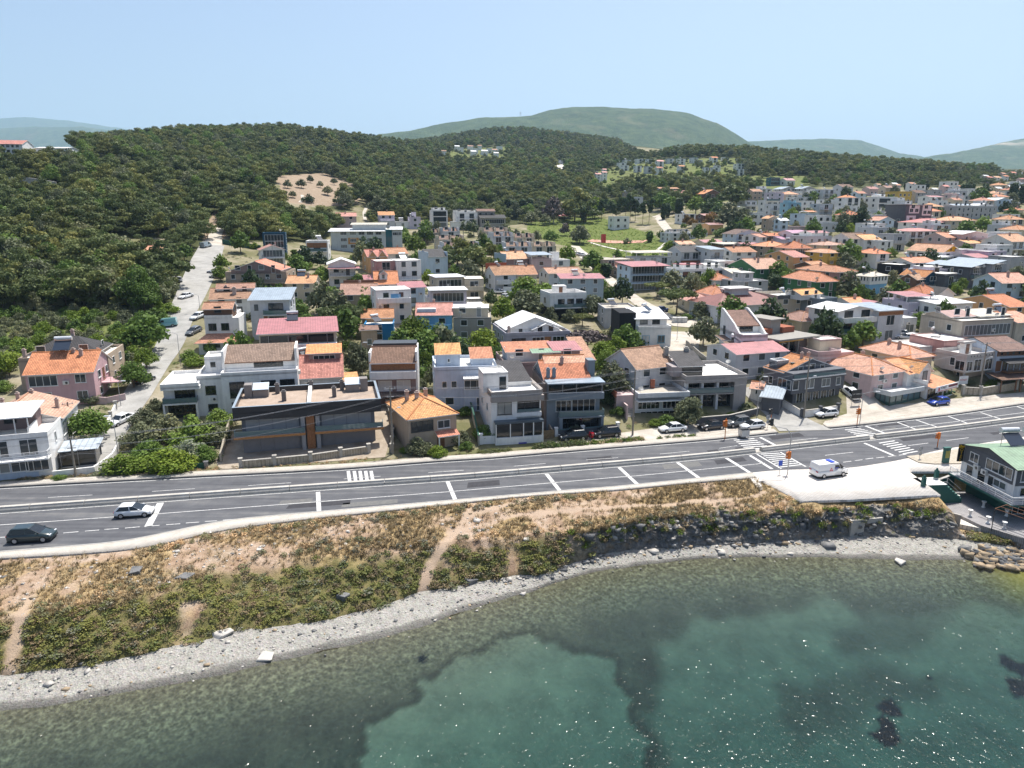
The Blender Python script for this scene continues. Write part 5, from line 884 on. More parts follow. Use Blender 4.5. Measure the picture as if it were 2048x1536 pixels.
G('G',90,1045,215,1040,3.9,4,'shed','tan',BRT,'little beige house with brown roof in front of the deep blue house',win='w',ch=0,rh=.5,side=False)
G('G',95,938,345,932,4.4,6,'gx','or_',TERRA,'low orange house with three arched windows behind the deep blue house',win='w',rh=1.3)
h=G('G',205,722,487,712,8.0,8.5,'flat','w',None,'tall white house with flat white roof and blue glazed corner storey',win='w',par=.15,bal='2s');h.box(h.W*.42,h.W*.7,-.06,0,5.7,7.0,plain('blue_blind',(.1,.28,.5),.5),'blue_blind');h.done()
h=G('G',200,668,385,664,4.9,9,'gx','pk',TERRA,'house with steep orange roof and a small dark arched dormer',win='w',rh=2.6,ch=1);h.box(h.W*.22,h.W*.55,1.4,4,5.5,7.0,plaster(C['w']),'dormer');h.gy(h.W*.2,h.W*.57,1.3,4.5,7.0,.8,DKT,o=.1);h.win('f',h.W*.38,5.9,.8,1.1,y=1.4,gl=M_GLD);h.done()
h=G('G',-80,752,208,748,5.0,9,'gx','tan',OLDT,'beige house with large faded orange roof and dark timber pergola',win='b',rh=2.0);h.box(0,h.W,8.8,9.1,5,7.4,plaster(C['br']),'upper_wall');h.done()
G('G',205,490,368,486,7.4,8,'flat','sp',None,'red terraced house with flat white roof',win='d',par=.1,bal='2b,1b');G('G',370,485,568,480,7.6,8,'flat','w',None,'white terraced house with flat white roof attached to the red terraced house',win='w',par=.1,bal='1b')
h=G('G',140,450,300,446,5.2,8,'gx','or_',SALM,'house with two sharp orange front gables below the school',win='w',rh=1.8);h.gy(.2,h.W*.45,-.3,4,5.0,1.8,SALM,o=.1);h.gy(h.W*.52,h.W*.95,-.3,4,5.0,1.8,SALM,o=.1);h.done()
G('G',300,428,462,424,5.0,8,'gx','w',TERRA,'white house with plain orange roof next to the sharp gabled house',win='w',rh=1.5)
G('G',122,640,186,637,3.0,5,'shed','tan',REDM,'small annex with pink sheet roof beside the dormer house',win='-',ch=0,side=False,cat='annex');G('G',405,706,600,700,4.6,6,'shed','paleb',REDM,'pale house with pink sheet roof right of the tall white house',win='w',ch=0,rh=.9)
h=G('G',625,450,772,446,6.0,9,'gx','paleb',DKT,'pale blue white house with dark grey roof between white side walls',win='w',rh=1.9,ch=0);h.box(-.3,0,-.2,9,-1,7.2);h.box(h.W,h.W+.3,-.2,9,-1,7.2);h.done()
h=G('G',690,625,912,618,5.6,8,'flat','be',None,'beige house with glazed loggia under a wide flat white canopy roof',win='g',par=.1);h.box(-.5,h.W+.3,-.8,8,5.7,5.9,metalroof(WHM),'canopy_roof');h.done()
h=G('G',915,630,1070,628,5.6,8,'flat','cr',None,'cream house with flat white roof and tan balcony front beside the glazed loggia house',win='d',par=.1,bal='1s')
h=G('G',640,728,932,722,5.6,7,'flat','lil',None,'pale house with white flat roof and dark veranda in the middle of the village',win='g',par=.1);h.box(-.3,h.W+.3,-.9,7.2,5.65,5.85,metalroof(WHM),'canopy_roof');h.done()
G('G',780,778,932,774,3.8,5,'flat','be',None,'brownish low block with two white framed windows behind the blue house',win='w',par=.1);G('G',612,778,778,774,3.6,5,'flat','w',None,'low white block with flat roof left of the brownish low block',win='w',par=.3)
G('G',935,842,1080,838,2.6,6,'flat','w',None,'very low white annex with plain white roof behind the concrete house',win='-',par=.1,side=False,cat='annex');G('G',935,790,1050,788,2.4,4,'flat','con',None,'small grey garage with white roof beside the parking spot',win='-',par=.1,side=False,cat='garage')
h=G('G',1160,596,1330,590,5.0,8,'gx','lg',OLDT,'left half of the orange roofed pair with darker mottled tiles',win='w',rh=2.0,bal='1s');h.box(0,h.W,7.4,7.7,5,7.6,M_BRICK,'back_wall');h.done();G('G',1332,592,1495,594,5.0,8,'gx','cr',TERRA,'right half of the orange roofed pair with brighter tiles',win='w',rh=2.0,bal='1s')
h=G('G',1250,468,1425,462,5.4,8,'gx','mv',TERRA,'brown walled house with orange roof and laundry on its balcony',win='d',rh=1.9,bal='1b');h.box(-.25,0,-.1,8,0,6.8,plaster(C['paleb']));h.done()
h=G('G',1450,470,1612,462,5.6,8,'flat','pk',None,'pinkish grey house with raised grey sheet canopy on its roof',win='w',tops=((0,1,0,1,1.6,'shed',.5,None,GRM),));G('G',1615,480,1760,476,4.8,8,'flat','w',None,'white flat roofed house with stepped terraces near the park',win='w',pent=(.3,2.5))
G('G',1590,585,1865,600,5.0,9,'gx','lg',TERRA2,'long pinkish grey house with low orange roof near the park',win='w',rh=1.2)
h=G('G',1695,632,2030,630,6.8,8,'shed','bgy',REDM,'blue grey house with thin red roof and outside stair',win='w',rh=.6,ch=0);h.wc=(.4,.47,.52);h.done()
h=G('G',1603,745,1893,745,6.4,8,'flat','w',None,'white cube house on a black ground floor with rooftop stair box',win='-',par=.9,gf='bk');h.box(h.W*.22,h.W*.55,2.8,5,5.6,7.8,name='stair_house');h.door('f',h.W*.39,5.6,.9,1.9,y=2.8);h.row('f',.3,h.W-.3,2.9,'d',n=3,gl=M_GLD)if False else[h.win('f',h.W*q,3.0,1.7,1.9,gl=M_GLD)for q in(.3,.56,.8)];h.balcony(1,h.W-.2,2.85,1.0,kind='gl');h.done()
for i,(a,lb)in enumerate([((560,262,725,268),'leftmost brown roofed block of the holiday complex'),((735,250,880,250),'rear block of the holiday complex left of the tall palms'),((700,316,920,322),'front left brown roofed block of the holiday complex with square chimney tower'),((735,372,1045,372),'front low block of the holiday complex behind the dark pine grove'),((1060,250,1270,245),'rear right block of the holiday complex behind the palms'),((1140,290,1310,285),'middle block of the holiday complex right of the palms'),((1310,300,1480,302),'right middle block of the holiday complex beside the meadow'),((1235,372,1455,370),'front right block of the holiday complex with solar panels'),((1460,370,1650,380),'rightmost block of the holiday complex with wide white terrace')]):
 h=G('G',*a,4.6,9,'flat','lg' if i%2 else 'cr',None,lb,win='d',par=.5,cat='apartment block',group='holiday complex blocks',deck=M_DECKG,tops=((.08,.92,.3,.95,.5,'gx',1.1,'cr',BRT),));[h.box(h.W*q-.12,h.W*q+.12,0,8.6,4,6.0,name='party_wall')for q in(.05,.5,.95)];h.done()
h=G('G',655,80,780,75,8.2,8,'flat','w',None,'tall slim white villa with dark glass front at the edge of the pine wood',win='g',par=.4,tops=((.1,.9,.3,.9,1.4,'flat',0,'w',None),))
h=G('G',848,98,1020,95,8.0,9,'flat','w',None,'wide white villa with dark balconies at the edge of the pine wood',win='d',par=.4,bal='2b',tops=((0,.95,.2,.9,1.3,'flat',0,'w',None),));h.box(-3,h.W*.7,-3,0,1,3.6);h.box(-3.2,h.W*.75,-3.2,.1,3.6,3.8,metalroof(WHM),'porch_roof');h.done()
h=G('G',1042,138,1245,145,6.5,8,'gx','con',DKT,'grey modern villa with stepped dark roofs at the edge of the pine wood',win='g',rh=1.2,ch=0,tops=((-.05,.65,.5,1,3.0,'gx',.9,'con',BRT),))
G('G',230,118,355,116,5.2,8,'gx','lil',TERRA,'small lilac house with orange roof and two white side walls by the wood',win='b',rh=1.5,bal='1s');G('G',475,135,565,132,5.4,7,'flat','lil',None,'small pink and white house with rooftop tank left of the slim white villa',win='b',pent=(.3,2),sol=True)
G('G',245,166,360,166,3.0,6,'flat','lg',None,'low grey row house below the small lilac house',win='w',par=.3);G('G',365,172,478,172,3.0,6,'flat','w',None,'low white row house with rooftop tank below the small pink house',win='w',par=.3,sol=True)
G('F',1490,128,1650,130,4.8,8,'gx','pk',SALM,'weathered pinkish house with ragged orange roof above the school',win='w',rh=1.4)
G('L',705,912,880,900,3.8,9,'gx','or_',SALM,'long low house with salmon roof almost hidden in the pines',win='w',rh=1.4,yaw=6,ch=2);G('L',915,905,1070,892,3.8,9,'gx','or_',SALM,'salmon roofed house half hidden in the pines beside the steep street',win='w',rh=1.4,yaw=6,ch=2)
h=G('H',690,795,935,792,5.6,7.5,'shed','w',WHM,'white house with bright white lean-to roof and black slate side wall',win='-',rh=1.3,ch=0);W_=h.W;h.box(-3.4,0,.3,8.2,-2,6.9,plaster(C['bk']),'black_wall');h.box(.2,W_+.6,-1.4,0,-2,3.9);h.flat(.2,W_+.6,-1.4,0.2,4.4,.5);h.win('f',W_*.25,4.6,1.6,.9);h.win('f',W_*.65,4.6,1.6,.9);h.win('f',W_*.28,.9,1.5,1.6,y=-1.4,fr=plain('blue_frame',(.12,.36,.5),.5),gl=M_SHUT);h.win('f',W_*.78,.9,1.5,1.6,y=-1.4,fr=plain('blue_frame',(.12,.36,.5),.5));h.done()
G('H',440,705,700,722,4.6,9,'flat','gy',None,'long grey flat roofed single block behind the black sided white house',win='-',par=.4,deck=M_DECKG,side=True,yaw=4)
h=G('H',645,372,930,365,7.0,9,'flat','paleb',None,'pale blue house with stacked black balconies and red sheet roof',win='g',par=.1,bal='2b,1b');h.wc=C['sky'];h.shed(-.3,h.W+.2,-1.6,9,7.1,.7,REDM,edge=M_FRD);h.done()
G('H',425,318,670,345,5.0,9,'flat','tan',None,'unfinished tan block with bare roof slab left of the stacked balconies',win='d',par=.1,deck=M_DECKG);G('H',555,402,640,420,2.6,6,'gx','tan',SALM,'low orange roofed cottage between the tan block and the blue house',win='w')
h=G('H',690,300,968,300,4.6,8,'flat','lg',None,'pale house with beige sheet roof raised on dark posts beside the park',win='d',par=.2,tops=((0,1,0,1,1.7,'shed',.3,None,CRM),))
h=G('H',1030,395,1430,380,5.4,9,'flat','w',None,'white modern villa with rounded terrace front and grey panel',win='d',par=.7,tops=((.22,.62,.4,.95,1.6,'flat',0,'w',REDM),(.62,.95,.3,.9,1.4,'flat',0,'w',None)),bal='1g')
h=G('H',1050,250,1280,262,5.6,9,'gx','lg',DKT,'grey roofed terraced house with white side gable near the park',win='d',rh=1.6,ch=0,bal='1b');h.box(0,h.W,-1.5,0,-1,2.4,plaster(C['wd']),'wood_front');h.done();G('H',1285,238,1392,236,6.2,9,'shed','lg',GRM,'grey terraced house with blue glass roof next to the grey roofed terrace',win='d',rh=.7,ch=0,bal='1b');G('H',1035,192,1160,186,4.2,7,'gx','w',TERRA,'small house with orange roof peeking above the grey roofed terrace',win='w',rh=1.0)
h=G('H',1350,330,1478,330,5.4,8,'flat','w',None,'white cube house with black slate side wing',win='b',par=.3);h.box(h.W,h.W+4.2,.5,7,-1,5.2,plaster(C['bk']),'black_wing');h.done()
h=G('H',1650,388,1890,388,5.0,(1645,290),'gx','gr',OLDT,'dark green sided house with large old orange roof',win='w',rh=2.4,ch=2);h.done()
G('H',1322,482,1445,470,3.6,7,'hip','w',TERRA,'small white house with orange hipped roof right of the round green tree',win='w',rh=1.6);G('H',1300,598,1440,600,3.2,7,'hip','w',TERRA,'low white cottage with orange hipped roof attached to the white cube',win='w',rh=1.8,side=True)
G('H',1445,562,1698,560,4.6,9,'flat','w',None,'plain white flat roofed cube beside the low orange hipped cottage',win='w',par=.3);G('H',1115,648,1312,645,2.7,8,'hip','cr',SALM,'old single storey cottage with salmon roof under the dark pine',win='w',rh=1.7)
h=G('H',1505,490,1748,482,4.4,8,'flat','gy',None,'grey house with square roof tower behind the plain white cube',win='w',par=.4,tops=((.2,.6,.2,.7,2.4,'flat',0,'gy',None),));G('H',1460,425,1745,425,3.6,9,'gx','lg',CRM,'low grey house with shallow beige sheet roof',win='w',rh=1.0)
h=G('H',1345,690,1890,752,4.0,12,'hip','lg',DKR,'large house with dark red hipped sheet roof and white roof lantern',win='w',rh=2.3,ch=0);h.box(h.W*.35,h.W*.6,4.5,7.5,4.6,7.2,plaster(C['lg']),'lantern');h.box(h.W*.3,h.W*.66,4,8,7.2,7.45,M_DECK,'lantern_roof');h.done()
h=House('white house with brown sheet roof, small brown porches and roof terrace','H',(1530,918),(1745,912),6.2,9,'w',fr=M_FRD);W_,D_=h.W,h.D;h.box(0,W_,0,D_,-2,6.0);h.flat(0,W_,0,3.0,6.2,.5);h.box(0,W_,3.0,D_,6.0,7.4);h.shed(.3,W_-.3,2.8,D_-.5,7.4,2.2,BRT,edge=M_FRB,o=.05);[h.part('wall',h.wm).prism([(a,.0),(a+.3,.0),(a+.3,D_),(a,D_)],5.5,6.3)for a in(0,W_-.3)]
mb=MB()
for a in(-.02,W_-.28):
 P=[(a,.6,6.2),(a,D_,6.2),(a,D_,10.0),(a,D_-.8,10.0),(a,3.2,7.8)];Q=[(p[0]+.3,p[1],p[2])for p in P];mb.quad(P[::-1]);mb.quad(Q);[mb.quad([P[i],P[(i+1)%5],Q[(i+1)%5],Q[i]])for i in range(5)]
h.one('gable_parapet',mb,h.wm);h.win('f',W_*.3,2.9,2.2,2.1,gl=M_GLD);h.win('f',W_*.78,3.0,1.5,1.9,gl=M_GLD);h.win('f',W_*.45,5.9,W_*.5,1.4,y=2.98,gl=M_GLD);h.win('l',7,5.2,.9,1.6);h.win('l',3.2,4.4,.9,1.6);h.shed(-1.6,0,4.2,6.6,4.6,.4,BRT,name='porch_roof');h.shed(-1.6,0,.6,3,4.0,.4,BRT,name='porch_roof');h.balcony(.4,3,2.4,1.5,side='l');h.balcony(4.2,7,2.4,1.5,side='l');h.row('f',.4,W_-.4,0,'d');h.done()
h=House('unfinished concrete house with bare slabs and brick infill','H',(1830,935),(2085,905),5.6,(1690,830),'con',fr=M_FRB);W_,D_=h.W,h.D;m=plaster(C['con']);h.box(0,W_,0,D_,-1,2.2,plaster((.2,.16,.14)));h.box(-1,W_+1,-1.2,D_+.5,2.2,2.45,m,'slab');h.box(.3,W_-.3,.3,D_-.3,2.45,5.0,plaster((.2,.165,.15)));h.box(-1.2,W_+1.4,-1.4,D_+.8,5.0,5.3,m,'slab');h.box(W_*.3,W_*.62,D_*.35,D_*.75,5.3,7.9,plaster((.33,.31,.29)),'stair_house');h.box(W_*.24,W_*.7,D_*.3,D_*.8,7.9,8.15,m,'slab');h.box(0,W_*.3,D_*.3,D_*.5,5.3,6.4,M_BRICK,'brick_infill');h.box(W_*.62,W_,D_*.3,D_*.6,5.3,6.4,M_BRICK,'brick_infill');h.box(W_*.15,W_*.55,.28,.32,2.5,4.6,M_GLD,'opening');h.box(-1.15,W_*.6,-1.35,-1.2,4.75,5.0,plain('timber_yellow',(.5,.27,.06),.7),'formwork');h.posts([(0,-.9),(W_*.5,-.9),(W_,-.9),(W_*.2,-.9)],2.45,5.0,.15,m);h.done()
G('D',1410,235,1100,290,4.0,8,'hip','cr',OLDT,'old orange hipped roof tucked behind the unfinished house',win='-',world=None)if False else G('D',815,330,985,352,3.0,7,'hip','cr',OLDT,'old orange hipped roof tucked behind the unfinished house',win='-',rh=1.6)
h=G('D',950,575,1130,560,4.0,9,'flat','pk',None,'flat roofed pale pink house with white roof stair box',win='w',par=.7,yaw=17);h.box(h.W*.55,h.W+2.6,3,6.5,3.3,5.4,plaster(C['cr']),'stair_house');h.flat(h.W*.55,h.W+2.6,3,6.5,5.6,.2);h.box(h.W,h.W+3,0,9,-2,3.6,plaster(C['pk']));h.done()
G('D',1685,625,1860,605,2.7,(1390,535),'hip','cr',TERRA,'single storey house with wide orange hipped roof and two slim chimneys',win='w',rh=1.6,ch=2)
h=G('I',565,890,865,895,6.8,8.5,'gy','w',WHM,'white house with shallow white gable roof, brown windows and white balconies',win='d',rh=.9,ch=0,bal='2s,1g');h.done();h=G('I',890,890,1085,935,6.4,9,'shed','lg',GRM,'grey house with blue grey terrace roof joined to the white gabled house',win='d',rh=.4,ch=0);h.box(0,h.W,-.05,.0,5.4,6.2,M_WOOD,'wood_rail');h.done()
G('I',1090,945,1195,940,3.8,6,'flat','lg',None,'small white roofed conservatory right of the blue grey terrace roof',win='g',par=.1)
h=G('I',1350,835,1640,855,5.8,9,'shed','w',WHM,'big plain white house with mono pitch white roof and one tall window',win='-',rh=.5,ch=0,yaw=14);h.win('f',h.W*.5,2.2,.9,2.2,gl=M_GLD);h.win('f',h.W*.4,3.6,.5,.7,gl=M_GLD);h.done()
h=G('I',1130,820,1345,815,5.4,9,'flat','lil',None,'lilac house with covered roof terrace and reddish canopy',win='d',par=.7,bal='1s',tops=((0,.9,.1,.8,1.9,'shed',.4,None,REDM),(.2,.7,.4,.8,1.8,'flat',0,'lil',None)))
G('I',690,838,830,810,2.8,8,'gx','lg',TERRA,'low house with orange roof in front of the cream topped blue house',win='w',rh=1.2);G('I',800,845,930,815,2.8,8,'gy','lg',REDM,'low house with pink roof joined to the low orange roofed one',win='w',rh=1.0,ch=0)
h=G('I',80,765,410,800,5.4,9,'flat','be',None,'beige flat roofed house with dark parapet band',win='w',par=.7,yaw=17);h.box(-.06,h.W+.06,-.06,0,4.5,5.42,plaster(C['dg']),'parapet_band');h.done();h=G('I',412,790,556,778,5.2,9,'flat','bg',None,'slate grey house with orange roof wedge joined to the beige flat roofed house',win='d',par=.5,tops=((-.5,.6,.3,.8,1.4,'gx',.9,'lg',TERRA),))
h=G('I',392,655,553,650,5.0,(190,612),'hip','gr',TERRA,'bright green sided house with wide orange hipped roof',win='b',rh=2.0,ch=1);h.done();G('I',690,575,700,572,4,8,'hip','pk',TERRA,'x',world=None)if False else G('I',545,578,705,570,4.9,(395,540),'hip','sp',TERRA2,'reddish pink house with low orange hipped roof behind the bright green house',win='w',rh=1.4)
h=G('I',820,612,958,602,5.4,(695,600),'hip','bl',CRM,'blue house with white glazed upper storey and cream hipped roof',win='-',rh=.9,ch=0);h.box(-.1,h.W+.1,-.1,h.D,3.2,5.4,plaster(C['w']),'upper_storey');h.row('f',.2,h.W-.2,3.1,'w',y=-.1,n=5);h.row('l',.2,h.D-.2,3.1,'w',y=-.1,n=5);h.row('f',.5,h.W-.5,0,'w');h.done()
h=G('I',1060,518,1140,512,5.6,(895,505),'flat','bk',None,'black box house with pale flat roof',win='-',par=.12);h.box(-.3,h.W+.3,-.3,h.D,2.4,2.6,plaster(C['lg']),'slab');h.row('f',.5,h.W-.5,0,'d');h.row('l',.5,h.D-.5,0,'d',n=3);h.done()
h=G('I',1185,632,1292,622,4.2,(1092,618),'gx','br',OLDT,'dark timber house with orange brown roofs and veranda',win='d',rh=1.2,bal='1b');G('I',1262,610,1360,622,4.6,8,'gy','db',TERRA,'narrow house with dark gable and orange roof right of the timber house',win='w',rh=1.4,ch=0)
G('I',1240,752,1362,740,4.2,(1062,740),'hip','cr',TERRA,'house with orange hipped roof and single tall chimney behind the lilac house',win='w',rh=1.8,ch=1);G('I',1360,755,1490,762,4.0,8,'gy','w',DKT,'white house with dark grey gable right of the single chimney house',win='w',rh=1.6,ch=0)
h=G('I',1155,500,1350,505,4.8,9,'gx','w',TERRA,'white house with orange roof wedge and sweeping white parapet',win='w',rh=1.2);G('I',1225,560,1440,570,5.0,8,'flat','lil',None,'white and lilac house with stepped flat terraces',win='w',par=.7,tops=((.5,.95,.2,.9,1.2,'flat',0,'lil',None),));G('I',1420,598,1520,590,5.2,6,'flat','dg',None,'narrow dark house with white framed tall window',win='d',par=.4,tops=((.0,.9,0,.8,.5,'flat',0,'lg',None),))
for a,rr,lb in(((1620,540,1748,520),(1475,505),'left of the two dark grey modern houses with canted glass lofts'),((1795,515,1912,498),(1650,480),'right one of the canted loft houses, paler grey than its neighbour')):
 h=G('I',*a,5.8,rr,'flat','dg' if 'left' in lb else 'gy',None,lb,win='d',par=.15,bal='1g',group='canted loft houses');h.shed(-.2,h.W*.75,-.4,h.D,5.9,1.0,GRM,dirn='r',edge=M_FRD);h.part('wall',plaster(C['lg'])).quad([(h.W*.72,-.3,5.7),(h.W,.2,5.7),(h.W*.74,-.3,7.0)]);h.win('f',h.W*.4,5.75-1.7,2.4,1.5,gl=M_GLD);h.done()
h=G('I',1405,408,1545,398,4.2,(1205,375),'gy','w',TERRA,'white house with bright yellow gable end and long orange roof',win='w',rh=2.0,wm=None)if False else None
h=House('white house with bright yellow gable end and long orange roof','I',(1405,415),(1545,405),4.2,(1205,382),'w');h.box(0,h.W,0,h.D,-2,4.2);h.gy(0,h.W,0,h.D,4.2,2.1,TERRA,wm=plaster((.75,.42,.02),'yellow_gable'),o=.3);h.row('f',.3,h.W-.3,1.4,'w');h.row('l',.5,h.D-.5,1.2,'d',n=4);h.win('f',h.W*.4,4.6,.5,.6,gl=M_GLD);h.win('f',h.W*.65,4.6,.5,.6,gl=M_GLD);h.done()
h=G('I',870,430,972,420,4.8,(748,418),'hip','w',TERRA,'house with orange hipped roof above white columned verandas',win='d',rh=1.3,bal='1w');G('I',480,424,606,432,4.4,(412,408),'hip','yl',TERRA,'yellow house with small orange hipped roof beside the large round tree',win='b',rh=1.0,bal='1s')
G('I',375,530,492,525,3.4,8,'gx','br',TERRA,'low house with orange roof below the yellow house',win='w',rh=1.2);G('I',205,455,325,445,4.4,(100,500),'gx','or_',SALM,'salmon walled house with matching salmon roof',win='w',rh=1.6,ch=0);G('I',190,388,348,392,4.6,8,'hip','cr',TERRA,'house with tent shaped orange roof and glazed veranda',win='g',rh=2.2);G('I',-10,372,180,372,4.2,9,'hip','tan',TERRA,'house with broad orange hipped roof left of the tent shaped roof',win='w',rh=1.6)
G('I',315,290,512,268,6.0,9,'flat','lg',None,'pale lilac grey house with many small windows and red roof edge',win='w',par=.2,tops=((.3,1,.2,.9,1.4,'gx',.6,'w',REDM),));G('I',195,262,325,262,5.6,8,'gx','w',(.42,.22,.32),'white house with pale violet roof over a dark glazed loft',win='g',rh=.9,ch=0);G('I',110,312,225,318,3.6,8,'gx','lil',(.42,.2,.3),'low house with pale violet roof below the violet roofed loft house',win='w',rh=.8,ch=0)
G('I',0,285,140,280,4.6,8,'gx','br',TERRA,'brown fronted house with long flat orange roof',win='w',rh=.8);G('I',445,362,620,372,4.4,8,'hip','cr',OLDT,'low beige house with greyish tiled hipped roof',win='w',rh=1.1);h=G('I',660,308,820,322,5.2,9,'gx','w',BRT,'white house with steep white gable wall and brown roof',win='w',rh=1.8,ch=0)
G('I',770,315,905,300,4.8,8,'gx','w',TERRA,'white house with orange roof next to the steep white gable',win='w',rh=1.6);G('I',890,325,1005,320,4.8,8,'flat','w',None,'white flat roofed house with two rooftop rails left of the grey villa',win='b',par=.5);G('I',1012,272,1105,268,6.0,8,'flat','gy',None,'grey villa with dark windows and pale violet side wing',win='d',par=.4,bal='1s')
G('I',1130,250,1362,252,5.0,9,'hip','w',(.5,.2,.17),'white house with pale red hipped roof and wooden deck',win='d',rh=1.0,ch=0,bal='1b');h=G('I',1240,180,1590,190,4.8,12,'hip','w',(.5,.17,.16),'large pale house with two wide red sheet roofs',win='w',rh=1.5,ch=0);h.gy(h.W*.55,h.W*.95,-1.5,6,4.6,1.2,(.5,.17,.16),o=.3);h.done()
G('I',1455,165,1660,185,5.4,9,'hip','cr',TERRA,'house with scalloped orange roof behind the red sheet roofs',win='w',rh=1.6);h=G('I',1425,298,1640,300,5.0,9,'gx','pk',TERRA2,'pink house with orange roof between white sloping parapets',win='w',rh=1.6);G('I',1560,272,1760,280,6.2,9,'gy','pk',WHM,'tall pale pink house with shallow white gable',win='w',rh=1.0,ch=0);G('I',1765,300,1890,295,5.4,9,'flat','lil',None,'lilac white flat roofed house right of the shallow white gable',win='w',par=.4)
G('I',1605,345,1800,345,3.8,8,'gx','pk',TERRA,'low pink house with small orange roofs',win='w',rh=1.0);h=G('I',1945,330,2110,325,5.4,10,'gx','w',TERRA,'white house with orange roof at the right edge above the pale terraces',win='d',rh=2.2,bal='1b');G('I',1390,460,1560,455,3.6,8,'shed','lg',WHM,'low grey house with white sheet canopy left of the scaffolded block',win='g',rh=.3,ch=0);G('I',1555,395,1660,392,5.0,7,'flat','w',None,'block wrapped in pale scaffold netting',win='-',par=.2);G('I',1665,460,1865,450,4.4,9,'gx','lil',REDM,'pale house with pink sheet roof behind the canted lofts',win='w',rh=.9,ch=0);G('I',1765,412,1912,408,5.2,8,'flat','lil',None,'pale violet flat roofed house beyond the pink sheet roof',win='w',par=.3);G('I',1950,455,2100,452,5.4,8,'flat','gy',None,'plain grey house wall at the right edge of the town',win='-',par=.2)
h=G('I',1870,660,2110,655,4.6,9,'gx','paleb',SALM,'pale green house with wide salmon roof at the right edge above the side road',win='w',rh=2.0);h=G('I',1930,852,2100,845,4.4,(1725,780),'gx','or_',TERRA,'salmon walled house with orange roof and black solar panels at the right edge',win='w',rh=1.8,sol=True)
h=G('I',1560,968,1970,985,6.4,10,'flat','be',None,'large beige house with dark glazed loggias and cream roof terraces',win='g',par=.15,yaw=16,tops=((0,.45,.3,.9,.6,'gx',.8,'be',(.4,.25,.22)),(.5,1.1,.2,.8,.5,'shed',.5,'be',CRM)));G('I',1990,975,2150,965,5.0,10,'gx','be',TERRA,'beige house with reddish tiled roof at the right edge above the brown balcony house',win='w',rh=1.4,sol=True)
h=G('W',480,215,1060,250,4.0,8,'flat','sp',None,'low pinkish house with white roof slab behind the panelled house',win='-',par=.15,yaw=17);h=G('W',-10,330,420,300,2.6,7,'flat','w',None,'low white flat roof right of the wide orange hipped roof',win='-',par=.2,yaw=17,side=False)
h=G('H',965,105,1262,110,4.2,10,'flat','lg',None,'long curved looking white building with terrace above the ball court',win='w',par=.7,yaw=15,tops=((.1,.6,.3,.9,1.4,'gx',.9,'lg',DKT),));G('H',1235,178,1380,176,3.4,8,'gx','cr',REDM,'low house with pink roof right of the yellow mimosa',win='w',rh=.9,ch=0);G('H',1388,205,1560,210,3.6,8,'flat','br',None,'dark brown low house with beige canopy',win='g',par=.1,tops=((0,1,0,1,.6,'shed',.3,None,CRM),));G('H',1555,200,1690,200,3.6,8,'gx','pk',REDM,'low pink house with pale red roof right of the beige canopy',win='w',rh=.7,ch=0)
G('H',1490,110,1690,112,5.0,9,'gy','paleb',BRT,'pale blue house with brown gable roof and blue balconies',win='d',rh=1.6,ch=0,bal='1b');G('H',1680,135,1880,130,4.6,9,'gx','w',TERRA2,'white sided house with long orange roof and brown loft band',win='w',rh=1.0);h=G('H',1460,255,1650,260,4.4,9,'gx','w',TERRA2,'white house with brown edged orange gable roofs',win='w',rh=1.4)
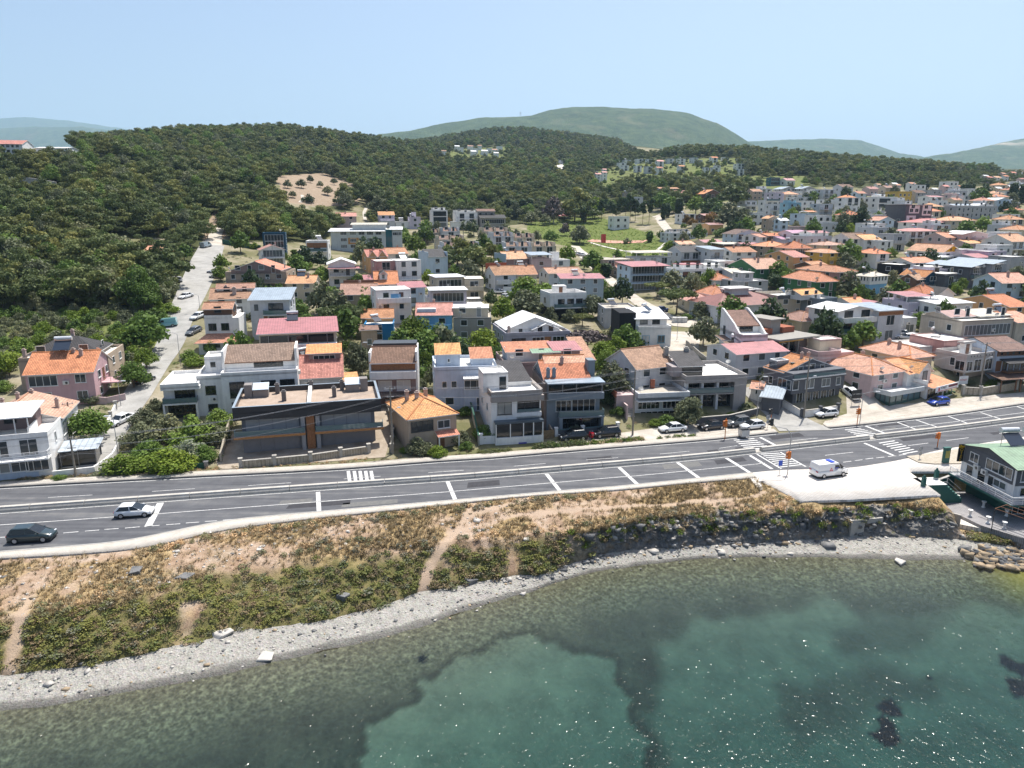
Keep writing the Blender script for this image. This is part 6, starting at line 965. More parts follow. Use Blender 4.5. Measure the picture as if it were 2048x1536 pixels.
T2=[('K',195,500,160,8.0,'flat','sky',None,'tall pale turquoise block with white rooftop','w',dict(tops=((.1,.7,.2,.8,1.6,'flat',0,'sky',None),))),('K',310,588,215,5.0,'flat','paleb',None,'pale blue house with orange canopy below the tall turquoise block','w',dict(tops=((.35,.85,0,.7,1.3,'gx',.5,None,TERRA2),))),('K',445,510,170,7.0,'flat','lg',None,'grey white block with dark balconies right of the turquoise block','d',dict(bal='2b,1b')),('K',655,460,190,7.5,'flat','w',None,'white block with black framed windows and long roof slab','d',dict(par=.2)),('K',920,455,250,6.0,'flat','w',None,'wide white modern house with dark upper windows','g',dict(tops=((.3,.6,.3,.8,1.5,'shed',.6,'w',GRM),))),('K',1065,412,190,6.5,'flat','yl',None,'yellow house with white rooftop rails','w',{}),('K',1200,420,130,5.5,'gx','gy',BRT,'grey house with brown roof right of the yellow house','w',{}),('K',1320,455,175,5.5,'gx','w',REDM,'white house with glazed front and red roof edge right of the dark apartment block','d',dict(rh=.7,ch=0)),('K',1490,435,150,5,'flat','pk',None,'pink flat roofed house beside the dark cypress row','w',dict(tops=((.2,.7,.3,.9,1.2,'flat',0,'pk',None),))),('K',1500,478,110,3.5,'gx','cr',TERRA,'small house with orange roof in front of the pink flat roofed house','w',{}),('K',1850,480,200,5.5,'gy','paleb',WHM,'pale white gabled house right of the cypress row','w',dict(rh=1.2,ch=0)),('K',1985,560,130,4,'hip','cr',TERRA,'cream house with orange roof at the far right of the upper town','w',{}),('K',1975,495,90,5,'flat','lg',None,'grey flat roofed house at the far right edge of the upper town','w',{}),('K',1630,530,400,5.5,'flat','gy',None,'long grey row with white windows and terrace roofs','b',dict(asp=.35,tops=((.05,.5,.3,.9,1.0,'gx',.6,'gy',GRM),(.62,.95,.2,.9,1.0,'gy',.8,'lg',WHM)))),('K',930,565,260,3.6,'flat','lg',None,'low white house with stepped terraces left of the dark apartment block','w',dict(tops=((.05,.25,.2,.8,1.5,'flat',0,'w',None),))),('K',920,640,195,5.0,'gy','paleb',TERRA,'pale blue gabled house with orange roof beside the round dark tree','w',dict(rh=1.4,ch=0)),('K',470,655,200,4.0,'flat','lg',None,'pale house with white lace like rooftop terrace','w',dict(par=.9)),('K',270,690,180,3.2,'flat','pk',None,'low pale pink house with flat roof below the turquoise block','w',{}),('K',115,640,110,4.5,'gx','paleb',WHM,'pale blue house with white roof left of the low pale pink house','w',dict(ch=0)),('K',30,625,130,5,'gy','tan',TERRA,'tan gabled house with orange roof and wooden shutters','w',{}),('K',50,300,105,5.5,'flat','teal',None,'blue glass hotel like building on the hillside','g',dict(par=.2,cat='building',asp=.5)),('K',165,322,115,3.5,'gx','w',REDM,'house with red roof right of the blue glass building','w',{}),('K',145,392,170,4.5,'gy','gy',GRM,'left of two grey gabled houses with dark verges','w',dict(ch=0,rh=1.5)),('K',305,390,170,4.5,'gy','gy',GRM,'right of two grey gabled houses with black shutters','w',dict(ch=0,rh=1.5)),('K',470,395,150,7,'flat','lg',None,'grey apartment house with long balconies','d',dict(bal='2b,1b')),('K',615,375,150,6.5,'gx','lg',BRT,'pale grey house with brown roof beside the grey apartment house','w',{}),('K',735,425,110,5,'gx','paleb',TERRA,'pale blue house with small orange roof above the black framed white block','w',{}),('K',830,390,120,4,'gx','pk',SALM,'pinkish house with salmon roof in the upper row','w',{}),('K',960,380,110,4,'gx','cr',OLDT,'cream house with old tiled roof in the upper row','w',{}),('K',210,455,110,5,'flat','w',None,'white house with glazed roof terrace behind the turquoise block','d',dict(tops=((0,1,0,1,1.3,'shed',.2,None,WHM),))),('K',80,425,110,7,'flat','lil',None,'violet grey tall house with dark stair strip','w',{}),('K',45,510,120,6,'flat','lg',None,'white balcony house left of the tall turquoise block','d',dict(bal='1b')),('J',940,468,190,5.5,'gx','gy',TERRA,'long grey house with bright orange roof at the foot of the wooded hill','d',dict(asp=.4,rh=.9)),('J',1030,510,190,4,'gx','cr',SALM,'house with several salmon gables below the bright orange roof','w',{}),('J',1170,492,110,4,'gy','paleb',WHM,'mint white gabled house in the trees','w',dict(ch=0)),('J',1280,510,210,5.5,'gy','br',TERRA,'large dark brown house with orange gable roofs','d',dict(bal='1b')),('J',1645,490,120,5.5,'gx','tan',TERRA2,'tall tan house with orange mono roof','w',{}),('J',1590,565,150,5.5,'flat','lg',None,'cream balcony house with orange chimneys in the upper row','d',dict(bal='1s')),('J',1760,560,160,6.5,'flat','w',None,'white balcony house with glass roof rails beside the cream balcony house','d',dict(bal='2g,1g')),('J',1810,500,160,6,'flat','lil',None,'pale violet house with beige canopy roof above the white balcony house','w',dict(tops=((0,.8,0,1,1.2,'shed',.3,None,CRM),))),('J',1095,672,165,4.5,'flat','w',None,'white house with reddish flat roof edge and dark windows by the mixed trees','d',{}),('J',1270,682,180,4.5,'gx','br',(.4,.18,.15),'brown house with pink roof right of the reddish roof edge','w',dict(rh=.8)),('J',1310,755,170,4.0,'gx','or_',(.3,.14,.12),'tan house with dark red roof among the trees','w',dict(rh=.7)),('J',1200,745,110,4,'flat','cr',None,'cream house with fancy roof balustrade','w',{}),('J',700,535,100,8.0,'flat','lg',None,'grey apartment house standing in the trees behind the cypresses','w',dict(cat='apartment house')),('J',560,690,170,6.5,'flat','w',None,'white house half hidden by the row of tall thin trees','w',{}),('J',615,500,70,6.0,'flat','tan',None,'tan block behind the grey apartment house in the trees','w',{})]
for c,x,y,w,H,rf,wl,rc,lb,wn,kw in T2:G2(c,x,y,w,H,rf,wl,rc,lb,wn,**kw)
h=House('dark grey apartment block with white window frames and white roof wing','I',(1110,30),(1320,60),10.5,11,'dg',name='apartment_block',cat='apartment block',yaw=19);W_=h.W;h.box(0,W_,0,11,-3,10.2);h.shed(-.4,W_*.7,-.5,11,10.4,-.5,WHM,edge=M_FRW,dirn='r');h.box(W_*.12,W_*.5,-.12,0,6.5,9.8,plaster(C['w']),'white_frame');h.box(W_*.05,W_*.4,-.12,0,3.0,5.6,plaster(C['w']),'white_frame');h.box(W_*.62,W_*.95,-.12,0,5.6,9.8,plaster(C['w']),'white_frame')
for q,z,y in((.2,7,-.12),(.4,7,-.12),(.22,3.4,-.12),(.72,6.2,-.12),(.88,6.2,-.12),(.75,8.4,-.12),(.25,8.6,-.12),(.6,3.2,0),(.85,3.2,0)):h.win('f',W_*q,z,1.9,1.5,y=y,gl=M_GLD,fr=M_FRW)
h.row('l',1,10,2,'w',n=2);h.done()
VL=[(577,262,60),(620,240,55),(603,282,50),(718,232,55),(705,288,50),(795,234,45),(790,292,55),(880,250,55),(875,303,50),(962,230,55),(1050,230,60),(1050,250,55),(1052,290,50),(1155,222,55),(1195,240,45),(1313,222,55),(1405,220,50),(1535,228,55),(1325,300,55),(1340,285,45),(1520,270,70),(1525,312,50),(1250,300,40),(1620,262,30)]
VT=['white','grey','orange roofed','red roofed'];SEEN={}
ORD=['first','second','third','fourth','fifth','sixth','seventh','eighth','ninth','tenth','eleventh','twelfth','thirteenth']
for i,(x,y,w)in enumerate(sorted(VL)):
 k={577:0,880:3,875:2,1052:2,1155:1,962:1,1313:2,790:1}.get(x,0);row_='upper' if y<256 else 'lower';SEEN[row_]=SEEN.get(row_,0)+1
 G2('J',x,y,w*1.3,5.2,'gx' if k>1 else 'flat','lg' if k==1 else 'w',{2:TERRA,3:(.45,.14,.12)}.get(k,None),f'{VT[k]} villa on the wooded hillside, {ORD[SEEN[row_] - 1]} from the left in the {row_} row','d',group='villas on the wooded hillside',cat='villa',ch=0,par=.15)
for x,y,w,k,lb in[(385,352,60,3,'white villa with red roof alone below the hillside rows'),(435,338,50,3,'pink villa with red roof behind the lone white one'),(435,315,40,3,'tiny dark red roof above the two lone villas')]:G2('J',x,y,w,7.0,'gx','w' if k==3 else 'w',(.45,.14,.12),lb,'w',cat='villa',ch=0)
for i,(x,y,w)in enumerate(sorted([(1325,232,35),(1350,240,35),(1410,232,40),(1440,245,40),(1470,228,30),(1500,262,45),(1535,245,40),(1565,255,40),(1597,232,42),(1430,265,40),(1575,275,35),(1120,248,40),(1240,262,35)])):
 G2('M',x,y,w,6,'gx' if i%3 else 'flat','w',OLDT if i%3==1 else WHM,f'pale house of the distant hill village, {ORD[i]} from the left','-',group='houses of the distant hill village',cat='house',ch=0,side=False)
for i,(x,y,w)in enumerate(sorted([(1150,348,70),(1010,350,60),(1740,288,60),(1770,300,70),(1830,300,80),(1900,290,60),(1960,262,60),(2010,250,60),(1880,268,50),(2030,312,60),(1840,385,70),(1930,372,80),(2010,380,80),(1550,375,80),(1420,370,70),(1330,392,60),(1040,360,50),(880,355,50)])):
 G2('K',x,y,w,4.5,'gx',('w','cr','pk')[i%3],(TERRA,WHM,SALM)[i%3],f'small house beyond the pine ridge, {(ORD + ["fourteenth", "fifteenth", "sixteenth", "seventeenth", "eighteenth"])[i]} from the left','w',group='small houses beyond the ridge',ch=0,side=False)
for i,(x,y,w)in enumerate([(1690,398,60),(1740,395,50),(1800,402,60),(1890,395,60),(1970,320,80)]):
 G2('M',x,y,w,5,'flat',('lg','w')[i%2],None,f'low pale house in the wooded valley beside the white track, {ORD[i]} from the left','w',group='houses beside the white track',ch=0,side=False)
h=House('long white institute with orange roofs on the left hilltop','L',(0,215),(140,238),8,11,'w',name='institute',cat='building',yaw=10,group=None);h.box(-25,h.W,0,11,-4,8);h.gx(-25,h.W,0,11,8,2.0,SALM);[h.row('f',-10,h.W-1,z,'w',n=9)for z in(.5,3.2,5.6)];h.done()
G('L',225,242,430,250,4,10,'gx','w',WHM,'long white roofed hall behind the trees on the left hilltop',win='-',rh=.8,ch=0,yaw=4,cat='hall')
rf=random.Random(5);PO=[(1500,400),(1620,378),(2060,380),(2060,520),(1900,560),(1700,470),(1480,445)];HS=[(o.location.x,o.location.y,o['label'])for o in list(COL.objects)if o.type=='EMPTY' and o.get('category')=='house'];made=0;SEENL={}
for _ in range(1500):
 u,v=rf.uniform(1380,2060),rf.uniform(380,620)
 if not bool(inpoly(np.array([u]),np.array([v]),PO)[0]):continue
 x,y,z=ground(u,v)
 if min(math.hypot(x-f[0],y-f[1])-max(f[2],f[3])for f in FOOT)<5.2:continue
 hx,hy,hl=min(HS,key=lambda q:math.hypot(q[0]-x,q[1]-y));hl=hl.split(' with ')[0].split(' left of')[0].split(' right of')[0].split(' beside')[0].split(' behind')[0].split(' below')[0].split(' in ')[0].split(' of ')[0].split(' at ')[0];k=rf.randrange(5);wl=('w','lg','w','cr','gy')[k];rel='behind' if hy<y else 'in front of'
 lb=f"{('small white', 'pale grey', 'plain white', 'cream', 'mid grey')[k]} {'orange roofed' if k == 3 else 'flat roofed'} house {rel} the {' '.join(hl.split()[:7])}"
 if lb in SEENL:continue
 SEENL[lb]=1;G('N',0,0,0,0,rf.uniform(4.5,7),7.5,'hip' if k==3 else 'flat',wl,TERRA,lb,win='d' if k%2 else 'w',world=(x-4,y-3,zt1(x,y)+5.5,yawz(x,y),rf.uniform(7,9)),par=.4,**({}if k==3 else dict(tops=((.15,.7,.35,.9,1.7,'flat',0,wl,None),)if k%2 else())))
 made+=1
 if made>=46:break
GRN=plain('hotel_green',(.02,.1,.085),.6);WH_=plaster(C['w'])
h=House('grey and white seaside hotel with green sheet roof and solar tanks',None,None,None,6.45,8.6,'dg',name='hotel',cat='hotel',world=(58.5,77.4,8.35,math.radians(5),15));W_,D_=h.W,h.D
h.box(1.0,W_,1.4,D_,-1.5,2.28,GRN,'lower_storey');h.box(0,W_,0,D_,2.5,4.2,WH_,'white_storey');h.box(-.05,W_,-.05,D_+.05,4.2,6.4);h.gx(0,W_,0,D_,6.4,1.0,GNM,o=.4,og=.35,edge=M_FRD)
mb=MB();mb.box(-1.5,W_,-1.7,D_+.3,2.28,2.52);o=h.one('balcony',mb,GRN);mb=MB();mb.box(-1.4,W_,-1.6,D_+.2,2.523,2.54);mb.build('floor',M_PANELG,o);h.rail([(-1.4,D_+.2),(-1.4,-1.6),(W_,-1.6)],2.54,.95,'wh',o)
for q in(.0,.12):h.box(-.12,-.05,(-.06,D_-.1)[q>0],(.2,D_+.06)[q>0],2.5,6.35,WH_,'corner_trim')
h.win('l',6.7,4.7,1.5,1.2,y=-.05,fr=M_FRW);h.win('l',2.6,4.7,4.2,1.35,y=-.05,fr=M_FRW,nm=4,gl=M_GL);h.ac('l',5.9,4.0,y=-.05);h.ac('l',4.6,3.9,y=-.05);h.win('l',3.6,2.6,1.0,1.5,fr=M_FRW);h.door('l',5.2,2.55,1.1,1.6,mat=M_GLD);h.win('l',2.2,3.1,2.0,.9,fr=M_FRW);h.win('l',7.2,2.6,1.2,1.5,fr=M_FRW)
for i in range(4):h.win('f',1.8+3.6*i,4.7,2.6,1.4,y=-.05,fr=M_FRW);h.win('f',1.8+3.6*i,2.9,2.2,1.1,fr=M_FRW);h.win('f',2.6+3.4*i,0,2.4,2.0,y=1.4,fr=M_FRW,gl=M_GLD)
h.solar(3.6,5.4,7.3,1.1);h.solar(6.6,5.4,7.3,1.1)
mb=MB();mb.box(-.9,-.1,D_-.12,D_-.02,4.2,6.5);o=h.one('sign_board',mb,plain('sign_black',(.012,.012,.014),.4));YL=plain('sign_yellow',(.75,.45,.02),.5)
for i,ch in enumerate('OTEL'):text(ch,.55,YL,h.root,(-.5,D_-.14,5.75-i*.47),(math.pi/2,0,0),.01)
mb=MB();[mb.prism([(-.95+.2*i,D_-.16),(-.8+.2*i,D_-.16),(-.8+.2*i,D_-.13),(-.95+.2*i,D_-.13)],6.05,6.3+.12*(i%2))for i in range(4)];h.one('emblem',mb,YL);h.done()
hp=lambda x,y,z=0:h.pt(x,y,z)
mb=MB();mb.prism([hp(-4.4,-1.2)[:2],hp(-1.2,-6.2)[:2],hp(W_,-6.6)[:2],hp(W_,9)[:2],hp(-2.6,9)[:2],hp(-5.2,3.5)[:2]],-.6,1.9);tag(mb.build('terrace',[dusty('terrace_tiles',(.27,.26,.27),(.36,.35,.35),1,brick=.6)]),kind='structure')
mb=MB();mb.prism([hp(-7.6,1.2)[:2],hp(-4.3,-1.3)[:2],hp(-5.0,3.3)[:2],hp(-7.0,4.6)[:2]],-.5,1.55);tag(mb.build('lower_yard',M_PLAZA),kind='structure')
def loc_thing(name,label,cat,x,y,z,group=None):r=empty(name,hp(x,y,z),h.rz);return tag(r,label,cat,group)
proto=None
for i,(x,y)in enumerate([(-2.4,5.6),(-.4,3.6),(.5,1.0),(-3.9,1.3),(-3.2,-.7),(-2.4,-2.2),(-1.3,-4.4),(2.6,-1.2),(4.6,-1.6)]):
 if proto is None:mb=MB();mb.tube((0,0,0),(0,0,.12),.24,.2,10);mb.tube((0,0,.12),(0,0,.7),.13,.15,10);mb.tube((0,0,.7),(0,0,.82),.27,.27,10);proto=mb.build('pedestal',WH_)
 o=proto if i==0 else proto.copy();i and COL.objects.link(o);o.location=hp(x,y,0);tag(o,'white stone pedestal on the hotel terrace','pedestal','white pedestals on the hotel terrace')
r=loc_thing('pergola','dark metal pergola frame with rail on the hotel terrace edge','pergola',-3.9,-2.2,0);r.rotation_euler.z=math.radians(-62);mb=MB();[mb.tube((a,b,-.2),(a,b,2.5),.05,n=6)for a in(0,3.6,7)for b in(0,3.2)];mb.build('post',M_FRD,r);mb=MB();[mb.tube((0,b,2.5),(7,b,2.5),.04,n=6)for b in(0,1.1,2.2,3.2)];[mb.tube((a,0,2.5),(a,3.2,2.5),.04,n=6)for a in(0,3.6,7)];mb.build('beam',M_FRB,r);mb=MB();[mb.tube((-1.6 if k==0 else 0,0,z),(7,0,z),.03,n=6)for k,z in((0,.9),(1,.6),(1,.3))];mb.build('rail',M_RAIL,r)
r=loc_thing('garden_stair','dark green stair block with thin white railing beside the hotel','stair',-7.2,5.2,0);mb=MB();mb.box(0,3.0,0,2.6,-.4,2.4);[mb.box(3.0+.35*i,3.35+.35*i,0,1.6,-.4,2.1-.3*i)for i in range(6)];mb.build('block',GRN,r);mb=MB();mb.box(.05,2.95,.05,2.55,2.403,2.45);mb.build('landing',M_DECK,r);mb=MB();[mb.tube((x,.1,2.4),(x,.1,3.3),.025,n=5)for x in(.1,1,2,2.9)];[mb.tube((.1,.1,z),(2.9,.1,z),.02,n=5)for z in(2.8,3.3)];[mb.tube((2.9,.1,z),(4.9,.1,z-1.6),.02,n=5)for z in(2.8,3.3)];mb.build('railing',M_RAILW,r)
for x,y in((-7.6,5.0),(-4.4,7.2)):mb=MB();mb.box(-.2,.2,-.2,.2,-.3,1.3);mb.tube((0,0,1.3),(0,0,1.6),.18,.08,8);o=mb.build('gate_pillar',GRN,None,hp(x,y,2.3),h.rz);tag(o,'dark green gate pillar '+('next to the stair block' if y<6 else 'at the ramp wall by the hotel balcony'),'pillar','green gate pillars')
wallthing('ramp_wall','dark green ramp wall running down to the hotel terrace','wall',[hp(-4.2,7.2)[:2],hp(-.4,9.2)[:2]],2.2,.25,GRN,M_CONC,z=1.9);wallthing('retaining_wall','curved concrete wall around the lower yard','wall',[hp(-7.9,5.0)[:2],hp(-7.8,1.4)[:2],hp(-6.4,-.4)[:2]],1.7,.25,M_CONC,z=1.2)
x,y=atz(1731,1066,1.0);r=empty('culvert',(x,y,.4),math.radians(12));tag(r,'square concrete culvert mouth in the sea bank','culvert');mb=MB();mb.box(-2.0,-.25,0,2.5,-.3,2.0);mb.box(.55,2.2,.2,2.5,-.3,2.0);mb.box(-2.0,2.2,.1,2.5,1.7,2.25);mb.box(-.25,.55,1.8,2.4,-.3,1.7);mb.build('concrete',M_CONC,r)
x,y=atz(1801,1030,2.2);r=wallthing('retaining_wall','short slanted concrete wall on the slope right of the culvert','wall',[(x-.4,y+2.6),(x+.5,y-1.4)],1.0,.3,M_CONC,z=2.2)
M_NET=plain('green_net',(.02,.085,.06),.8);wallthing('net_fence','green netting fence in front of the bush filled corner plot','fence',gp((208,951),(300,946),(413,936)),.75,.05,M_NET,z=None,pillars=4,pmat=M_RAIL,ph=.1,part='netting')
wallthing('stone_wall','pale stone front wall with pillars before the dark modern pair','wall',gp((482,936),(550,930),(622,923),(682,914),(738,906)),.95,.3,M_STONE,M_CONC,5.2,M_CONC)
wallthing('stone_wall','low stone boundary wall with pale pillars left of the cottage','wall',gp((784,905),(786,855),(775,815)),.9,.25,M_STONE,M_CONC,2.4,M_CONC);wallthing('garden_wall','concrete wall between the bushes and the dark modern pair','wall',gp((442,925),(450,890),(462,850)),1.3,.25,M_STONE)
wallthing('garden_wall','white front wall with gate below the tall white villa','wall',gp((962,888),(1010,886),(1072,880)),1.15,.25,WH_,None,4,WH_);wallthing('net_fence','long concrete wall topped with green netting left of the tall white villa','fence',gp((958,892),(950,855),(937,810)),1.5,.16,M_CONC,M_NET);wallthing('wooden_fence','brown board fence right of the tall white villa','fence',gp((1074,880),(1108,876)),1.3,.1,plain('old_boards',(.2,.14,.075),.8,var=.3,scale=4));wallthing('garden_wall','dirt coloured yard wall running back beside the slate house','wall',gp((1107,876),(1090,845),(1076,820)),1.0,.2,plaster(C['tan']))
wallthing('garden_wall','dark front wall before the slate house and its parked cars','wall',gp((1112,872),(1165,868),(1235,861)),.9,.25,plaster(C['dg']),M_RGL,9,WH_);wallthing('garden_wall','dark wall with pale coping in front of the grey modern villa','wall',gp((1392,848),(1460,842),(1516,828)),1.0,.25,plaster(C['dg']),M_CONC)
wallthing('garden_wall','pale garden wall with round ornaments at the right edge','wall',gp((1925,788),(1960,790),(2032,778)),1.25,.3,M_STONE,M_CONC,4,M_CONC);wallthing('garden_wall','white lower wall by the lane before the white house with porches','wall',gp((1372,690),(1400,715),(1440,745)),1.0,.2,plaster(C['con']));wallthing('garden_wall','pink wall beside the steep street under the pink house','wall',gp((180,806),(215,808),(252,800)),1.1,.2,plaster(C['pk']));wallthing('garden_wall','white wall with pillars lining the bottom of the steep street','wall',gp((190,897),(212,862),(232,818)),.9,.2,WH_,None,5,M_CONC)
wallthing('retaining_wall','long concrete retaining wall among the trees on the left hilltop','wall',[atY(-40,372,300)[:2],atY(60,376,296)[:2],atY(115,384,290)[:2]],6.0,.5,M_CONC);wallthing('hedge_wall','dark green screen fence at the top of the steep street','fence',gp((445,488),(480,494),(522,500)),1.6,.2,M_NET)
t=NT('tyre');t.bsdf((.015,.015,.015),.8,.2);M_TYRE=t.m;M_RIM=plain('rim',(.45,.45,.47),.35,.5,.6);t=NT('car_glass');t.bsdf((.012,.016,.02),.04,.7);M_CGL=t.m;t=NT('tail_lamp');t.bsdf((.35,.01,.01),.2,.5);M_TL=t.m;M_HL=plain('head_lamp',(.7,.72,.74),.1,.7);M_TRIM=plain('car_trim',(.02,.02,.022),.6)
def paint(c):
 k=('paint',c)
 if k not in _M:t=NT('car_paint');b=t.bsdf(c,.28,.5);b.inputs['Coat Weight'].default_value=.8;b.inputs['Coat Roughness'].default_value=.05;_M[k]=t.m
 return _M[k]
SPEC={'hatch':(4.15,1.76,1.46,.93,(-2.0,-1.45,-.1,1.1)),'sedan':(4.55,1.78,1.44,.92,(-1.75,-1.05,.2,1.1)),'suv':(4.5,1.86,1.68,1.05,(-2.15,-1.7,.05,1.2)),'wagon':(4.4,1.75,1.6,.98,(-2.1,-1.85,.3,1.2)),'van':(5.0,1.95,1.98,1.15,(-2.42,-2.36,1.05,1.85))}
CARM={}
def carmesh(k):
 if k in CARM:return CARM[k]
 L,Wd,Ht,belt,(a0,a1,b1,b0)=SPEC[k];hl=L/2;w=Wd/2;van=k=='van';hood=belt-.06 if not van else belt
 st=[(-hl,.8,.42,belt-.2),(-hl+.06,.93,.3,belt-.04),(-hl*.75,.99,.24,belt),(-.3,1,.22,belt),(b0,1,.22,belt-.02),(hl*.72,.97,.24,hood-.1),(hl-.1,.86,.28,hood-.24),(hl,.72,.38,hood-.38)]
 bm_=MB();R=[]
 for x,ws,z0,z1 in st:
  W2=w*ws;R.append([(x,-W2*.92,z0),(x,-W2,z0+.14),(x,-W2,z0+(z1-z0)*.6),(x,-W2*.93,z1-.02),(x,-W2*.55,z1+.02),(x,W2*.55,z1+.02),(x,W2*.93,z1-.02),(x,W2,z0+(z1-z0)*.6),(x,W2,z0+.14),(x,W2*.92,z0)])
 for r in R:bm_.v+=r
 for i in range(len(R)-1):
  for j in range(9):a=i*10+j;bm_.f.append((a,a+1,a+11,a+10));bm_.m.append(0);bm_.uv.append(None)
  bm_.f.append((i*10+9,i*10,i*10+10,i*10+19));bm_.m.append(0);bm_.uv.append(None)
 n=len(R);bm_.f+=[tuple(range(9,-1,-1)),tuple(range((n-1)*10,n*10))];bm_.m+=[0,0];bm_.uv+=[None,None]
 gw,tw=w*.93,w*.74 if not van else w*.88;top=Ht-.05
 def frus(mb,xa,xb,xc,xd,g0,g1,z0,z1):
  P=[(xa,-g0,z0),(xb,-g0,z0),(xb,g0,z0),(xa,g0,z0)];Q=[(xc,-g1,z1),(xd,-g1,z1),(xd,g1,z1),(xc,g1,z1)];i=len(mb.v);mb.v+=P+Q
  for f in((0,1,5,4),(1,2,6,5),(2,3,7,6),(3,0,4,7),(4,5,6,7)):mb.f.append(tuple(i+q for q in f));mb.m.append(0);mb.uv.append(None)
 cab=MB();gl=MB()
 if van:
  frus(cab,a0,1.1,a1,.75,gw*1.05,tw,belt-.05,Ht);frus(gl,.5,b0,.62,b1-.05,gw*.995,tw*.97,belt-.02,top-.1)
  for s_ in(-1,1):gl.quad([(.15,s_*(gw*1.045),belt+.06),(1.02,s_*gw*1.045,belt+.06),(.78,s_*(tw+.045),top-.22),(.15,s_*(tw+.045),top-.22)][::s_])
 else:
  frus(gl,a0,b0,a1,b1,gw,tw,belt-.03,top);frus(cab,a1-.1,b1+.08,a1+.08,b1-.06,tw+.03,tw-.06,top-.03,Ht)
  for s_ in(-1,1):
   for xa,xc,ww in((a0-.02,a1-.04,.2),(-.35,-.4,.09),(b0-.05,b1-.02,.09)):
    P=[(xa,s_*(gw+.008),belt-.04),(xa+ww,s_*(gw+.008),belt-.04),(xc+ww,s_*(tw+.012),top),(xc,s_*(tw+.012),top)];cab.quad(P[::s_])
 wr=.32 if k!='suv' else.36;ty=MB();ty.tube((0,-.11,0),(0,.11,0),wr,n=18);rm=MB();[rm.tube((0,s_*.09,0),(0,s_*.118,0),wr*.62,n=14)for s_ in(-1,1)]
 lt=MB();lt.box(-.06,.06,-.2,.2,-.07,.07);tr_=MB();tr_.box(-hl*.98,hl*.97,-w*.96,w*.96,.2,.32)
 CARM[k]=dict(body=bm_.mesh('body',paint((.7,.7,.7)),True),cabin=cab.mesh('cabin',paint((.7,.7,.7)),van is False and False),glass=gl.mesh('glass',M_CGL),wheel=ty.mesh('wheel',M_TYRE),rim=rm.mesh('rim',M_RIM),lamp=lt.mesh('lamp',M_HL),trim=tr_.mesh('sill',M_TRIM),wr=wr);return CARM[k]
def car(k,u,v,yaw,col,label,flip=False,z=None,group=None):
 m=carmesh(k);L,Wd,Ht,belt,_=SPEC[k]
 if z is None:x,y,zz=ground(u,v);zz+=.06
 else:(x,y),zz=atz(u,v,z),z
 y+=.5;s_=zt1(x,y+2)-zt1(x,y-2);r=empty('van' if k=='van' else 'parked_car' if z is None or z>ZR+.04 else 'car',(x,y,zz),0);r.rotation_mode='XYZ';dyaw=math.radians(yaw+(180 if flip else 0))
 e=3.;cx,cy_=math.cos(dyaw),math.sin(dyaw);pit=math.atan2(zt1(x+cx*e,y+cy_*e)-zt1(x-cx*e,y-cy_*e),2*e)if z is None else 0;r.scale=(.94,)*3;r.rotation_euler=(0,-pit,dyaw);tag(r,label,'van' if k=='van' else 'car',group);FOOT.append((x,y,2.2,2.2,0));P=paint(col)
 for nm in('body','cabin','glass','trim'):
  o=link({'trim':'sill','glass':'window'}.get(nm,nm),m[nm],r)
  if nm in('glass','cabin')and k!='van':bv=o.modifiers.new('bevel','BEVEL');bv.width=.05;bv.segments=2
  if nm in('body','cabin'):o.material_slots[0].link='OBJECT';o.material_slots[0].material=P
 ax=L/2*.62
 for a in(-ax,ax*1.02):
  for b in(-Wd/2+.08,Wd/2-.08):o=link('wheel',m['wheel'],r,(a,b,m['wr']));link('rim',m['rim'],o)
 for b in(-.58,.58):
  o=link('headlight',m['lamp'],r,(L/2-.17,b*Wd/1.76,belt-.3));o=link('taillight',m['lamp'],r,(-L/2+.04,b*Wd/1.76,belt-.18));o.material_slots[0].link='OBJECT';o.material_slots[0].material=M_TL
  mb=MB();mb.box(-.08,.08,-.09,.09,0,.13);mb.build('mirror',P,r,(SPEC[k][4][3]-.35,math.copysign(Wd/2+.06,b),belt))
 return r
WHT,BLK,GRY,SLV=(.75,.76,.77),(.012,.013,.016),(.12,.125,.13),(.45,.46,.47)
car('hatch',266,1034,10,WHT,'white hatchback driving along the seaside lanes beside a wide white bar',z=ZR+.01);car('suv',60,1084,9,(.015,.03,.033),'dark green black car leaving the lay-by at the left edge',z=ZR+.01)
v_=car('van',1660,953,17,WHT,'white service van with red triangle and blue roof light on the paved forecourt',z=ZR+.06);w=1.95/2*.98;mb=MB();mb.box(-.25,.35,-.55,.55,1.99,2.1);mb.build('light_bar',plain('blue_lamp',(.02,.06,.5),.2),v_);RD=plain('livery_red',(.6,.03,.05),.4)
mb=MB();T=[(-.75,.98),(-.15,.98),(-.45,1.45)];I_=[(-.6,1.06),(-.3,1.06),(-.45,1.3)];[mb.quad([(T[i][0],-w,T[i][1]),(T[(i+1)%3][0],-w,T[(i+1)%3][1]),(I_[(i+1)%3][0],-w,I_[(i+1)%3][1]),(I_[i][0],-w,I_[i][1])])for i in range(3)];mb.build('triangle_mark',RD,v_);mb=MB();mb.box(.05,.7,-w,-w+.01,1.28,1.4);mb.box(.1,.6,-w,-w+.01,1.1,1.16);mb.build('livery',plain('livery_blue',(.05,.08,.4),.4),v_)
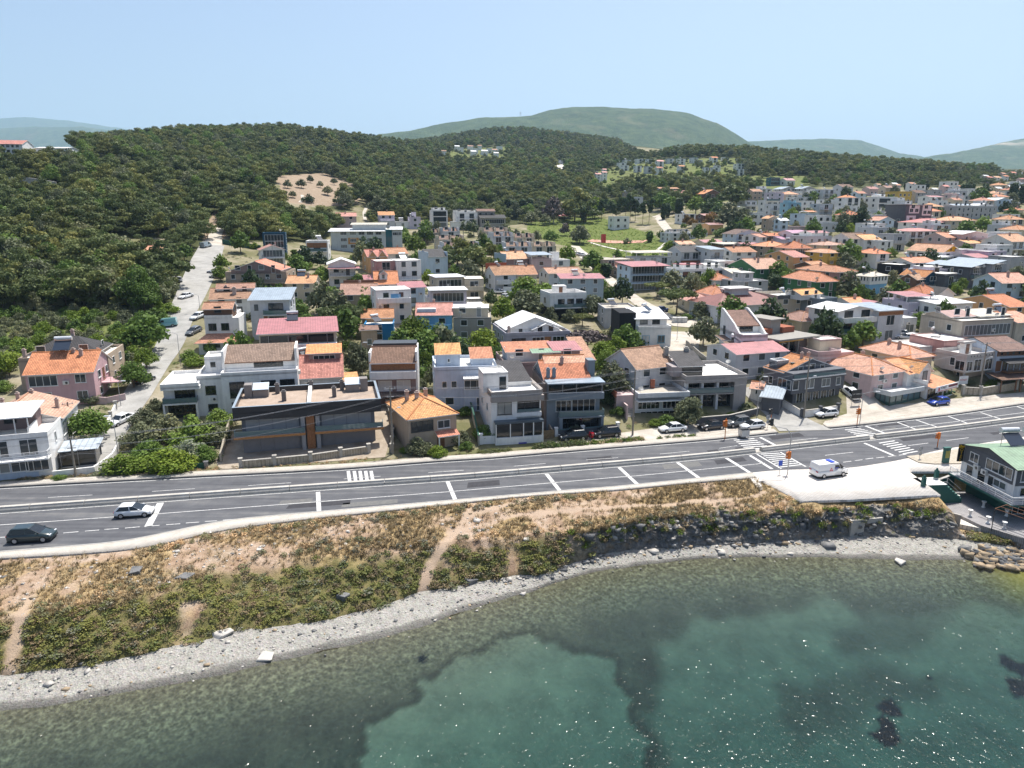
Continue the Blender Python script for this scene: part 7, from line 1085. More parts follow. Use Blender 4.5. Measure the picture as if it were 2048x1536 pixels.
for a in[('suv',1146,882,14,BLK,'black car parked left of the red scooter',1),('suv',1213,875,14,(.015,.014,.017),'black car parked right of the red scooter',1),('sedan',1346,865,14,WHT,'white saloon parked alone on the gravel by the olive tree',1),('sedan',1424,860,17,(.02,.019,.022),'dark saloon parked left of the grey car',1),('suv',1476,854,18,GRY,'grey car parked against the dark wall of the modern villa',1),('hatch',1506,860,18,WHT,'white hatchback parked behind the metal waste bin',1),('hatch',1654,835,17,WHT,'small white hatchback parked before the dark grey corner house',1),('hatch',1879,811,19,(.01,.06,.42),'bright blue hatchback parked in front of the restaurant',1),('wagon',1700,792,-70,WHT,'white car parked behind the dark billboard',1),('sedan',240,848,-110,WHT,'white saloon standing at the bottom of the steep street',0),('hatch',286,766,68,(.03,.032,.035),'dark car parked in tree shade on the steep street',0),('sedan',370,597,-106,WHT,'white car parked on the left verge of the steep street',0),('hatch',394,638,-106,WHT,'white car parked on the right side of the steep street',0),('hatch',386,668,-106,GRY,'grey car parked by the white three storey house',0),('van',331,655,-165,(.2,.42,.45),'pale blue green van poking out of the trees beside the steep street',0),('hatch',432,557,10,SLV,'silver car parked across the steep street near its top',1),('hatch',427,547,190,WHT,'white car behind the silver one near the top of the steep street',0),('wagon',347,565,20,(.6,.62,.62),'pale car half hidden under the pines beside the steep street',1),('van',411,495,80,(.3,.36,.4),'grey van at the very top of the steep street',0),('suv',843,750,70,BLK,'black car parked between the brown roofed and pale blue houses',0),('sedan',996,588,5,WHT,'white saloon in the parking spot behind the green trees',1),('van',1021,588,10,WHT,'white van beside the saloon in the parking spot',0),('hatch',1013,597,60,SLV,'silver car in front of the white van in the parking spot',0),('sedan',1320,624,165,(.02,.05,.16),'dark blue car under the flat topped dark pines',0),('hatch',1334,660,70,WHT,'white car beside the black sided white house',0),('wagon',1836,683,-60,WHT,'white pickup parked beside the scrub plot',0),('hatch',1800,672,150,SLV,'silver car parked by the grey terrace house',0),('hatch',1812,680,150,WHT,'white car next to the silver one by the grey terrace house',0),('hatch',1968,586,20,SLV,'silver car on the side road at the right',0),('hatch',1982,590,20,WHT,'white car on the side road at the right',0),('hatch',1157,511,40,WHT,'white car by the park edge, left one of two',0),('hatch',1165,513,40,SLV,'silver car by the park edge, right one of two',0),('sedan',602,510,0,(.1,.105,.11),'dark car parked by the white house with timber band',0),('hatch',912,540,0,(.25,.3,.36),'blue grey car under the dark pine grove',0)]:car(*a[:6],flip=bool(a[6]))
x,y,z=ground(1182,878);r=empty('scooter',(x,y,z+.06),math.radians(100));tag(r,'red scooter parked between the two black cars','scooter');RED=paint((.5,.01,.03));mb=MB();mb.box(-.7,.15,-.16,.16,.35,.62);mb.box(-.1,.5,-.14,.14,.2,.3);mb.box(.45,.6,-.2,.2,.2,.95);mb.box(-.95,-.55,-.2,.2,.75,1.15);mb.build('body',RED,r,bev=.04);mb=MB();mb.box(-.6,.1,-.14,.14,.62,.75);mb.build('seat',M_TYRE,r);mb=MB();mb.tube((.5,-.32,1.05),(.5,.32,1.05),.025,n=6);mb.tube((.5,0,.3),(.48,0,1.05),.03,n=6);mb.build('handlebar',M_RAIL,r)
for a in(-.5,.65):mb=MB();mb.tube((a,-.06,.22),(a,.06,.22),.22,n=14);mb.build('wheel',M_TYRE,r)
x,y=atz(1487,874,ZR+.13);r=empty('waste_container',(x,y,ZR+.13),math.radians(15));tag(r,'grey metal waste container with dark open lid at the kerb','bin');mb=MB();P=[(-.6,-.5),(.6,-.5),(.6,.5),(-.6,.5)];[mb.quad([(*P[i],.15),(*P[(i+1)%4],.15),(P[(i+1)%4][0]*1.12,P[(i+1)%4][1]*1.12,1.2),(P[i][0]*1.12,P[i][1]*1.12,1.2)])for i in range(4)];mb.box(-.6,.6,-.5,.5,.14,.18);mb.build('bin_body',plain('galvanised',(.5,.51,.52),.4,.5,.5),r);mb=MB();mb.box(-.68,.68,-.1,.58,1.22,1.3);mb.build('lid',M_FRD,r)
for i in range(4):mb=MB();mb.tube(((-.5,.5)[i%2],(-.4,.4)[i//2],0),((-.5,.5)[i%2],(-.4,.4)[i//2],.16),.07,n=8);mb.build('wheel',M_TYRE,r)
for i in range(3):x,y,z=ground(1350+i*9,645);mb=MB();mb.box(-.6,.6,-.5,.5,.1,1.1);mb.box(-.64,.64,-.54,.54,1.1,1.25);tag(mb.build('waste_container',M_SHUT,None,(x,y,z),.2),'white waste container in the row at the lane junction','bin','white waste containers')
M_POLE=plaster((.27,.24,.2),'old_concrete_pole');M_STEEL=plain('steel_pole',(.4,.4,.4),.5,.5,.3);ORG=plain('signal_orange',(.62,.17,.02),.5);M_SIGN=plain('sign_back',(.33,.34,.35),.5);TOPS=[]
def height(c,b,t_):
 X,Y,Z=ground(*px(c,*b));u,v=px(c,*t_);return X,Y,Z,atY(u,v,Y)[2]-Z
def utility(c,b,t_,label,r0=.17):
 X,Y,Z,H=height(c,b,t_);r=empty('utility_pole',(X,Y,Z),math.radians(12));tag(r,label,'utility pole');mb=MB();mb.tube((0,0,-.4),(0,0,H),r0,r0*.55,8);mb.build('pole',M_POLE,r);mb=MB();[mb.box(-.75+.25*(z>.8),.75-.25*(z>.8),-.05,.05,H-.35-z,H-.25-z)for z in(0,1.1)];mb.build('crossarm',M_STEEL,r);TOPS.append((X,Y,Z+H))
 for q in(-.65,0,.65):mb=MB();mb.tube((q,0,H-.25),(q,0,H-.05),.05,n=6);mb.build('insulator',M_SHUT,r)
 mb=MB();mb.tube((.0,0,H*.62),(.9,-.3,H*.7),.03,n=5);mb.box(.85,1.3,-.42,-.22,H*.7-.05,H*.7+.06);mb.build('lamp',M_TANK,r)
utility('A',(608,1252),(566,940),'thick old concrete pole at the white villa corner by the kerb');utility('A',(580,930),(543,655),'tall leaning concrete pole beside the white villa roof');utility('B',(1382,1072),(1363,535),'tall concrete pole between the dark modern pair and the cottage');utility('C',(1460,1003),(1490,478),'tall pole in front of the pink outside stair');utility('D',(828,1108),(882,618),'tall pole at the dark grey corner house wall');utility('E',(1692,645),(1752,258),'tall leaning pole before the pale panelled house')
def lamp(c,b,t_,arm,label,r0=.06):
 X,Y,Z,H=height(c,b,t_);r=empty('street_lamp',(X,Y,Z));tag(r,label,'street lamp');mb=MB();mb.tube((0,0,-.3),(0,0,H),r0,r0*.7,7);mb.tube((0,0,H),(arm*.5,0,H+.3),r0*.7,r0*.6,6);mb.tube((arm*.5,0,H+.3),(arm,0,H+.35),r0*.6,r0*.5,6);mb.build('pole',M_STEEL,r);mb=MB();mb.box(arm-.1,arm+math.copysign(.6,arm),-.14,.14,H+.3,H+.42)if arm>0 else mb.box(arm-.6,arm+.1,-.14,.14,H+.3,H+.42);mb.build('lamp_head',M_TANK,r)
for q in[('A',(948,1092),(882,790),-.6,'bare slim pole beside the bushes at the street bottom'),('A',(968,690),(950,505),.6,'slim lamp under the pink house by the steep street'),('F',(245,1325),(222,1075),-1.4,'street lamp on the verge above the white modern villa'),('F',(402,905),(392,765),-1.2,'street lamp between the parked cars on the steep street'),('B',(1142,455),(1137,195),.5,'thin lamp standing before the big olive tree'),('D',(452,1118),(487,790),.6,'dark slim pole at the mouth of the side lane'),('H',(1015,960),(1030,795),.5,'street lamp on the lane beside the white car'),('E',(1095,205),(1105,140),-.8,'street lamp beside the grey terrace house'),('E',(1600,245),(1615,195),.9,'street lamp near the large beige house'),('I',(185,740),(190,685),.8,'street lamp before the bright green house'),('N',(548,540),(546,492),.4,'thin lamp at the top of the steep street')]:lamp(*q)
def signal(c,b,t_,label,heads,arm=None,lampc=None,rod=.07):
 X,Y,Z,H=height(c,b,t_);r=empty('traffic_light',(X,Y,Z));tag(r,label,'traffic light');mb=MB();mb.tube((0,0,-.2),(0,0,H),rod,rod*.8,8)
 if arm:mb.tube((0,0,H),(arm*.25,.1,H+.7),rod*.8,rod*.7,7);mb.tube((arm*.25,.1,H+.7),(arm,.4,H+1.0),rod*.7,rod*.4,7)
 mb.build('pole',M_STEEL if arm else ORG,r)
 for x,z,m in heads:
  mb=MB();mb.box(x-.17,x+.17,-.16,.14,z,z+.95);o=mb.build('signal_head',m,r)
  for i in range(3):mb=MB();mb.tube((x-.17,0,z+.17+.3*i),(x-.42,0,z+.15+.3*i),.12,.13,8);mb.build('visor',m,o)
signal('U',(1585,1530),(1650,700),'tall traffic light with long overhead arm at the first crossing',[(0,2.2,ORG),(-2.6,6.6,M_FRD)],arm=-2.6);signal('U',(303,805),(348,375),'orange traffic light on the town side kerb near the waste container',[(0,2.0,ORG)]);signal('V',(265,1195),(300,880),'orange traffic light on the town side at the second crossing',[(.1,1.9,ORG)]);signal('V',(1530,1535),(1540,1325),'orange traffic light on the island near the hotel',[(0,1.3,ORG)]);signal('U',(1245,415),(1243,215),'dark traffic light with blue round sign at the lane mouth',[(0,1.0,M_FRD)])
lamp('V',(312,1145),(325,690),2.0,'curved street lamp leaning over the forecourt by the glass shop')
def roundsign(c,b,t_,label,discs=2):
 X,Y,Z,H=height(c,b,t_);r=empty('road_sign',(X,Y,Z),.25);tag(r,label,'road sign');mb=MB();mb.tube((0,0,-.2),(0,0,H),.035,n=6);mb.build('post',M_STEEL,r)
 for i in range(discs):mb=MB();mb.tube((0,-.05,H-.3-.7*i),(0,-.02,H-.3-.7*i),.34-.06*i,n=18);mb.build('disc',M_SIGN,r)
roundsign('U',(1165,615),(1190,320),'pair of round grey sign backs at the lane corner');roundsign('T',(930,535),(948,390),'pair of round grey sign backs on the kerb island')
def board(c,b,t_,w,hh,m,label,txt=None,tm=None,name='road_sign',cat='road sign',legs=1,sz=.4):
 X,Y,Z,H=height(c,b,t_);r=empty(name,(X,Y,Z),.25);tag(r,label,cat);mb=MB();[mb.tube((q,0,-.2),(q,0,H),.04,n=6)for q in((0,)if legs==1 else(-w*.4,w*.4))];mb.build('post',M_STEEL,r);mb=MB();mb.box(-w/2,w/2,-.08,-.041,H-hh,H);mb.build('panel',m,r)
 for i,q in enumerate(txt or[]):text(q,sz,tm or M_PAINT,r,(0,-.09,H-hh*(i+.5)/len(txt)),(math.pi/2,0,0),.004)
BLU=plain('sign_blue',(.02,.08,.5),.4);board('U',(1420,1530),(1440,1235),.55,.7,BLU,'small blue square road sign at the paved forecourt');board('V',(240,865),(262,625),1.9,1.5,plain('billboard_black',(.015,.016,.02),.5),'dark billboard on two legs beside the glass shop',['LA TERRA'],name='billboard',cat='billboard',legs=2,sz=.36);board('W',(830,1120),(820,905),2.0,1.5,plain('sign_white',(.78,.78,.78),.5),'white advertising sign in front of the pale panelled house',['YÖNET'],plain('sign_red',(.5,.03,.03),.5),'billboard','sign',sz=.5)
X,Y,Z,H=height('T',(1205,575),(1222,405));r=empty('sign_pillar',(X,Y,Z),.2);tag(r,'dark green sign pillar on the kerb island by the hotel','sign');mb=MB();mb.box(-.42,.42,-.2,.2,0,H);mb.build('pillar',GRN,r);mb=MB();mb.box(-.32,.32,-.22,-.2,H*.4,H*.85);mb.build('face',plain('olive_panel',(.25,.24,.05),.5),r);mb=MB();mb.box(-.5,.5,-.26,.26,H,H+.1);mb.build('cap',GRN,r)
x,y,z=atY(1041,239,3900);r=empty('transmission_tower',(x,y,z-8));tag(r,'lattice transmission tower on the crest of the far hill','tower');mb=MB();[mb.tube((a*6,b*6,0),(a*.8,b*.8,46),.5,n=4)for a in(-1,1)for b in(-1,1)];[mb.tube((-6+i,-6+i,i*7),(6-i-1,-6+i,i*7+7),.35,n=4)for i in range(6)];mb.build('lattice',M_STEEL,r);mb=MB();[mb.tube((-6,0,q),(6,0,q),.4,n=4)for q in(36,42)];mb.build('arm',M_STEEL,r)
x,y,z=ground(1126,440);r=empty('canopy_tent',(x,y,z));tag(r,'bright red canopy at the edge of the meadow','canopy');mb=MB();[mb.quad([(-3,-2,2.2),(3,-2,2.2),(0,0,3.4)]),mb.quad([(3,-2,2.2),(3,2,2.2),(0,0,3.4)]),mb.quad([(3,2,2.2),(-3,2,2.2),(0,0,3.4)]),mb.quad([(-3,2,2.2),(-3,-2,2.2),(0,0,3.4)])];mb.build('cover',paint((.6,.01,.02)),r);mb=MB();[mb.tube((a,b,0),(a,b,2.2),.06,n=5)for a in(-2.9,2.9)for b in(-1.9,1.9)];mb.build('post',M_STEEL,r)
x,y,z=ground(1201,506);r=empty('flag',(x,y,z));tag(r,'red flag on a pole beside the park path','flag');mb=MB();mb.tube((0,0,0),(0,0,8),.06,n=6);mb.build('pole',M_STEEL,r);mb=MB();[mb.quad([(.1+.5*i,.15*(i%2),4.2),(.6+.5*i,.15*((i+1)%2),4.2),(.6+.5*i,.15*((i+1)%2),7.8),(.1+.5*i,.15*(i%2),7.8)])for i in range(4)];mb.build('cloth',paint((.5,.01,.02)),r)
T_=[TOPS[0],TOPS[2],TOPS[3],TOPS[4],TOPS[5]];e0=(T_[0][0]-30,T_[0][1]-5,T_[0][2]);e1=(T_[-1][0]+34,T_[-1][1]+12,T_[-1][2]+1);T_=[e0]+T_+[e1];M_CAB=plain('cable',(.3,.3,.31),.5)
for k,(dx,dz)in enumerate([(-.65,-.05),(0,-.05),(.65,-.05),(-.3,-1.2),(.3,-1.2),(0,-2.2)]):
 mb=MB()
 for a,b in zip(T_[:-1],T_[1:]):
  p=None
  for i in range(13):f=i/12;q=(a[0]+(b[0]-a[0])*f-dx*.25,a[1]+(b[1]-a[1])*f+dx,a[2]+(b[2]-a[2])*f+dz-4*(.9+.12*k)*f*(1-f));p and mb.tube(p,q,.016,n=4,caps=False);p=q
 tag(mb.build('overhead_cable',M_CAB),'thin overhead cable strung between the front poles','cable','overhead cables')
def leafmat(name,c,var=.35,tr=.25):
 t=NT(name);oi=t.n('ShaderNodeObjectInfo').outputs['Random'];g=t.geo();n=t.noise(.9,3,.6,g['Position']);isl=g['Random Per Island']
 f=t.math('ADD',t.math('MULTIPLY',n,.5),t.math('ADD',t.math('MULTIPLY',isl,.2),t.math('ADD',t.math('MULTIPLY',oi,.45),t.math('MULTIPLY',t.math('SUBTRACT',t.noise(.035,3,.6,g['Position']),.55),1.2))))
 col=t.ramp(f,[(.25,sc(c,1-var)),(.55,c),(.85,(c[0]*1.5,c[1]*1.3,c[2]*1.2))])
 d=t.n('ShaderNodeBsdfPrincipled');t.l(col,d.inputs['Base Color']);d.inputs['Roughness'].default_value=.6;d.inputs['Specular IOR Level'].default_value=.15
 x=t.n('ShaderNodeBsdfTranslucent');t.l(col,x.inputs[0]);m=t.n('ShaderNodeMixShader');m.inputs[0].default_value=tr;t.l(d.outputs[0],m.inputs[1]);t.l(x.outputs[0],m.inputs[2]);t.l(m.outputs[0],t.o.inputs[0]);return t.m
LM=dict(pine=leafmat('pine_needles',(.12,.155,.055)),pine2=leafmat('pine_needles_olive',(.17,.19,.06)),broad=leafmat('leaves_green',(.12,.195,.04)),bright=leafmat('leaves_bright',(.15,.22,.03)),olive=leafmat('leaves_olive',(.16,.18,.1)),silver=leafmat('leaves_silver',(.27,.31,.22)),dark=leafmat('leaves_dark',(.055,.09,.038)),dead=leafmat('twigs_grey',(.13,.105,.1),tr=.05),palm=leafmat('palm_fronds',(.085,.11,.05)),yel=leafmat('blossom_yellow',(.45,.36,.02)),autumn=leafmat('leaves_rusty',(.19,.12,.035)),scrub=leafmat('scrub_leaves',(.15,.16,.045),tr=.1),dry=leafmat('dry_stalks',(.42,.325,.19),tr=.1),brown=leafmat('brown_scrub',(.17,.135,.08),tr=.1),sage=leafmat('sage_scrub',(.17,.175,.13),tr=.1))
M_BARK=plaster((.16,.12,.09),'bark',var=.3,bump=.5);M_BARKG=plaster((.3,.27,.23),'bark_grey',var=.3,bump=.5)
def leaves(blobs,n,size,rng,up=.35,asp=1.0):
 """blobs: (cx,cy,cz,rx,ry,rz); leaf clumps spread through each blob, denser towards its skin"""
 B=np.array(blobs,float);vol=(B[:,3]*B[:,4]*B[:,5])**.67;k=rng.choice(len(B),n,p=vol/vol.sum());b=B[k]
 d=rng.normal(size=(n,3));d/=np.linalg.norm(d,axis=1)[:,None];r=rng.random(n)**.38;p=b[:,:3]+d*r[:,None]*b[:,3:]
 nn=d+rng.normal(size=(n,3))*.7+np.array([0,0,up]);nn/=np.linalg.norm(nn,axis=1)[:,None]
 a=np.cross(nn,rng.normal(size=(n,3)));a/=np.linalg.norm(a,axis=1)[:,None];c=np.cross(nn,a);s=size*(.55+.9*rng.random(n))[:,None]
 a=a*s*asp;c=c*s*(.5+.5*rng.random(n))[:,None]
 V=np.stack([p-a*.5,p-c*.5,p+a*.5,p+c*.5],1).reshape(-1,3);return V,np.arange(4*n).reshape(-1,4)
def crown_blobs(kind,rng):
 R=rng.random
 if kind=='pine':return[(rng.normal()*.22,rng.normal()*.22,.42+.13*i+rng.normal()*.03,(.42-.055*i)*(.8+.4*R()),(.42-.055*i)*(.8+.4*R()),.12)for i in range(5)]+[(math.cos(t_)*.36,math.sin(t_)*.36,.45+.2*R(),.2,.2,.12)for t_ in np.arange(5)*1.25+R()]
 if kind=='umb':return[(math.cos(t_)*.55*q,math.sin(t_)*.55*q,.82+.1*(1-q)+rng.normal()*.02,.3,.3,.11)for t_,q in[(i*1.05+R(),1)for i in range(6)]+[(i*2.1,.45)for i in range(3)]]
 if kind=='round':return[(math.cos(t_)*q*.32,math.sin(t_)*q*.32,z+rng.normal()*.04,.27*(.75+.5*R()),.27*(.75+.5*R()),.2)for t_,q,z in[(i*1.26+R(),1,.42)for i in range(5)]+[(i*2.1+R(),.7,.64)for i in range(3)]+[(0,0,.8),(0,0,.5)]]
 if kind=='bush':return[(math.cos(t_)*q*.42,math.sin(t_)*q*.42,z,.3*(.7+.6*R()),.3*(.7+.6*R()),.3*(.7+.5*R()))for t_,q,z in[(i*1.05+R(),.9,.3)for i in range(6)]+[(R()*6,.3,.6),(R()*6,.4,.55)]]
 if kind=='cyp':return[(rng.normal()*.015,rng.normal()*.015,.1+.11*i,.13*math.sin(math.pi*min(1,.2+.1*(8-i)*.8))+.03,.13*math.sin(math.pi*min(1,.2+.1*(8-i)*.8))+.03,.12)for i in range(8)]
 if kind=='tall':return[(rng.normal()*.07,rng.normal()*.07,.55+.09*i,.13*(.8+.5*R()),.13*(.8+.5*R()),.08)for i in range(5)]
TM={}
def treemesh(kind,leaf,n,size,var,umesh=True):
 k=(kind,leaf,n,var)
 if k in TM:return TM[k]
 rng=np.random.default_rng(abs(hash(k[0]))%1000*0+len(TM)*7+11);V,Fq=leaves(crown_blobs(kind,rng),n,size,rng);cr=npmesh('crown',V,Fq,LM[leaf])
 mb=MB();th={'pine':.55,'umb':.8,'round':.45,'bush':.25,'cyp':.2,'tall':.75}[kind];r0={'umb':.035,'bush':.02,'tall':.014}.get(kind,.028)
 mb.tube((0,0,-.06),(.01,0,th*.55),r0,r0*.75,7);mb.tube((.01,0,th*.55),(.0,.01,th),r0*.75,r0*.45,6)
 for i in range(5):t_=i*1.26+rng.random();mb.tube((0,0,th*(.6+.07*i)),(math.cos(t_)*.28,math.sin(t_)*.28,th*(.8+.08*i)+.06),r0*.4,r0*.15,5)
 if kind=='bush':mb.tube((0,0,0),(.1,.05,.35),.02,.01,5)
 TM[k]=(cr,mb.mesh('trunk',M_BARKG if leaf in('olive','dead','silver')else M_BARK));return TM[k]
TREE_LABELS={}
def plant(label,cat,name,meshes,loc,s,rz,group=None):
 r=empty(name,loc,rz);tag(r,label,cat,group);r.scale=s if isinstance(s,tuple)else(s,)*3
 link('crown',meshes[0],r)
 if len(meshes)>1:link('trunk',meshes[1],r)
 return r
WORDS={'pine':'dark pine tree','pine2':'olive green pine tree','broad':'leafy green tree','bright':'bright green tree','olive':'grey green olive tree','silver':'silvery shrub','dark':'very dark evergreen','dead':'bare grey tree','autumn':'rusty leaved tree','yel':'yellow flowering bush'}
HL=[(o,o['label'])for o in list(COL.objects)if o.type=='EMPTY' and o.get('category')in('house','villa','shop','restaurant','school','apartment block','shed','annex','apartment house','building')]
HX=np.array([[o.location.x,o.location.y]for o,_ in HL])
import re as _re
def short(l):
 l=_re.split(r' with | beside | behind | next | in front | right of | left of | beyond | below | above | at the | by the | near | over | joined | attached | under | tucked | half hidden| almost | between |, ',l)[0];w=l.split()[:7]
 return ' '.join(w)
def near_label(word,x,y):
 d=np.hypot(HX[:,0]+3-x,HX[:,1]+4-y);i=int(d.argmin());hx,hy=HX[i]+(3,4)
 rel=('to the left of' if x<hx else 'to the right of')if abs(x-hx)>abs(y-hy)else('in front of' if y<hy else 'behind')
 for q in('','smaller ','low ','slim ','far ','other ','spreading ','squat ','lone ','spare '):
  lb=' '.join(f'{q}{word} {rel} the {short(HL[i][1])}'.split()[:16])
  if lb not in TREE_LABELS:TREE_LABELS[lb]=1;return lb
 return lb
def tree(c,x,y,wp,kind,leaf,asp=1.0,label=None,n=None,name=None):
 u,v=px(c,x,y);wpx=wp/CR[c][2];h=4.0
 for _ in range(4):
  X,Y,Z=ground(u,v,h*(.5 if kind!='umb' else.8));d=Y*CP-(Z-HC)*SP;w=wpx*d/F;h=w*asp*{'pine':1.25,'umb':.62,'round':1.15,'bush':.75,'cyp':3.6,'tall':3.0}[kind]
 w*=1.12;n=n or(2600 if Y<130 else(1500 if Y<210 else 700));var=int((X*7+Y*3))%3
 size={2600:.075,1500:.095,700:.13}[n]*(.8 if kind in('cyp','tall')else 1);m=treemesh(kind,leaf,n,size,var)
 unit={'pine':.95,'umb':1.6,'round':1.05,'bush':1.25,'cyp':.3,'tall':.38}[kind];zz=zt1(X,Y)
 nm=name or{'pine':'pine_tree','umb':'umbrella_pine','round':'olive_tree' if leaf=='olive' else 'tree','bush':'bush','cyp':'cypress','tall':'tall_tree'}[kind]
 wd={'bush':WORDS[leaf].replace('tree','bush'),'cyp':'dark columnar cypress','umb':'flat topped '+WORDS[leaf],'tall':'tall thin tree'}.get(kind,WORDS[leaf])
 FOOT.append((X,Y,w*.3,w*.3,0));return plant(label or near_label(wd,X,Y),{'bush':'bush'}.get(kind,'tree'),nm,m,(X,Y,zz),(w/unit,w/unit,h),random.random()*6.28)
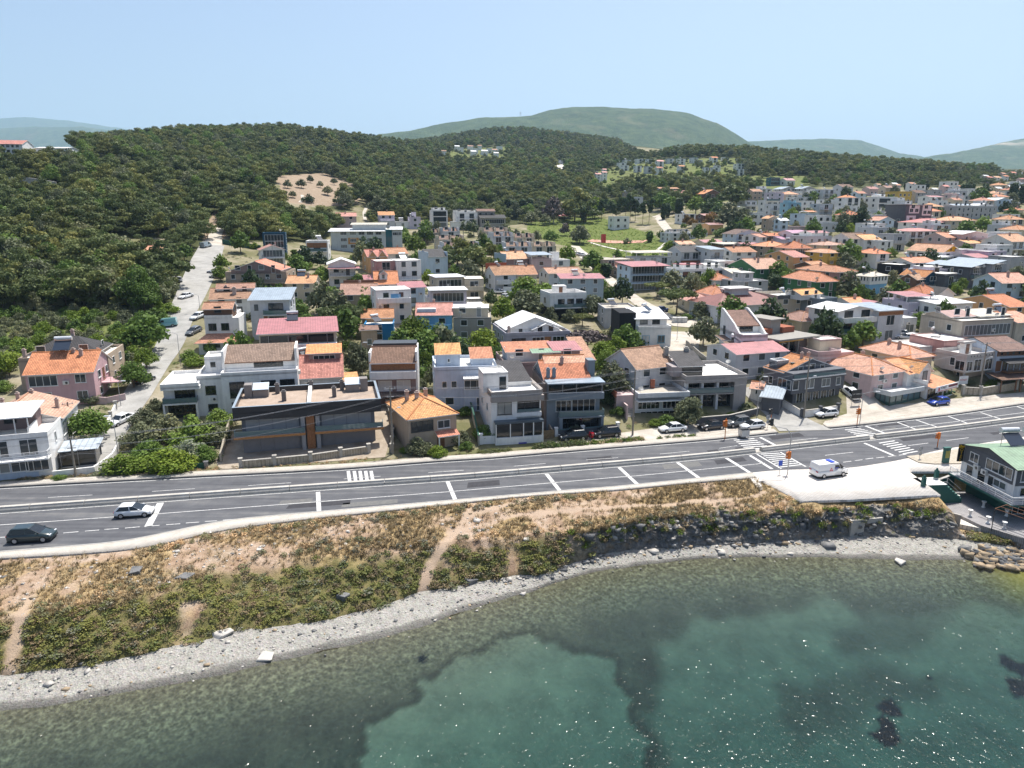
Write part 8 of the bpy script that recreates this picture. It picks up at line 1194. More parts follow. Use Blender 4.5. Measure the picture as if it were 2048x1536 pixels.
TL={'A':[(715,830,280,'round','broad',.9),(900,290,200,'round','dark',.9),(1165,300,170,'round','bright',.9),(1060,440,230,'round','broad',.8),(1160,110,330,'round','broad',.8),(1015,150,180,'round','bright',.9),(60,340,190,'round','bright',1),(40,520,140,'bush','broad',1),(720,610,150,'bush','olive',1),(1150,760,200,'bush','olive',1),(1245,665,130,'bush','olive',1.1),(1100,900,260,'bush','olive',1.1),(1320,850,300,'bush','olive',1.1),(1520,870,350,'bush','broad',1),(1680,880,280,'bush','olive',1),(1760,770,230,'bush','broad',1),(1500,1020,250,'bush','silver',1.1),(1300,1100,360,'bush','bright',.8),(990,1130,300,'bush','bright',.8),(1190,1030,260,'bush','broad',.9),(1640,1050,210,'bush','broad',1),(1420,1120,280,'bush','bright',.8),(1685,220,100,'round','broad',1),(1570,320,190,'bush','bright',.6),(1860,245,200,'bush','olive',.7),(640,330,90,'bush','olive',1),(470,1255,110,'bush','broad',.6)],'B':[(465,410,100,'round','broad',1),(1090,300,230,'round','olive',1.1),(1550,80,230,'round','bright',1),(1650,210,260,'round','broad',1),(1450,150,190,'round','broad',.9),(1750,150,260,'round','broad',.9),(1920,190,220,'bush','broad',.8),(1640,320,150,'round','bright',1),(1600,500,110,'bush','olive',1),(1590,990,200,'bush','olive',1.1),(1740,1040,150,'bush','bright',1),(1930,930,160,'bush','olive',1),(1970,1000,110,'bush','broad',.9),(1960,720,120,'bush','broad',.9),(1475,1035,80,'bush','bright',.8)],'C':[(60,260,120,'bush','broad',1),(270,240,210,'round','bright',.9),(310,390,170,'round','broad',.9),(110,800,100,'bush','broad',1),(290,965,200,'bush','broad',.8),(1100,215,350,'umb','dead',1),(1410,230,240,'round','broad',.8),(1220,350,210,'round','bright',.9),(1260,430,190,'round','broad',1),(1330,300,170,'round','bright',.9),(1290,560,270,'round','olive',1),(1260,680,160,'bush','dark',1.3),(1340,800,110,'bush','broad',1),(1910,800,220,'round','olive',1),(1740,875,160,'bush','broad',.8),(1645,890,110,'bush','bright',.8),(1820,890,120,'bush','bright',.7),(1000,925,90,'bush','silver',.9)],'F':[(1540,890,360,'umb','pine',1.2),(1625,1000,180,'umb','pine',1.0),(1190,880,150,'round','broad',1),(1250,940,120,'bush','broad',1),(1360,480,120,'round','dark',1),(1180,520,170,'round','broad',1),(1200,580,130,'bush','olive',1),(1380,600,130,'round','broad',.9),(1440,730,200,'bush','broad',.8),(1155,435,50,'cyp','bright',.45),(570,500,120,'round','bright',1),(560,590,130,'round','bright',.8),(950,720,90,'round','broad',.8),(1680,430,130,'round','olive',1.3),(1660,640,110,'round','broad',.9),(200,560,240,'pine','pine',.9),(120,450,220,'pine','pine',.9),(270,420,140,'round','broad',.9),(140,700,160,'round','olive',.8),(60,750,200,'round','olive',.7),(150,860,150,'bush','bright',.8),(40,920,220,'bush','broad',.8),(310,1230,130,'bush','broad',.9)],'G':[(860,410,190,'pine','pine2',.9),(960,470,200,'pine','pine',.9),(1060,500,200,'pine','pine2',.9),(1130,420,130,'pine','pine2',.9),(820,470,150,'pine','pine',.9),(1220,870,170,'round','bright',1.1),(1410,730,260,'round','broad',.9),(1550,760,210,'round','broad',.9),(1400,830,260,'round','olive',.8),(1140,630,120,'round','olive',1),(1945,490,160,'round','broad',1),(1740,430,140,'round','bright',.9),(520,360,150,'round','bright',1),(440,320,130,'round','broad',1),(110,780,190,'round','broad',.9),(620,620,120,'round','bright',.9),(540,730,120,'bush','olive',1.2),(1450,140,115,'round','olive',.8),(1630,70,150,'round','dead',1.3),(1720,235,80,'round','dead',1.1),(1840,270,140,'round','olive',.9),(1560,150,90,'round','olive',1),(1200,60,60,'cyp','dark',.6),(1260,60,60,'cyp','dark',.6),(1320,70,60,'cyp','dark',.6),(1380,60,65,'cyp','dark',.6),(1440,50,60,'cyp','dark',.6),(1890,90,140,'pine','pine',1),(1960,60,120,'round','bright',1.2),(780,160,60,'round','autumn',1),(515,180,60,'round','autumn',1),(610,210,110,'round','broad',.9),(800,120,80,'round','olive',1),(1610,270,120,'bush','broad',1),(2000,560,90,'round','bright',1)],'H':[(1020,590,290,'umb','pine',1.15),(860,520,190,'umb','pine',1.0),(1270,470,130,'round','bright',1.3),(480,600,120,'round','broad',1),(450,400,80,'cyp','dark',.4),(960,215,100,'round','bright',1),(1500,490,110,'round','broad',.9),(1810,490,130,'round','dark',.9),(1880,500,120,'round','broad',.9),(1230,900,220,'round','olive',.9),(1210,720,140,'round','olive',.9),(1100,765,90,'bush','broad',.9),(340,690,170,'round','olive',1),(260,770,170,'umb','pine2',1),(600,950,250,'bush','bright',.9),(700,960,150,'bush','broad',1),(1340,665,130,'bush','olive',.9),(1730,1240,130,'bush','olive',1.2),(520,1000,130,'round','bright',.8),(1680,1400,60,'bush','olive',1),(980,420,90,'round','olive',1),(800,130,50,'cyp','broad',.5),(890,120,70,'round','broad',1),(620,160,70,'bush','olive',1),(240,120,130,'round','olive',1)],'I':[(650,420,180,'round','broad',1),(515,1000,140,'round','bright',1),(770,1065,200,'round','broad',1),(1220,970,150,'round','broad',1),(1300,910,150,'pine','pine',1),(1430,1035,190,'round','olive',.9),(1300,1050,100,'bush','broad',1),(1000,640,110,'round','olive',1.1),(730,690,90,'round','broad',1),(780,760,140,'round','dark',.8),(1670,750,110,'round','broad',.9),(1490,700,80,'round','broad',1),(1550,680,95,'round','bright',1),(1710,800,120,'round','bright',.8),(1370,655,120,'round','olive',.8),(1150,570,70,'round','broad',1),(1410,510,80,'round','broad',.9),(605,160,120,'round','olive',1.2),(745,150,160,'round','dark',1),(660,230,90,'round','bright',.9),(1200,205,110,'bush','broad',1),(1580,225,140,'round','broad',.9),(1725,195,130,'round','broad',.9),(1400,305,160,'round','olive',.8),(1255,440,80,'bush','broad',1),(890,245,55,'round','broad',1.1),(2000,590,130,'round','olive',.9),(40,640,110,'round','dark',1),(130,640,140,'round','broad',.9),(300,560,180,'bush','olive',.7),(490,735,140,'bush','broad',.9),(820,770,120,'bush','autumn',.7),(1950,120,110,'round','broad',1),(2020,150,100,'round','olive',1)],'J':[(415,640,45,'tall','dark',1.2),(505,660,50,'tall','dark',1.2),(560,640,50,'tall','dark',1.3),(605,640,50,'tall','dark',1.3),(645,620,55,'tall','dark',1.3),(685,640,50,'tall','dark',1.2),(745,660,50,'tall','dark',1.2),(795,650,55,'tall','dark',1.2),(460,610,60,'pine','dark',1.3),(910,650,45,'cyp','dark',.8),(942,640,40,'cyp','dark',.8),(1035,610,60,'cyp','dark',.7),(1170,600,150,'round','bright',.9),(1260,620,120,'pine','dark',1),(1450,540,200,'pine','pine',.9),(1140,740,80,'round','autumn',.9),(1095,720,70,'round','autumn',1),(1300,710,120,'round','autumn',.8),(1430,690,230,'round','olive',.8),(1540,680,200,'round','olive',.7),(1560,770,150,'round','broad',.8),(200,600,200,'pine','pine2',1),(340,630,100,'round','bright',1.3),(270,640,60,'cyp','dark',.8),(890,570,150,'round','broad',.9),(1380,810,140,'bush','broad',.8),(990,600,120,'round','broad',.9),(1350,620,110,'round','broad',1),(1560,730,110,'round','bright',.8)],'K':[(1110,368,40,'cyp','dark',.45),(1165,372,36,'cyp','dark',.4),(1272,370,36,'cyp','dark',.4),(1560,400,45,'cyp','dark',.6),(1595,398,45,'cyp','dark',.65),(1632,400,45,'cyp','dark',.65),(1970,415,60,'cyp','dark',.7),(2042,430,55,'cyp','dark',.8),(1700,455,150,'round','broad',.9),(1740,420,120,'round','dark',1),(300,480,90,'round','dark',1.1),(360,490,80,'round','bright',1),(530,480,80,'round','broad',1),(1380,590,70,'round','broad',1.2)],'W':[(1010,1010,200,'bush','olive',.9),(1450,1030,260,'bush','broad',.8),(1620,990,260,'bush','olive',.9),(1800,970,210,'bush','broad',.9),(1985,1010,130,'bush','olive',1.1),(1280,1090,170,'bush','broad',.7)],'U':[(760,130,300,'bush','palm' if False else 'olive',1),(450,270,190,'bush','bright',.6),(560,290,180,'bush','bright',.5)]}
for c,L in TL.items():
 for q in L:tree(c,*q)
tree('L',785,1225,60,'bush','yel',1.0,label='round yellow flowering bush among the scrub on the left slope')
def palmmesh(rng):
 V=[];Fq=[]
 for i in range(26):
  t_=i*2.4;el=.9-1.5*(i/26)+rng.normal()*.1;L=.5;p=np.array([0,0,.62]);d=np.array([math.cos(t_)*math.cos(el),math.sin(t_)*math.cos(el),math.sin(el)]);sd=np.array([-math.sin(t_),math.cos(t_),0])
  for k in range(5):
   q=p+d*L/5;w0,w1=.07*math.sin(math.pi*(k+.4)/5.6),.07*math.sin(math.pi*(k+1.4)/5.8);n=len(V);V+=[p-sd*w0,p+sd*w0,q+sd*w1,q-sd*w1];Fq.append((n,n+1,n+2,n+3));p=q;d=d-np.array([0,0,.22]);d/=np.linalg.norm(d)
 mb=MB();mb.tube((0,0,-.05),(.01,0,.62),.035,.028,8);return npmesh('crown',V,Fq,LM['palm']),mb.mesh('trunk',M_BARKG)
PALM=palmmesh(RNG)
for i,(c,x,y,w)in enumerate([('G',905,205,85),('G',990,225,85),('G',1100,210,80),('G',1265,310,75),('G',1040,280,70),('G',90,420,150),('U',770,110,260)]):
 u,v=px(c,x,y);h=5
 for _ in range(3):X,Y,Z=ground(u,v,h*.7);d=Y*CP-(Z-HC)*SP;s_=w/CR[c][2]*d/F;h=s_*(1.25 if c=='G' else.6)
 plant(near_label('feathery palm tree',X,Y),'palm','palm_tree',PALM,(X,Y,zt1(X,Y)),(s_,s_,h/.75),random.random()*6)
FT=np.array([(f[0],f[1],max(f[2],f[3])*1.12)for f in FOOT]);SEG=[]
for P,w in STREETS:
 ws=w if isinstance(w,list)else[w]*len(P)
 for i in range(len(P)-1):SEG.append((*P[i],*P[i+1],max(ws[i],ws[i+1])/2+.6))
def clear(X,Y,m=.8):
 ok=np.ones(len(X),bool)
 for fx,fy,r in FT:ok&=np.hypot(X-fx,Y-fy)>r+m
 for x0,y0,x1,y1,r in SEG:
  dx,dy=x1-x0,y1-y0;k=np.clip(((X-x0)*dx+(Y-y0)*dy)/(dx*dx+dy*dy),0,1);ok&=np.hypot(X-x0-k*dx,Y-y0-k*dy)>r+m
 return ok
rg=np.random.default_rng(91);n=9000;Yc=np.exp(rg.uniform(math.log(112),math.log(480),n));Xc=rg.uniform(-.6,.8,n)*Yc;Zc=zt(Xc,Yc);uc,vc=proj(Xc,Yc,Zc)
town=inpoly(uc,vc,[(460,800),(420,700),(470,500),(640,480),(1000,450),(1320,420),(1600,385),(2100,385),(2100,640),(1980,700),(1640,760),(1450,820),(1250,850),(950,880),(780,830),(560,770)])&~inpoly(uc,vc,[(1050,440),(1330,440),(1330,520),(1100,520)])
ok=town&clear(Xc,Yc,.6)&(Yc>FK(Xc)+9);keep=[]
for i in np.where(ok)[0]:
 if all((Xc[i]-Xc[j])**2+(Yc[i]-Yc[j])**2>14 for j in keep[-400:]):keep.append(i)
 if len(keep)>=330:break
kinds=[('bush','broad'),('bush','olive'),('round','broad'),('round','olive'),('bush','bright'),('round','dark')];GB={'bush':'garden bush','round':'garden tree'}
for j,i in enumerate(keep):
 k,lf=kinds[rg.integers(0,6)];s_=(2.3 if k=='bush' else 4.1)*(.7+.8*rg.random());m=treemesh(k,lf,700,.13,j%3)
 side_='left' if uc[i]<1050 else('middle' if uc[i]<1500 else 'right');far_='upper' if vc[i]<520 else 'lower';wd=WORDS[lf].replace('tree','').strip()
 plant(f'small {wd} {GB[k]} between houses in the {far_} {side_} part of town','bush' if k=='bush' else 'tree','bush' if k=='bush' else 'tree',m,(Xc[i],Yc[i],Zc[i]-.05),(s_*1.1,s_*1.1,s_*(1.1 if k=='bush' else 1.3)),rg.random()*6,group=f'small {wd} {GB[k]}s, {far_} {side_} part of town')
FX,FY=[],[]
for y0,y1,s_ in((100,340,4.6),(340,640,5.8),(640,1000,7.4),(1000,1700,10.0)):
 gy_=np.arange(y0,y1,s_)
 for y in gy_:x=np.arange(-1.1*y,1.1*y,s_);FX.append(x+rg.uniform(-.48,.48,len(x))*s_);FY.append(np.full(len(x),y)+rg.uniform(-.48,.48,len(x))*s_)
FX=np.concatenate(FX);FY=np.concatenate(FY);FZ=zt(FX,FY);far=sstep(200,900,FY);FZ=FZ+sstep(120,500,FY)*(fbm(FX/35,FY/35,3)-.5)*4*far;fu,fv=proj(FX,FY,FZ)
inf=np.zeros(len(FX),bool)
for P in FOREST_POLYS:inf|=inpoly(fu,fv,P)
for P in CLEAR_POLYS:inf&=~inpoly(fu,fv,P)
VROWS=inpoly(fu,fv,[(1185,345),(1300,318),(1480,316),(1495,360),(1420,366),(1260,380),(1190,388)])|inpoly(fu,fv,[(900,300),(1010,292),(1015,330),(895,326)])|inpoly(fu,fv,[(1340,375),(1600,372),(1700,378),(2100,372),(2100,352),(1980,348),(1500,352)])
inf|=VROWS&(rg.random(len(FX))<.32)
inf|=inpoly(fu,fv,[(1040,440),(1180,430),(1320,418),(1330,385),(1200,400),(1040,420)])&(rg.random(len(FX))<.8)
inf&=(fbm(FX/18,FY/18,95)>.33)&clear(FX,FY,1.0);FX,FY,FZ,fu,fv=FX[inf],FY[inf],FZ[inf],fu[inf],fv[inf]
vis=(fu>-250)&(fu<2300);FX,FY,FZ,fu,fv=FX[vis],FY[vis],FZ[vis],fu[vis],fv[vis]
hgt=3.6+6.4*rg.random(len(FX))**1.3*(1+.25*sstep(300,800,FY))*(.8+.45*fbm(FX/60,FY/60,99));hgt=np.where(VROWS[inf][vis],hgt*.55,hgt);wid=hgt*rg.uniform(.75,1.15,len(FX));typ=rg.choice(4,len(FX),p=[.46,.3,.14,.1]);rot=rg.uniform(0,6.28,len(FX))
order=np.argsort(FY);order=np.r_[[i for i in order if-60<fu[i]<2100],[i for i in order if not-60<fu[i]<2100]].astype(int)
FK_=[('pine','pine'),('pine','pine2'),('round','broad'),('round','olive')]
near_=order[:300];first={}
for j,i in enumerate(near_):
 k,lf=FK_[typ[i]];m=treemesh(k,lf,2400,.068,j%4)
 o=plant({0:'dark green pine at the lower edge of the left hillside wood',1:'olive toned pine at the lower edge of the left hillside wood',2:'leafy green tree among the pines of the left hillside wood',3:'grey green olive among the pines of the left hillside wood'}[int(typ[i])],'tree','pine_tree' if k=='pine' else 'tree',m,(FX[i],FY[i],FZ[i]-.1),(wid[i],wid[i],hgt[i]),rot[i],group=['dark pines of the lower wood','olive toned pines of the lower wood','leafy trees of the lower wood','olives of the lower wood'][int(typ[i])])
 first.setdefault(int(typ[i]),o)
rest=order[300:]
def gnstuff(name,pts,scl,rotz,idx,protos,label,cat):
 me=bpy.data.meshes.new(name);me.vertices.add(len(pts));me.vertices.foreach_set('co',np.asarray(pts,np.float32).ravel())
 a=me.attributes.new('scl','FLOAT_VECTOR','POINT');a.data.foreach_set('vector',np.asarray(scl,np.float32).ravel());fattr(me,'rz',rotz);a=me.attributes.new('kd','INT','POINT');a.data.foreach_set('value',np.asarray(idx,np.int32));me.update()
 o=link(name,me);tag(o,label,cat,kind='stuff');ng=bpy.data.node_groups.new(name,'GeometryNodeTree');ng.interface.new_socket('Geometry',in_out='INPUT',socket_type='NodeSocketGeometry');ng.interface.new_socket('Geometry',in_out='OUTPUT',socket_type='NodeSocketGeometry')
 N=ng.nodes.new;L=ng.links.new;gi=N('NodeGroupInput');go=N('NodeGroupOutput');jn=N('GeometryNodeJoinGeometry')
 def na(nm,ty):q=N('GeometryNodeInputNamedAttribute');q.data_type=ty;q.inputs[0].default_value=nm;return[s for s in q.outputs if s.enabled and s.name=='Attribute'][0]
 sv,rv,kv=na('scl','FLOAT_VECTOR'),na('rz','FLOAT'),na('kd','INT');cx=N('ShaderNodeCombineXYZ');L(rv,cx.inputs[2])
 for i,p in enumerate(protos):
  ob=N('GeometryNodeObjectInfo');ob.inputs[0].default_value=p;ob.transform_space='ORIGINAL';ob.inputs['As Instance'].default_value=True;ip=N('GeometryNodeInstanceOnPoints');cm=N('FunctionNodeCompare');cm.data_type='INT';cm.operation='EQUAL'
  ci=[s for s in cm.inputs if s.enabled];L(kv,ci[0]);ci[1].default_value=i;L(cm.outputs[0],ip.inputs['Selection']);L(gi.outputs[0],ip.inputs['Points']);L(ob.outputs['Geometry'],ip.inputs['Instance']);L(cx.outputs[0],ip.inputs['Rotation']);L(sv,ip.inputs['Scale']);L(ip.outputs[0],jn.inputs[0])
 L(jn.outputs[0],go.inputs[0]);md=o.modifiers.new('scatter','NODES');md.node_group=ng;return o
protos=[[c for c in first[k].children if c.name.startswith('crown')][0]for k in range(4)]
gnstuff('forest',np.c_[FX,FY,FZ-.15][rest],np.c_[wid,wid,hgt][rest],rot[rest],typ[rest],protos,'dense pine wood covering the hills behind the town','forest')
n=2600;Yc=rg.uniform(105,215,n);Xc=rg.uniform(-.85,-.3,n)*Yc;Zc=zt(Xc,Yc);uc,vc=proj(Xc,Yc,Zc)
ok=inpoly(uc,vc,[(-60,600),(250,590),(345,630),(325,700),(235,755),(200,700),(60,690),(20,760),(-60,770)])&clear(Xc,Yc,.2);keep=[]
for i in np.where(ok)[0]:
 if all((Xc[i]-Xc[j])**2+(Yc[i]-Yc[j])**2>7 for j in keep):keep.append(i)
 if len(keep)>=150:break
for j,i in enumerate(keep):
 lf=('olive','olive','broad','olive','bright')[j%5];s_=2.6*(.7+.7*rg.random());plant(f'{WORDS[lf].replace(" tree", "")} shrub in the thicket behind the pink house','bush','bush',treemesh('bush',lf,1500,.095,j%3),(Xc[i],Yc[i],Zc[i]-.1),(s_,s_,s_*.95),rg.random()*6,group=f'{lf} coloured thicket on the left slope')
for j,(u,v,w)in enumerate([(575,368,16),(602,366,19),(620,358,14),(640,368,13),(655,380,20),(690,372,16),(705,385,20),(615,395,26),(585,388,14),(725,392,18),(668,362,14)]):tree('N',u,v,w,'round' if j!=7 else 'bush','olive' if j!=7 else 'dark',.9,label=f'grey olive tree in the brown hillside clearing, {ORD[:11][sorted([575, 602, 620, 640, 655, 690, 705, 615, 585, 725, 668]).index(u)]} from the left')
def scatter(name,TV,TF,P,S,Rz,mats,label,cat,mi=None):
 n=len(P);S=np.asarray(S,float);S=S[:,None]*np.ones(3)if S.ndim==1 else S;TV=np.asarray(TV);v=TV[None]if TV.ndim==2 else TV;v=v*S[:,None]
 c,s_=np.cos(Rz)[:,None],np.sin(Rz)[:,None];x=v[...,0]*c-v[...,1]*s_+P[:,0,None];y=v[...,0]*s_+v[...,1]*c+P[:,1,None];z=v[...,2]+P[:,2,None]
 V=np.stack([x,y,z],-1).reshape(-1,3);k=v.shape[1];Fq=(np.asarray(TF)[None]+(np.arange(n)*k)[:,None,None]).reshape(-1,np.asarray(TF).shape[1])
 o=link(name,npmesh(name,V,Fq,mats,mi=None if mi is None else np.repeat(mi,len(TF))));return tag(o,label,cat,kind='stuff')
bx,by,bz,bv,brk,bp,bk_,bst=[a.ravel()for a in BANKZ];cellw=np.ones(len(bx));inv=(bx>-75)&(bx<75)&~((bx>31)&(by>PlzE(bx)-.4))&~((bx>50.5)&(by>Br(bx)-.5))
def pick(n,w):w=np.where(inv,w,0);w=w/w.sum();i=rg.choice(len(bx),n,p=w);return np.c_[bx[i]+rg.uniform(-.2,.2,n),by[i]+rg.uniform(-.15,.15,n),bz[i]],i
V,Fq=leaves(crown_blobs('bush',np.random.default_rng(3)),80,.19,np.random.default_rng(4));TV=np.stack([leaves(crown_blobs('bush',np.random.default_rng(k)),80,.19,np.random.default_rng(k+50))[0]for k in range(8)])
P,i=pick(2600,bv**1.6*(1-bp));w=bv[i];mi=rg.choice(6,len(P),p=[.28,.1,.12,.28,.06,.16]);S=rg.uniform(.3,.8,len(P))
scatter('bank_scrub',TV[rg.integers(0,8,len(P))],Fq,P,np.c_[S*1.3,S*1.3,S*.6],rg.uniform(0,6.28,len(P)),[LM['scrub'],LM['pine'],LM['olive'],LM['brown'],LM['sage'],LM['pine2']],'low green and brown scrub covering the sea bank','scrub',mi)
P,i=pick(420,(1-brk)*(bk_>.95)*(bk_<1.25)*(1-bp)+3*((by>Sd(bx)-2.2)&(by<Sd(bx)-.5)&(bx>-36)&(bx<10)));S=rg.uniform(.4,.9,len(P));scatter('pale_scrub',TV[rg.integers(0,8,len(P))],Fq,P,np.c_[S,S,S*.8],rg.uniform(0,6.28,len(P)),[LM['sage'],LM['dry'],LM['olive']],'pale grey green clumps near the top of the bank','scrub',rg.integers(0,3,len(P)))
P,i=pick(260,brk*(bk_>.3)*(bk_<1));S=rg.uniform(.3,.8,len(P));scatter('cliff_scrub',TV[rg.integers(0,8,len(P))],Fq,P,np.c_[S,S,S],rg.uniform(0,6.28,len(P)),[LM['pine2'],LM['dry'],LM['bright']],'small yellow green shrubs clinging to the rocky bank','scrub',rg.integers(0,3,len(P)))
def tuft(rng,n=9):
 V=[]
 for k in range(n):
  t_=rng.random()*6.28;r=rng.random()*.35;h=.5+.6*rng.random();x,y=math.cos(t_)*r,math.sin(t_)*r;dx,dy=math.cos(t_)*.3*h,math.sin(t_)*.3*h;px_,py_=-math.sin(t_)*.06,math.cos(t_)*.06;V+=[(x-px_,y-py_,0),(x+px_,y+py_,0),(x+dx+px_*.4,y+dy+py_*.4,h),(x+dx-px_*.4,y+dy-py_*.4,h)]
 return np.array(V)
TT=np.stack([tuft(np.random.default_rng(k))for k in range(6)]);TF=np.arange(36).reshape(-1,4)
P,i=pick(9000,(bk_>.8)*(1-bp)*(1-.8*brk)*(.25+bst));scatter('dry_grass',TT[rg.integers(0,6,len(P))],TF,P,np.c_[np.full(len(P),.55),np.full(len(P),.55),rg.uniform(.12,.34,len(P))],rg.uniform(0,6.28,len(P)),[LM['dry'],LM['brown']],'dry straw coloured grass on the bank top','grass',(rg.random(len(P))<.25).astype(int))
def verge(a,b,off,wd,n,mats,label,name='verge_weeds',hs=(.25,.7)):
 X=rg.uniform(a,b,n);Y=FK(X)+off+rg.uniform(0,wd,n);P=np.c_[X,Y,zt(X,Y)];S=rg.uniform(*hs,n);scatter(name,TV[rg.integers(0,8,n)],Fq,P,np.c_[S*1.3,S*1.3,S],rg.uniform(0,6.28,n),[LM[m]for m in mats],label,'weeds',rg.integers(0,len(mats),n))
e=lambda u,v:atz(u,v)[0]
verge(e(1068,915),e(1175,905),2.2,1.3,120,['pine2','broad','olive'],'dense green roadside hedge strip in front of the dark parked cars',hs=(.5,.95));verge(e(1175,905),e(1292,893),2.2,1.0,90,['broad','dry','bright'],'green and straw roadside strip in front of the red scooter',hs=(.4,.8));verge(e(955,920),e(1022,914),2.1,1.0,60,['pine2','olive'],'low dark green roadside strip before the white villa gate',hs=(.4,.7))
verge(e(-10,985),e(420,955),2.1,1.2,170,['dry','dry','olive','brown'],'sparse dry weeds along the pavement on the left',hs=(.2,.45));verge(e(440,950),e(940,922),2.1,1.6,120,['dry','brown','olive'],'sparse dry weeds along the pavement before the cottage',hs=(.15,.4));verge(e(1320,890),e(1400,884),2.2,1.0,30,['bright','olive'],'small green tufts beside the white parked car',hs=(.3,.6));verge(e(158,967),e(215,964),2.2,1.6,60,['silver','olive'],'whitish flowering weeds at the corner of the steep street',hs=(.3,.6))
n=5200;Yc=rg.uniform(270,440,n);Xc=rg.uniform(-.05,.32,n)*Yc;Zc=zt(Xc,Yc);uc,vc=proj(Xc,Yc,Zc);ok=inpoly(uc,vc,[(1050,438),(1180,430),(1310,470),(1335,500),(1300,520),(1180,500),(1120,490),(1060,470)])&clear(Xc,Yc,.2);P=np.c_[Xc,Yc,Zc][ok];S=rg.uniform(.3,.9,len(P));scatter('meadow_grass',TT[rg.integers(0,6,len(P))],TF,P,np.c_[S*1.6,S*1.6,S*.6],rg.uniform(0,6.28,len(P)),[LM['bright'],LM['broad'],LM['dry']],'rough green grass of the park meadow','grass',rg.choice(3,len(P),p=[.5,.4,.1]))
n=9000;Yc=rg.uniform(100,240,n);Xc=rg.uniform(-.6,.75,n)*Yc;Zc=zt(Xc,Yc);ok=clear(Xc,Yc,.1)&(fbm(Xc/9,Yc/9,97)>.5)&(Yc>FK(Xc)+7);P=np.c_[Xc,Yc,Zc][ok];S=rg.uniform(.3,.8,len(P));scatter('garden_grass',TV[rg.integers(0,8,len(P))],Fq,P,np.c_[S*1.5,S*1.5,S*.7],rg.uniform(0,6.28,len(P)),[LM['broad'],LM['bright'],LM['olive'],LM['dry']],'overgrown garden greenery between the houses','greenery',rg.integers(0,4,len(P)))
def rockv(rng):
 d=np.array([(1,1,1),(1,1,-1),(1,-1,1),(1,-1,-1),(-1,1,1),(-1,1,-1),(-1,-1,1),(-1,-1,-1)],float)*.5;return d*rng.uniform(.55,1.25,(8,3))+rng.normal(size=(8,3))*.08
RF=np.array([(0,2,3,1),(4,5,7,6),(0,1,5,4),(2,6,7,3),(0,4,6,2),(1,3,7,5)]);RV=np.stack([rockv(np.random.default_rng(k+9))for k in range(12)])
M_RK=[dusty('rock_grey',(.1,.105,.11),(.24,.235,.23),1.5),dusty('rock_pale',(.38,.36,.33),(.55,.52,.48),1.5),dusty('rock_warm',(.26,.2,.14),(.42,.33,.22),1.5)]
P,i=pick(420,brk*(bk_<1.0));S=np.exp(rg.normal(-1.5,.5,len(P)));scatter('bank_rocks',RV[rg.integers(0,12,len(P))],RF,P,np.c_[S,S,S*.8],rg.uniform(0,6.28,len(P)),M_RK,'broken grey rock of the steep bank','rocks',rg.choice(3,len(P),p=[.78,.1,.12]))
n=1400;X=rg.uniform(-70,75,n);f_n=Ft(X);w_n=Wl(X);kx=rg.random(n)**.6;kx=np.where((X>4)&(X<46),1-(1-kx)*.9,kx);Y=w_n+(f_n-w_n)*kx-(rg.random(n)<.12)*rg.random(n)*2;Z=np.array([zbank(a,b)for a,b in zip(X,Y)]);S=np.exp(rg.normal(-2.2,.45,n))*(1+1.3*(kx>.8)*((X>-2)&(X<46)));scatter('beach_stones',RV[rg.integers(0,12,n)],RF,np.c_[X,Y,Z],np.c_[S*1.3,S,S*.6],rg.uniform(0,6.28,n),M_RK,'scattered stones on the shingle beach','stones',rg.choice(3,n,p=[.45,.4,.15]))
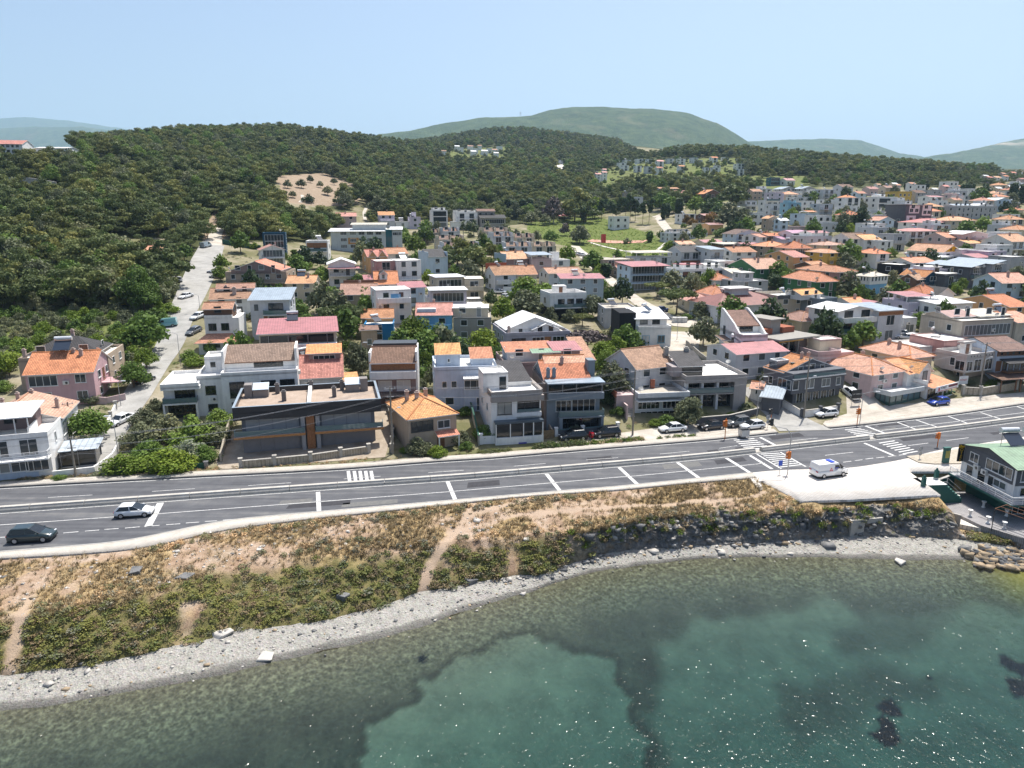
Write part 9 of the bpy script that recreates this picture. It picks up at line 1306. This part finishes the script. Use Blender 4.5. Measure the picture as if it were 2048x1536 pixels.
n=700;X=rg.uniform(-70,0,n);kx=rg.random(n);Y=Br(X)+(Sd(X)-1-Br(X))*kx;Z=np.array([zbank(a,b)for a,b in zip(X,Y)]);S=np.exp(rg.normal(-2.1,.5,n));scatter('bank_stones',RV[rg.integers(0,12,n)],RF,np.c_[X,Y,Z],np.c_[S*1.3,S,S*.6],rg.uniform(0,6.28,n),M_RK,'loose pale stones on the dry bank top','stones',rg.choice(3,n,p=[.2,.65,.15]))
X=rg.uniform(50,66,260);Y=Wl(X)+rg.uniform(-1.2,2.2,260);S=rg.uniform(.35,.95,260);scatter('riprap',RV[rg.integers(0,12,260)],RF,np.c_[X,Y,np.maximum(-.1,(Y-Wl(X))*.3)],np.c_[S,S,S*.8],rg.uniform(0,6,260),[M_RK[2],M_RK[0]],'heap of brown boulders below the hotel terrace','boulders',rg.integers(0,2,260))
for j,(u,v,s_,mt,lb)in enumerate([(530,1310,.95,1,'flat white boulder on the pale beach at the left'),(444,1263,1.1,1,'upright pale slab at the foot of the scrubby bank'),(1797,1117,1.0,1,'large white rock at the waterline below the hotel'),(519,1097,.55,1,'pale boulder on the bank top nearest the pavement'),(432,1120,.6,1,'pale boulder on the bank top above the brown scrub'),(280,1198,1.0,0,'rounded grey boulder among the brown scrub'),(378,1204,1.0,0,'grey boulder at the edge of the green scrub'),(940,1160,.9,0,'dark block of rock on the beach beside the path end'),(1052,1118,.6,1,'pale angular rock on the green bank right of the path'),(687,1205,.9,0,'dark grey boulder in the scrub left of the path')]):
 X,Y=atz(u,v,.35 if v in(1310,1117)else 1.0 if v>1090 and v!=1097 and v<1400 else 4);z=zbank(X,Y);mb=MB();vv=RV[j]*s_*(1.3,1,.4 if mt else.75);mb.v=[tuple(q)for q in vv];mb.f=[tuple(q)for q in RF];mb.m=[0]*6;mb.uv=[None]*6;o=mb.build('boulder',M_RK[mt],None,(X,Y,z+(.02 if mt else-.12)),j);tag(o,lb,'rock');sm=o.modifiers.new('round','BEVEL');sm.width=.12*s_;sm.segments=2
t=NT('haze_air');pv=t.n('ShaderNodeVolumePrincipled');pv.inputs['Color'].default_value=(.52,.75,1,1);pv.inputs['Density'].default_value=HAZE if 'HAZE' in globals()else 7e-5;pv.inputs['Anisotropy'].default_value=.2;t.l(pv.outputs[0],t.o.inputs['Volume'])
mb=MB();mb.box(-15500,15500,-400,15500,-9,1800);tag(mb.build('haze',t.m),kind='stuff')
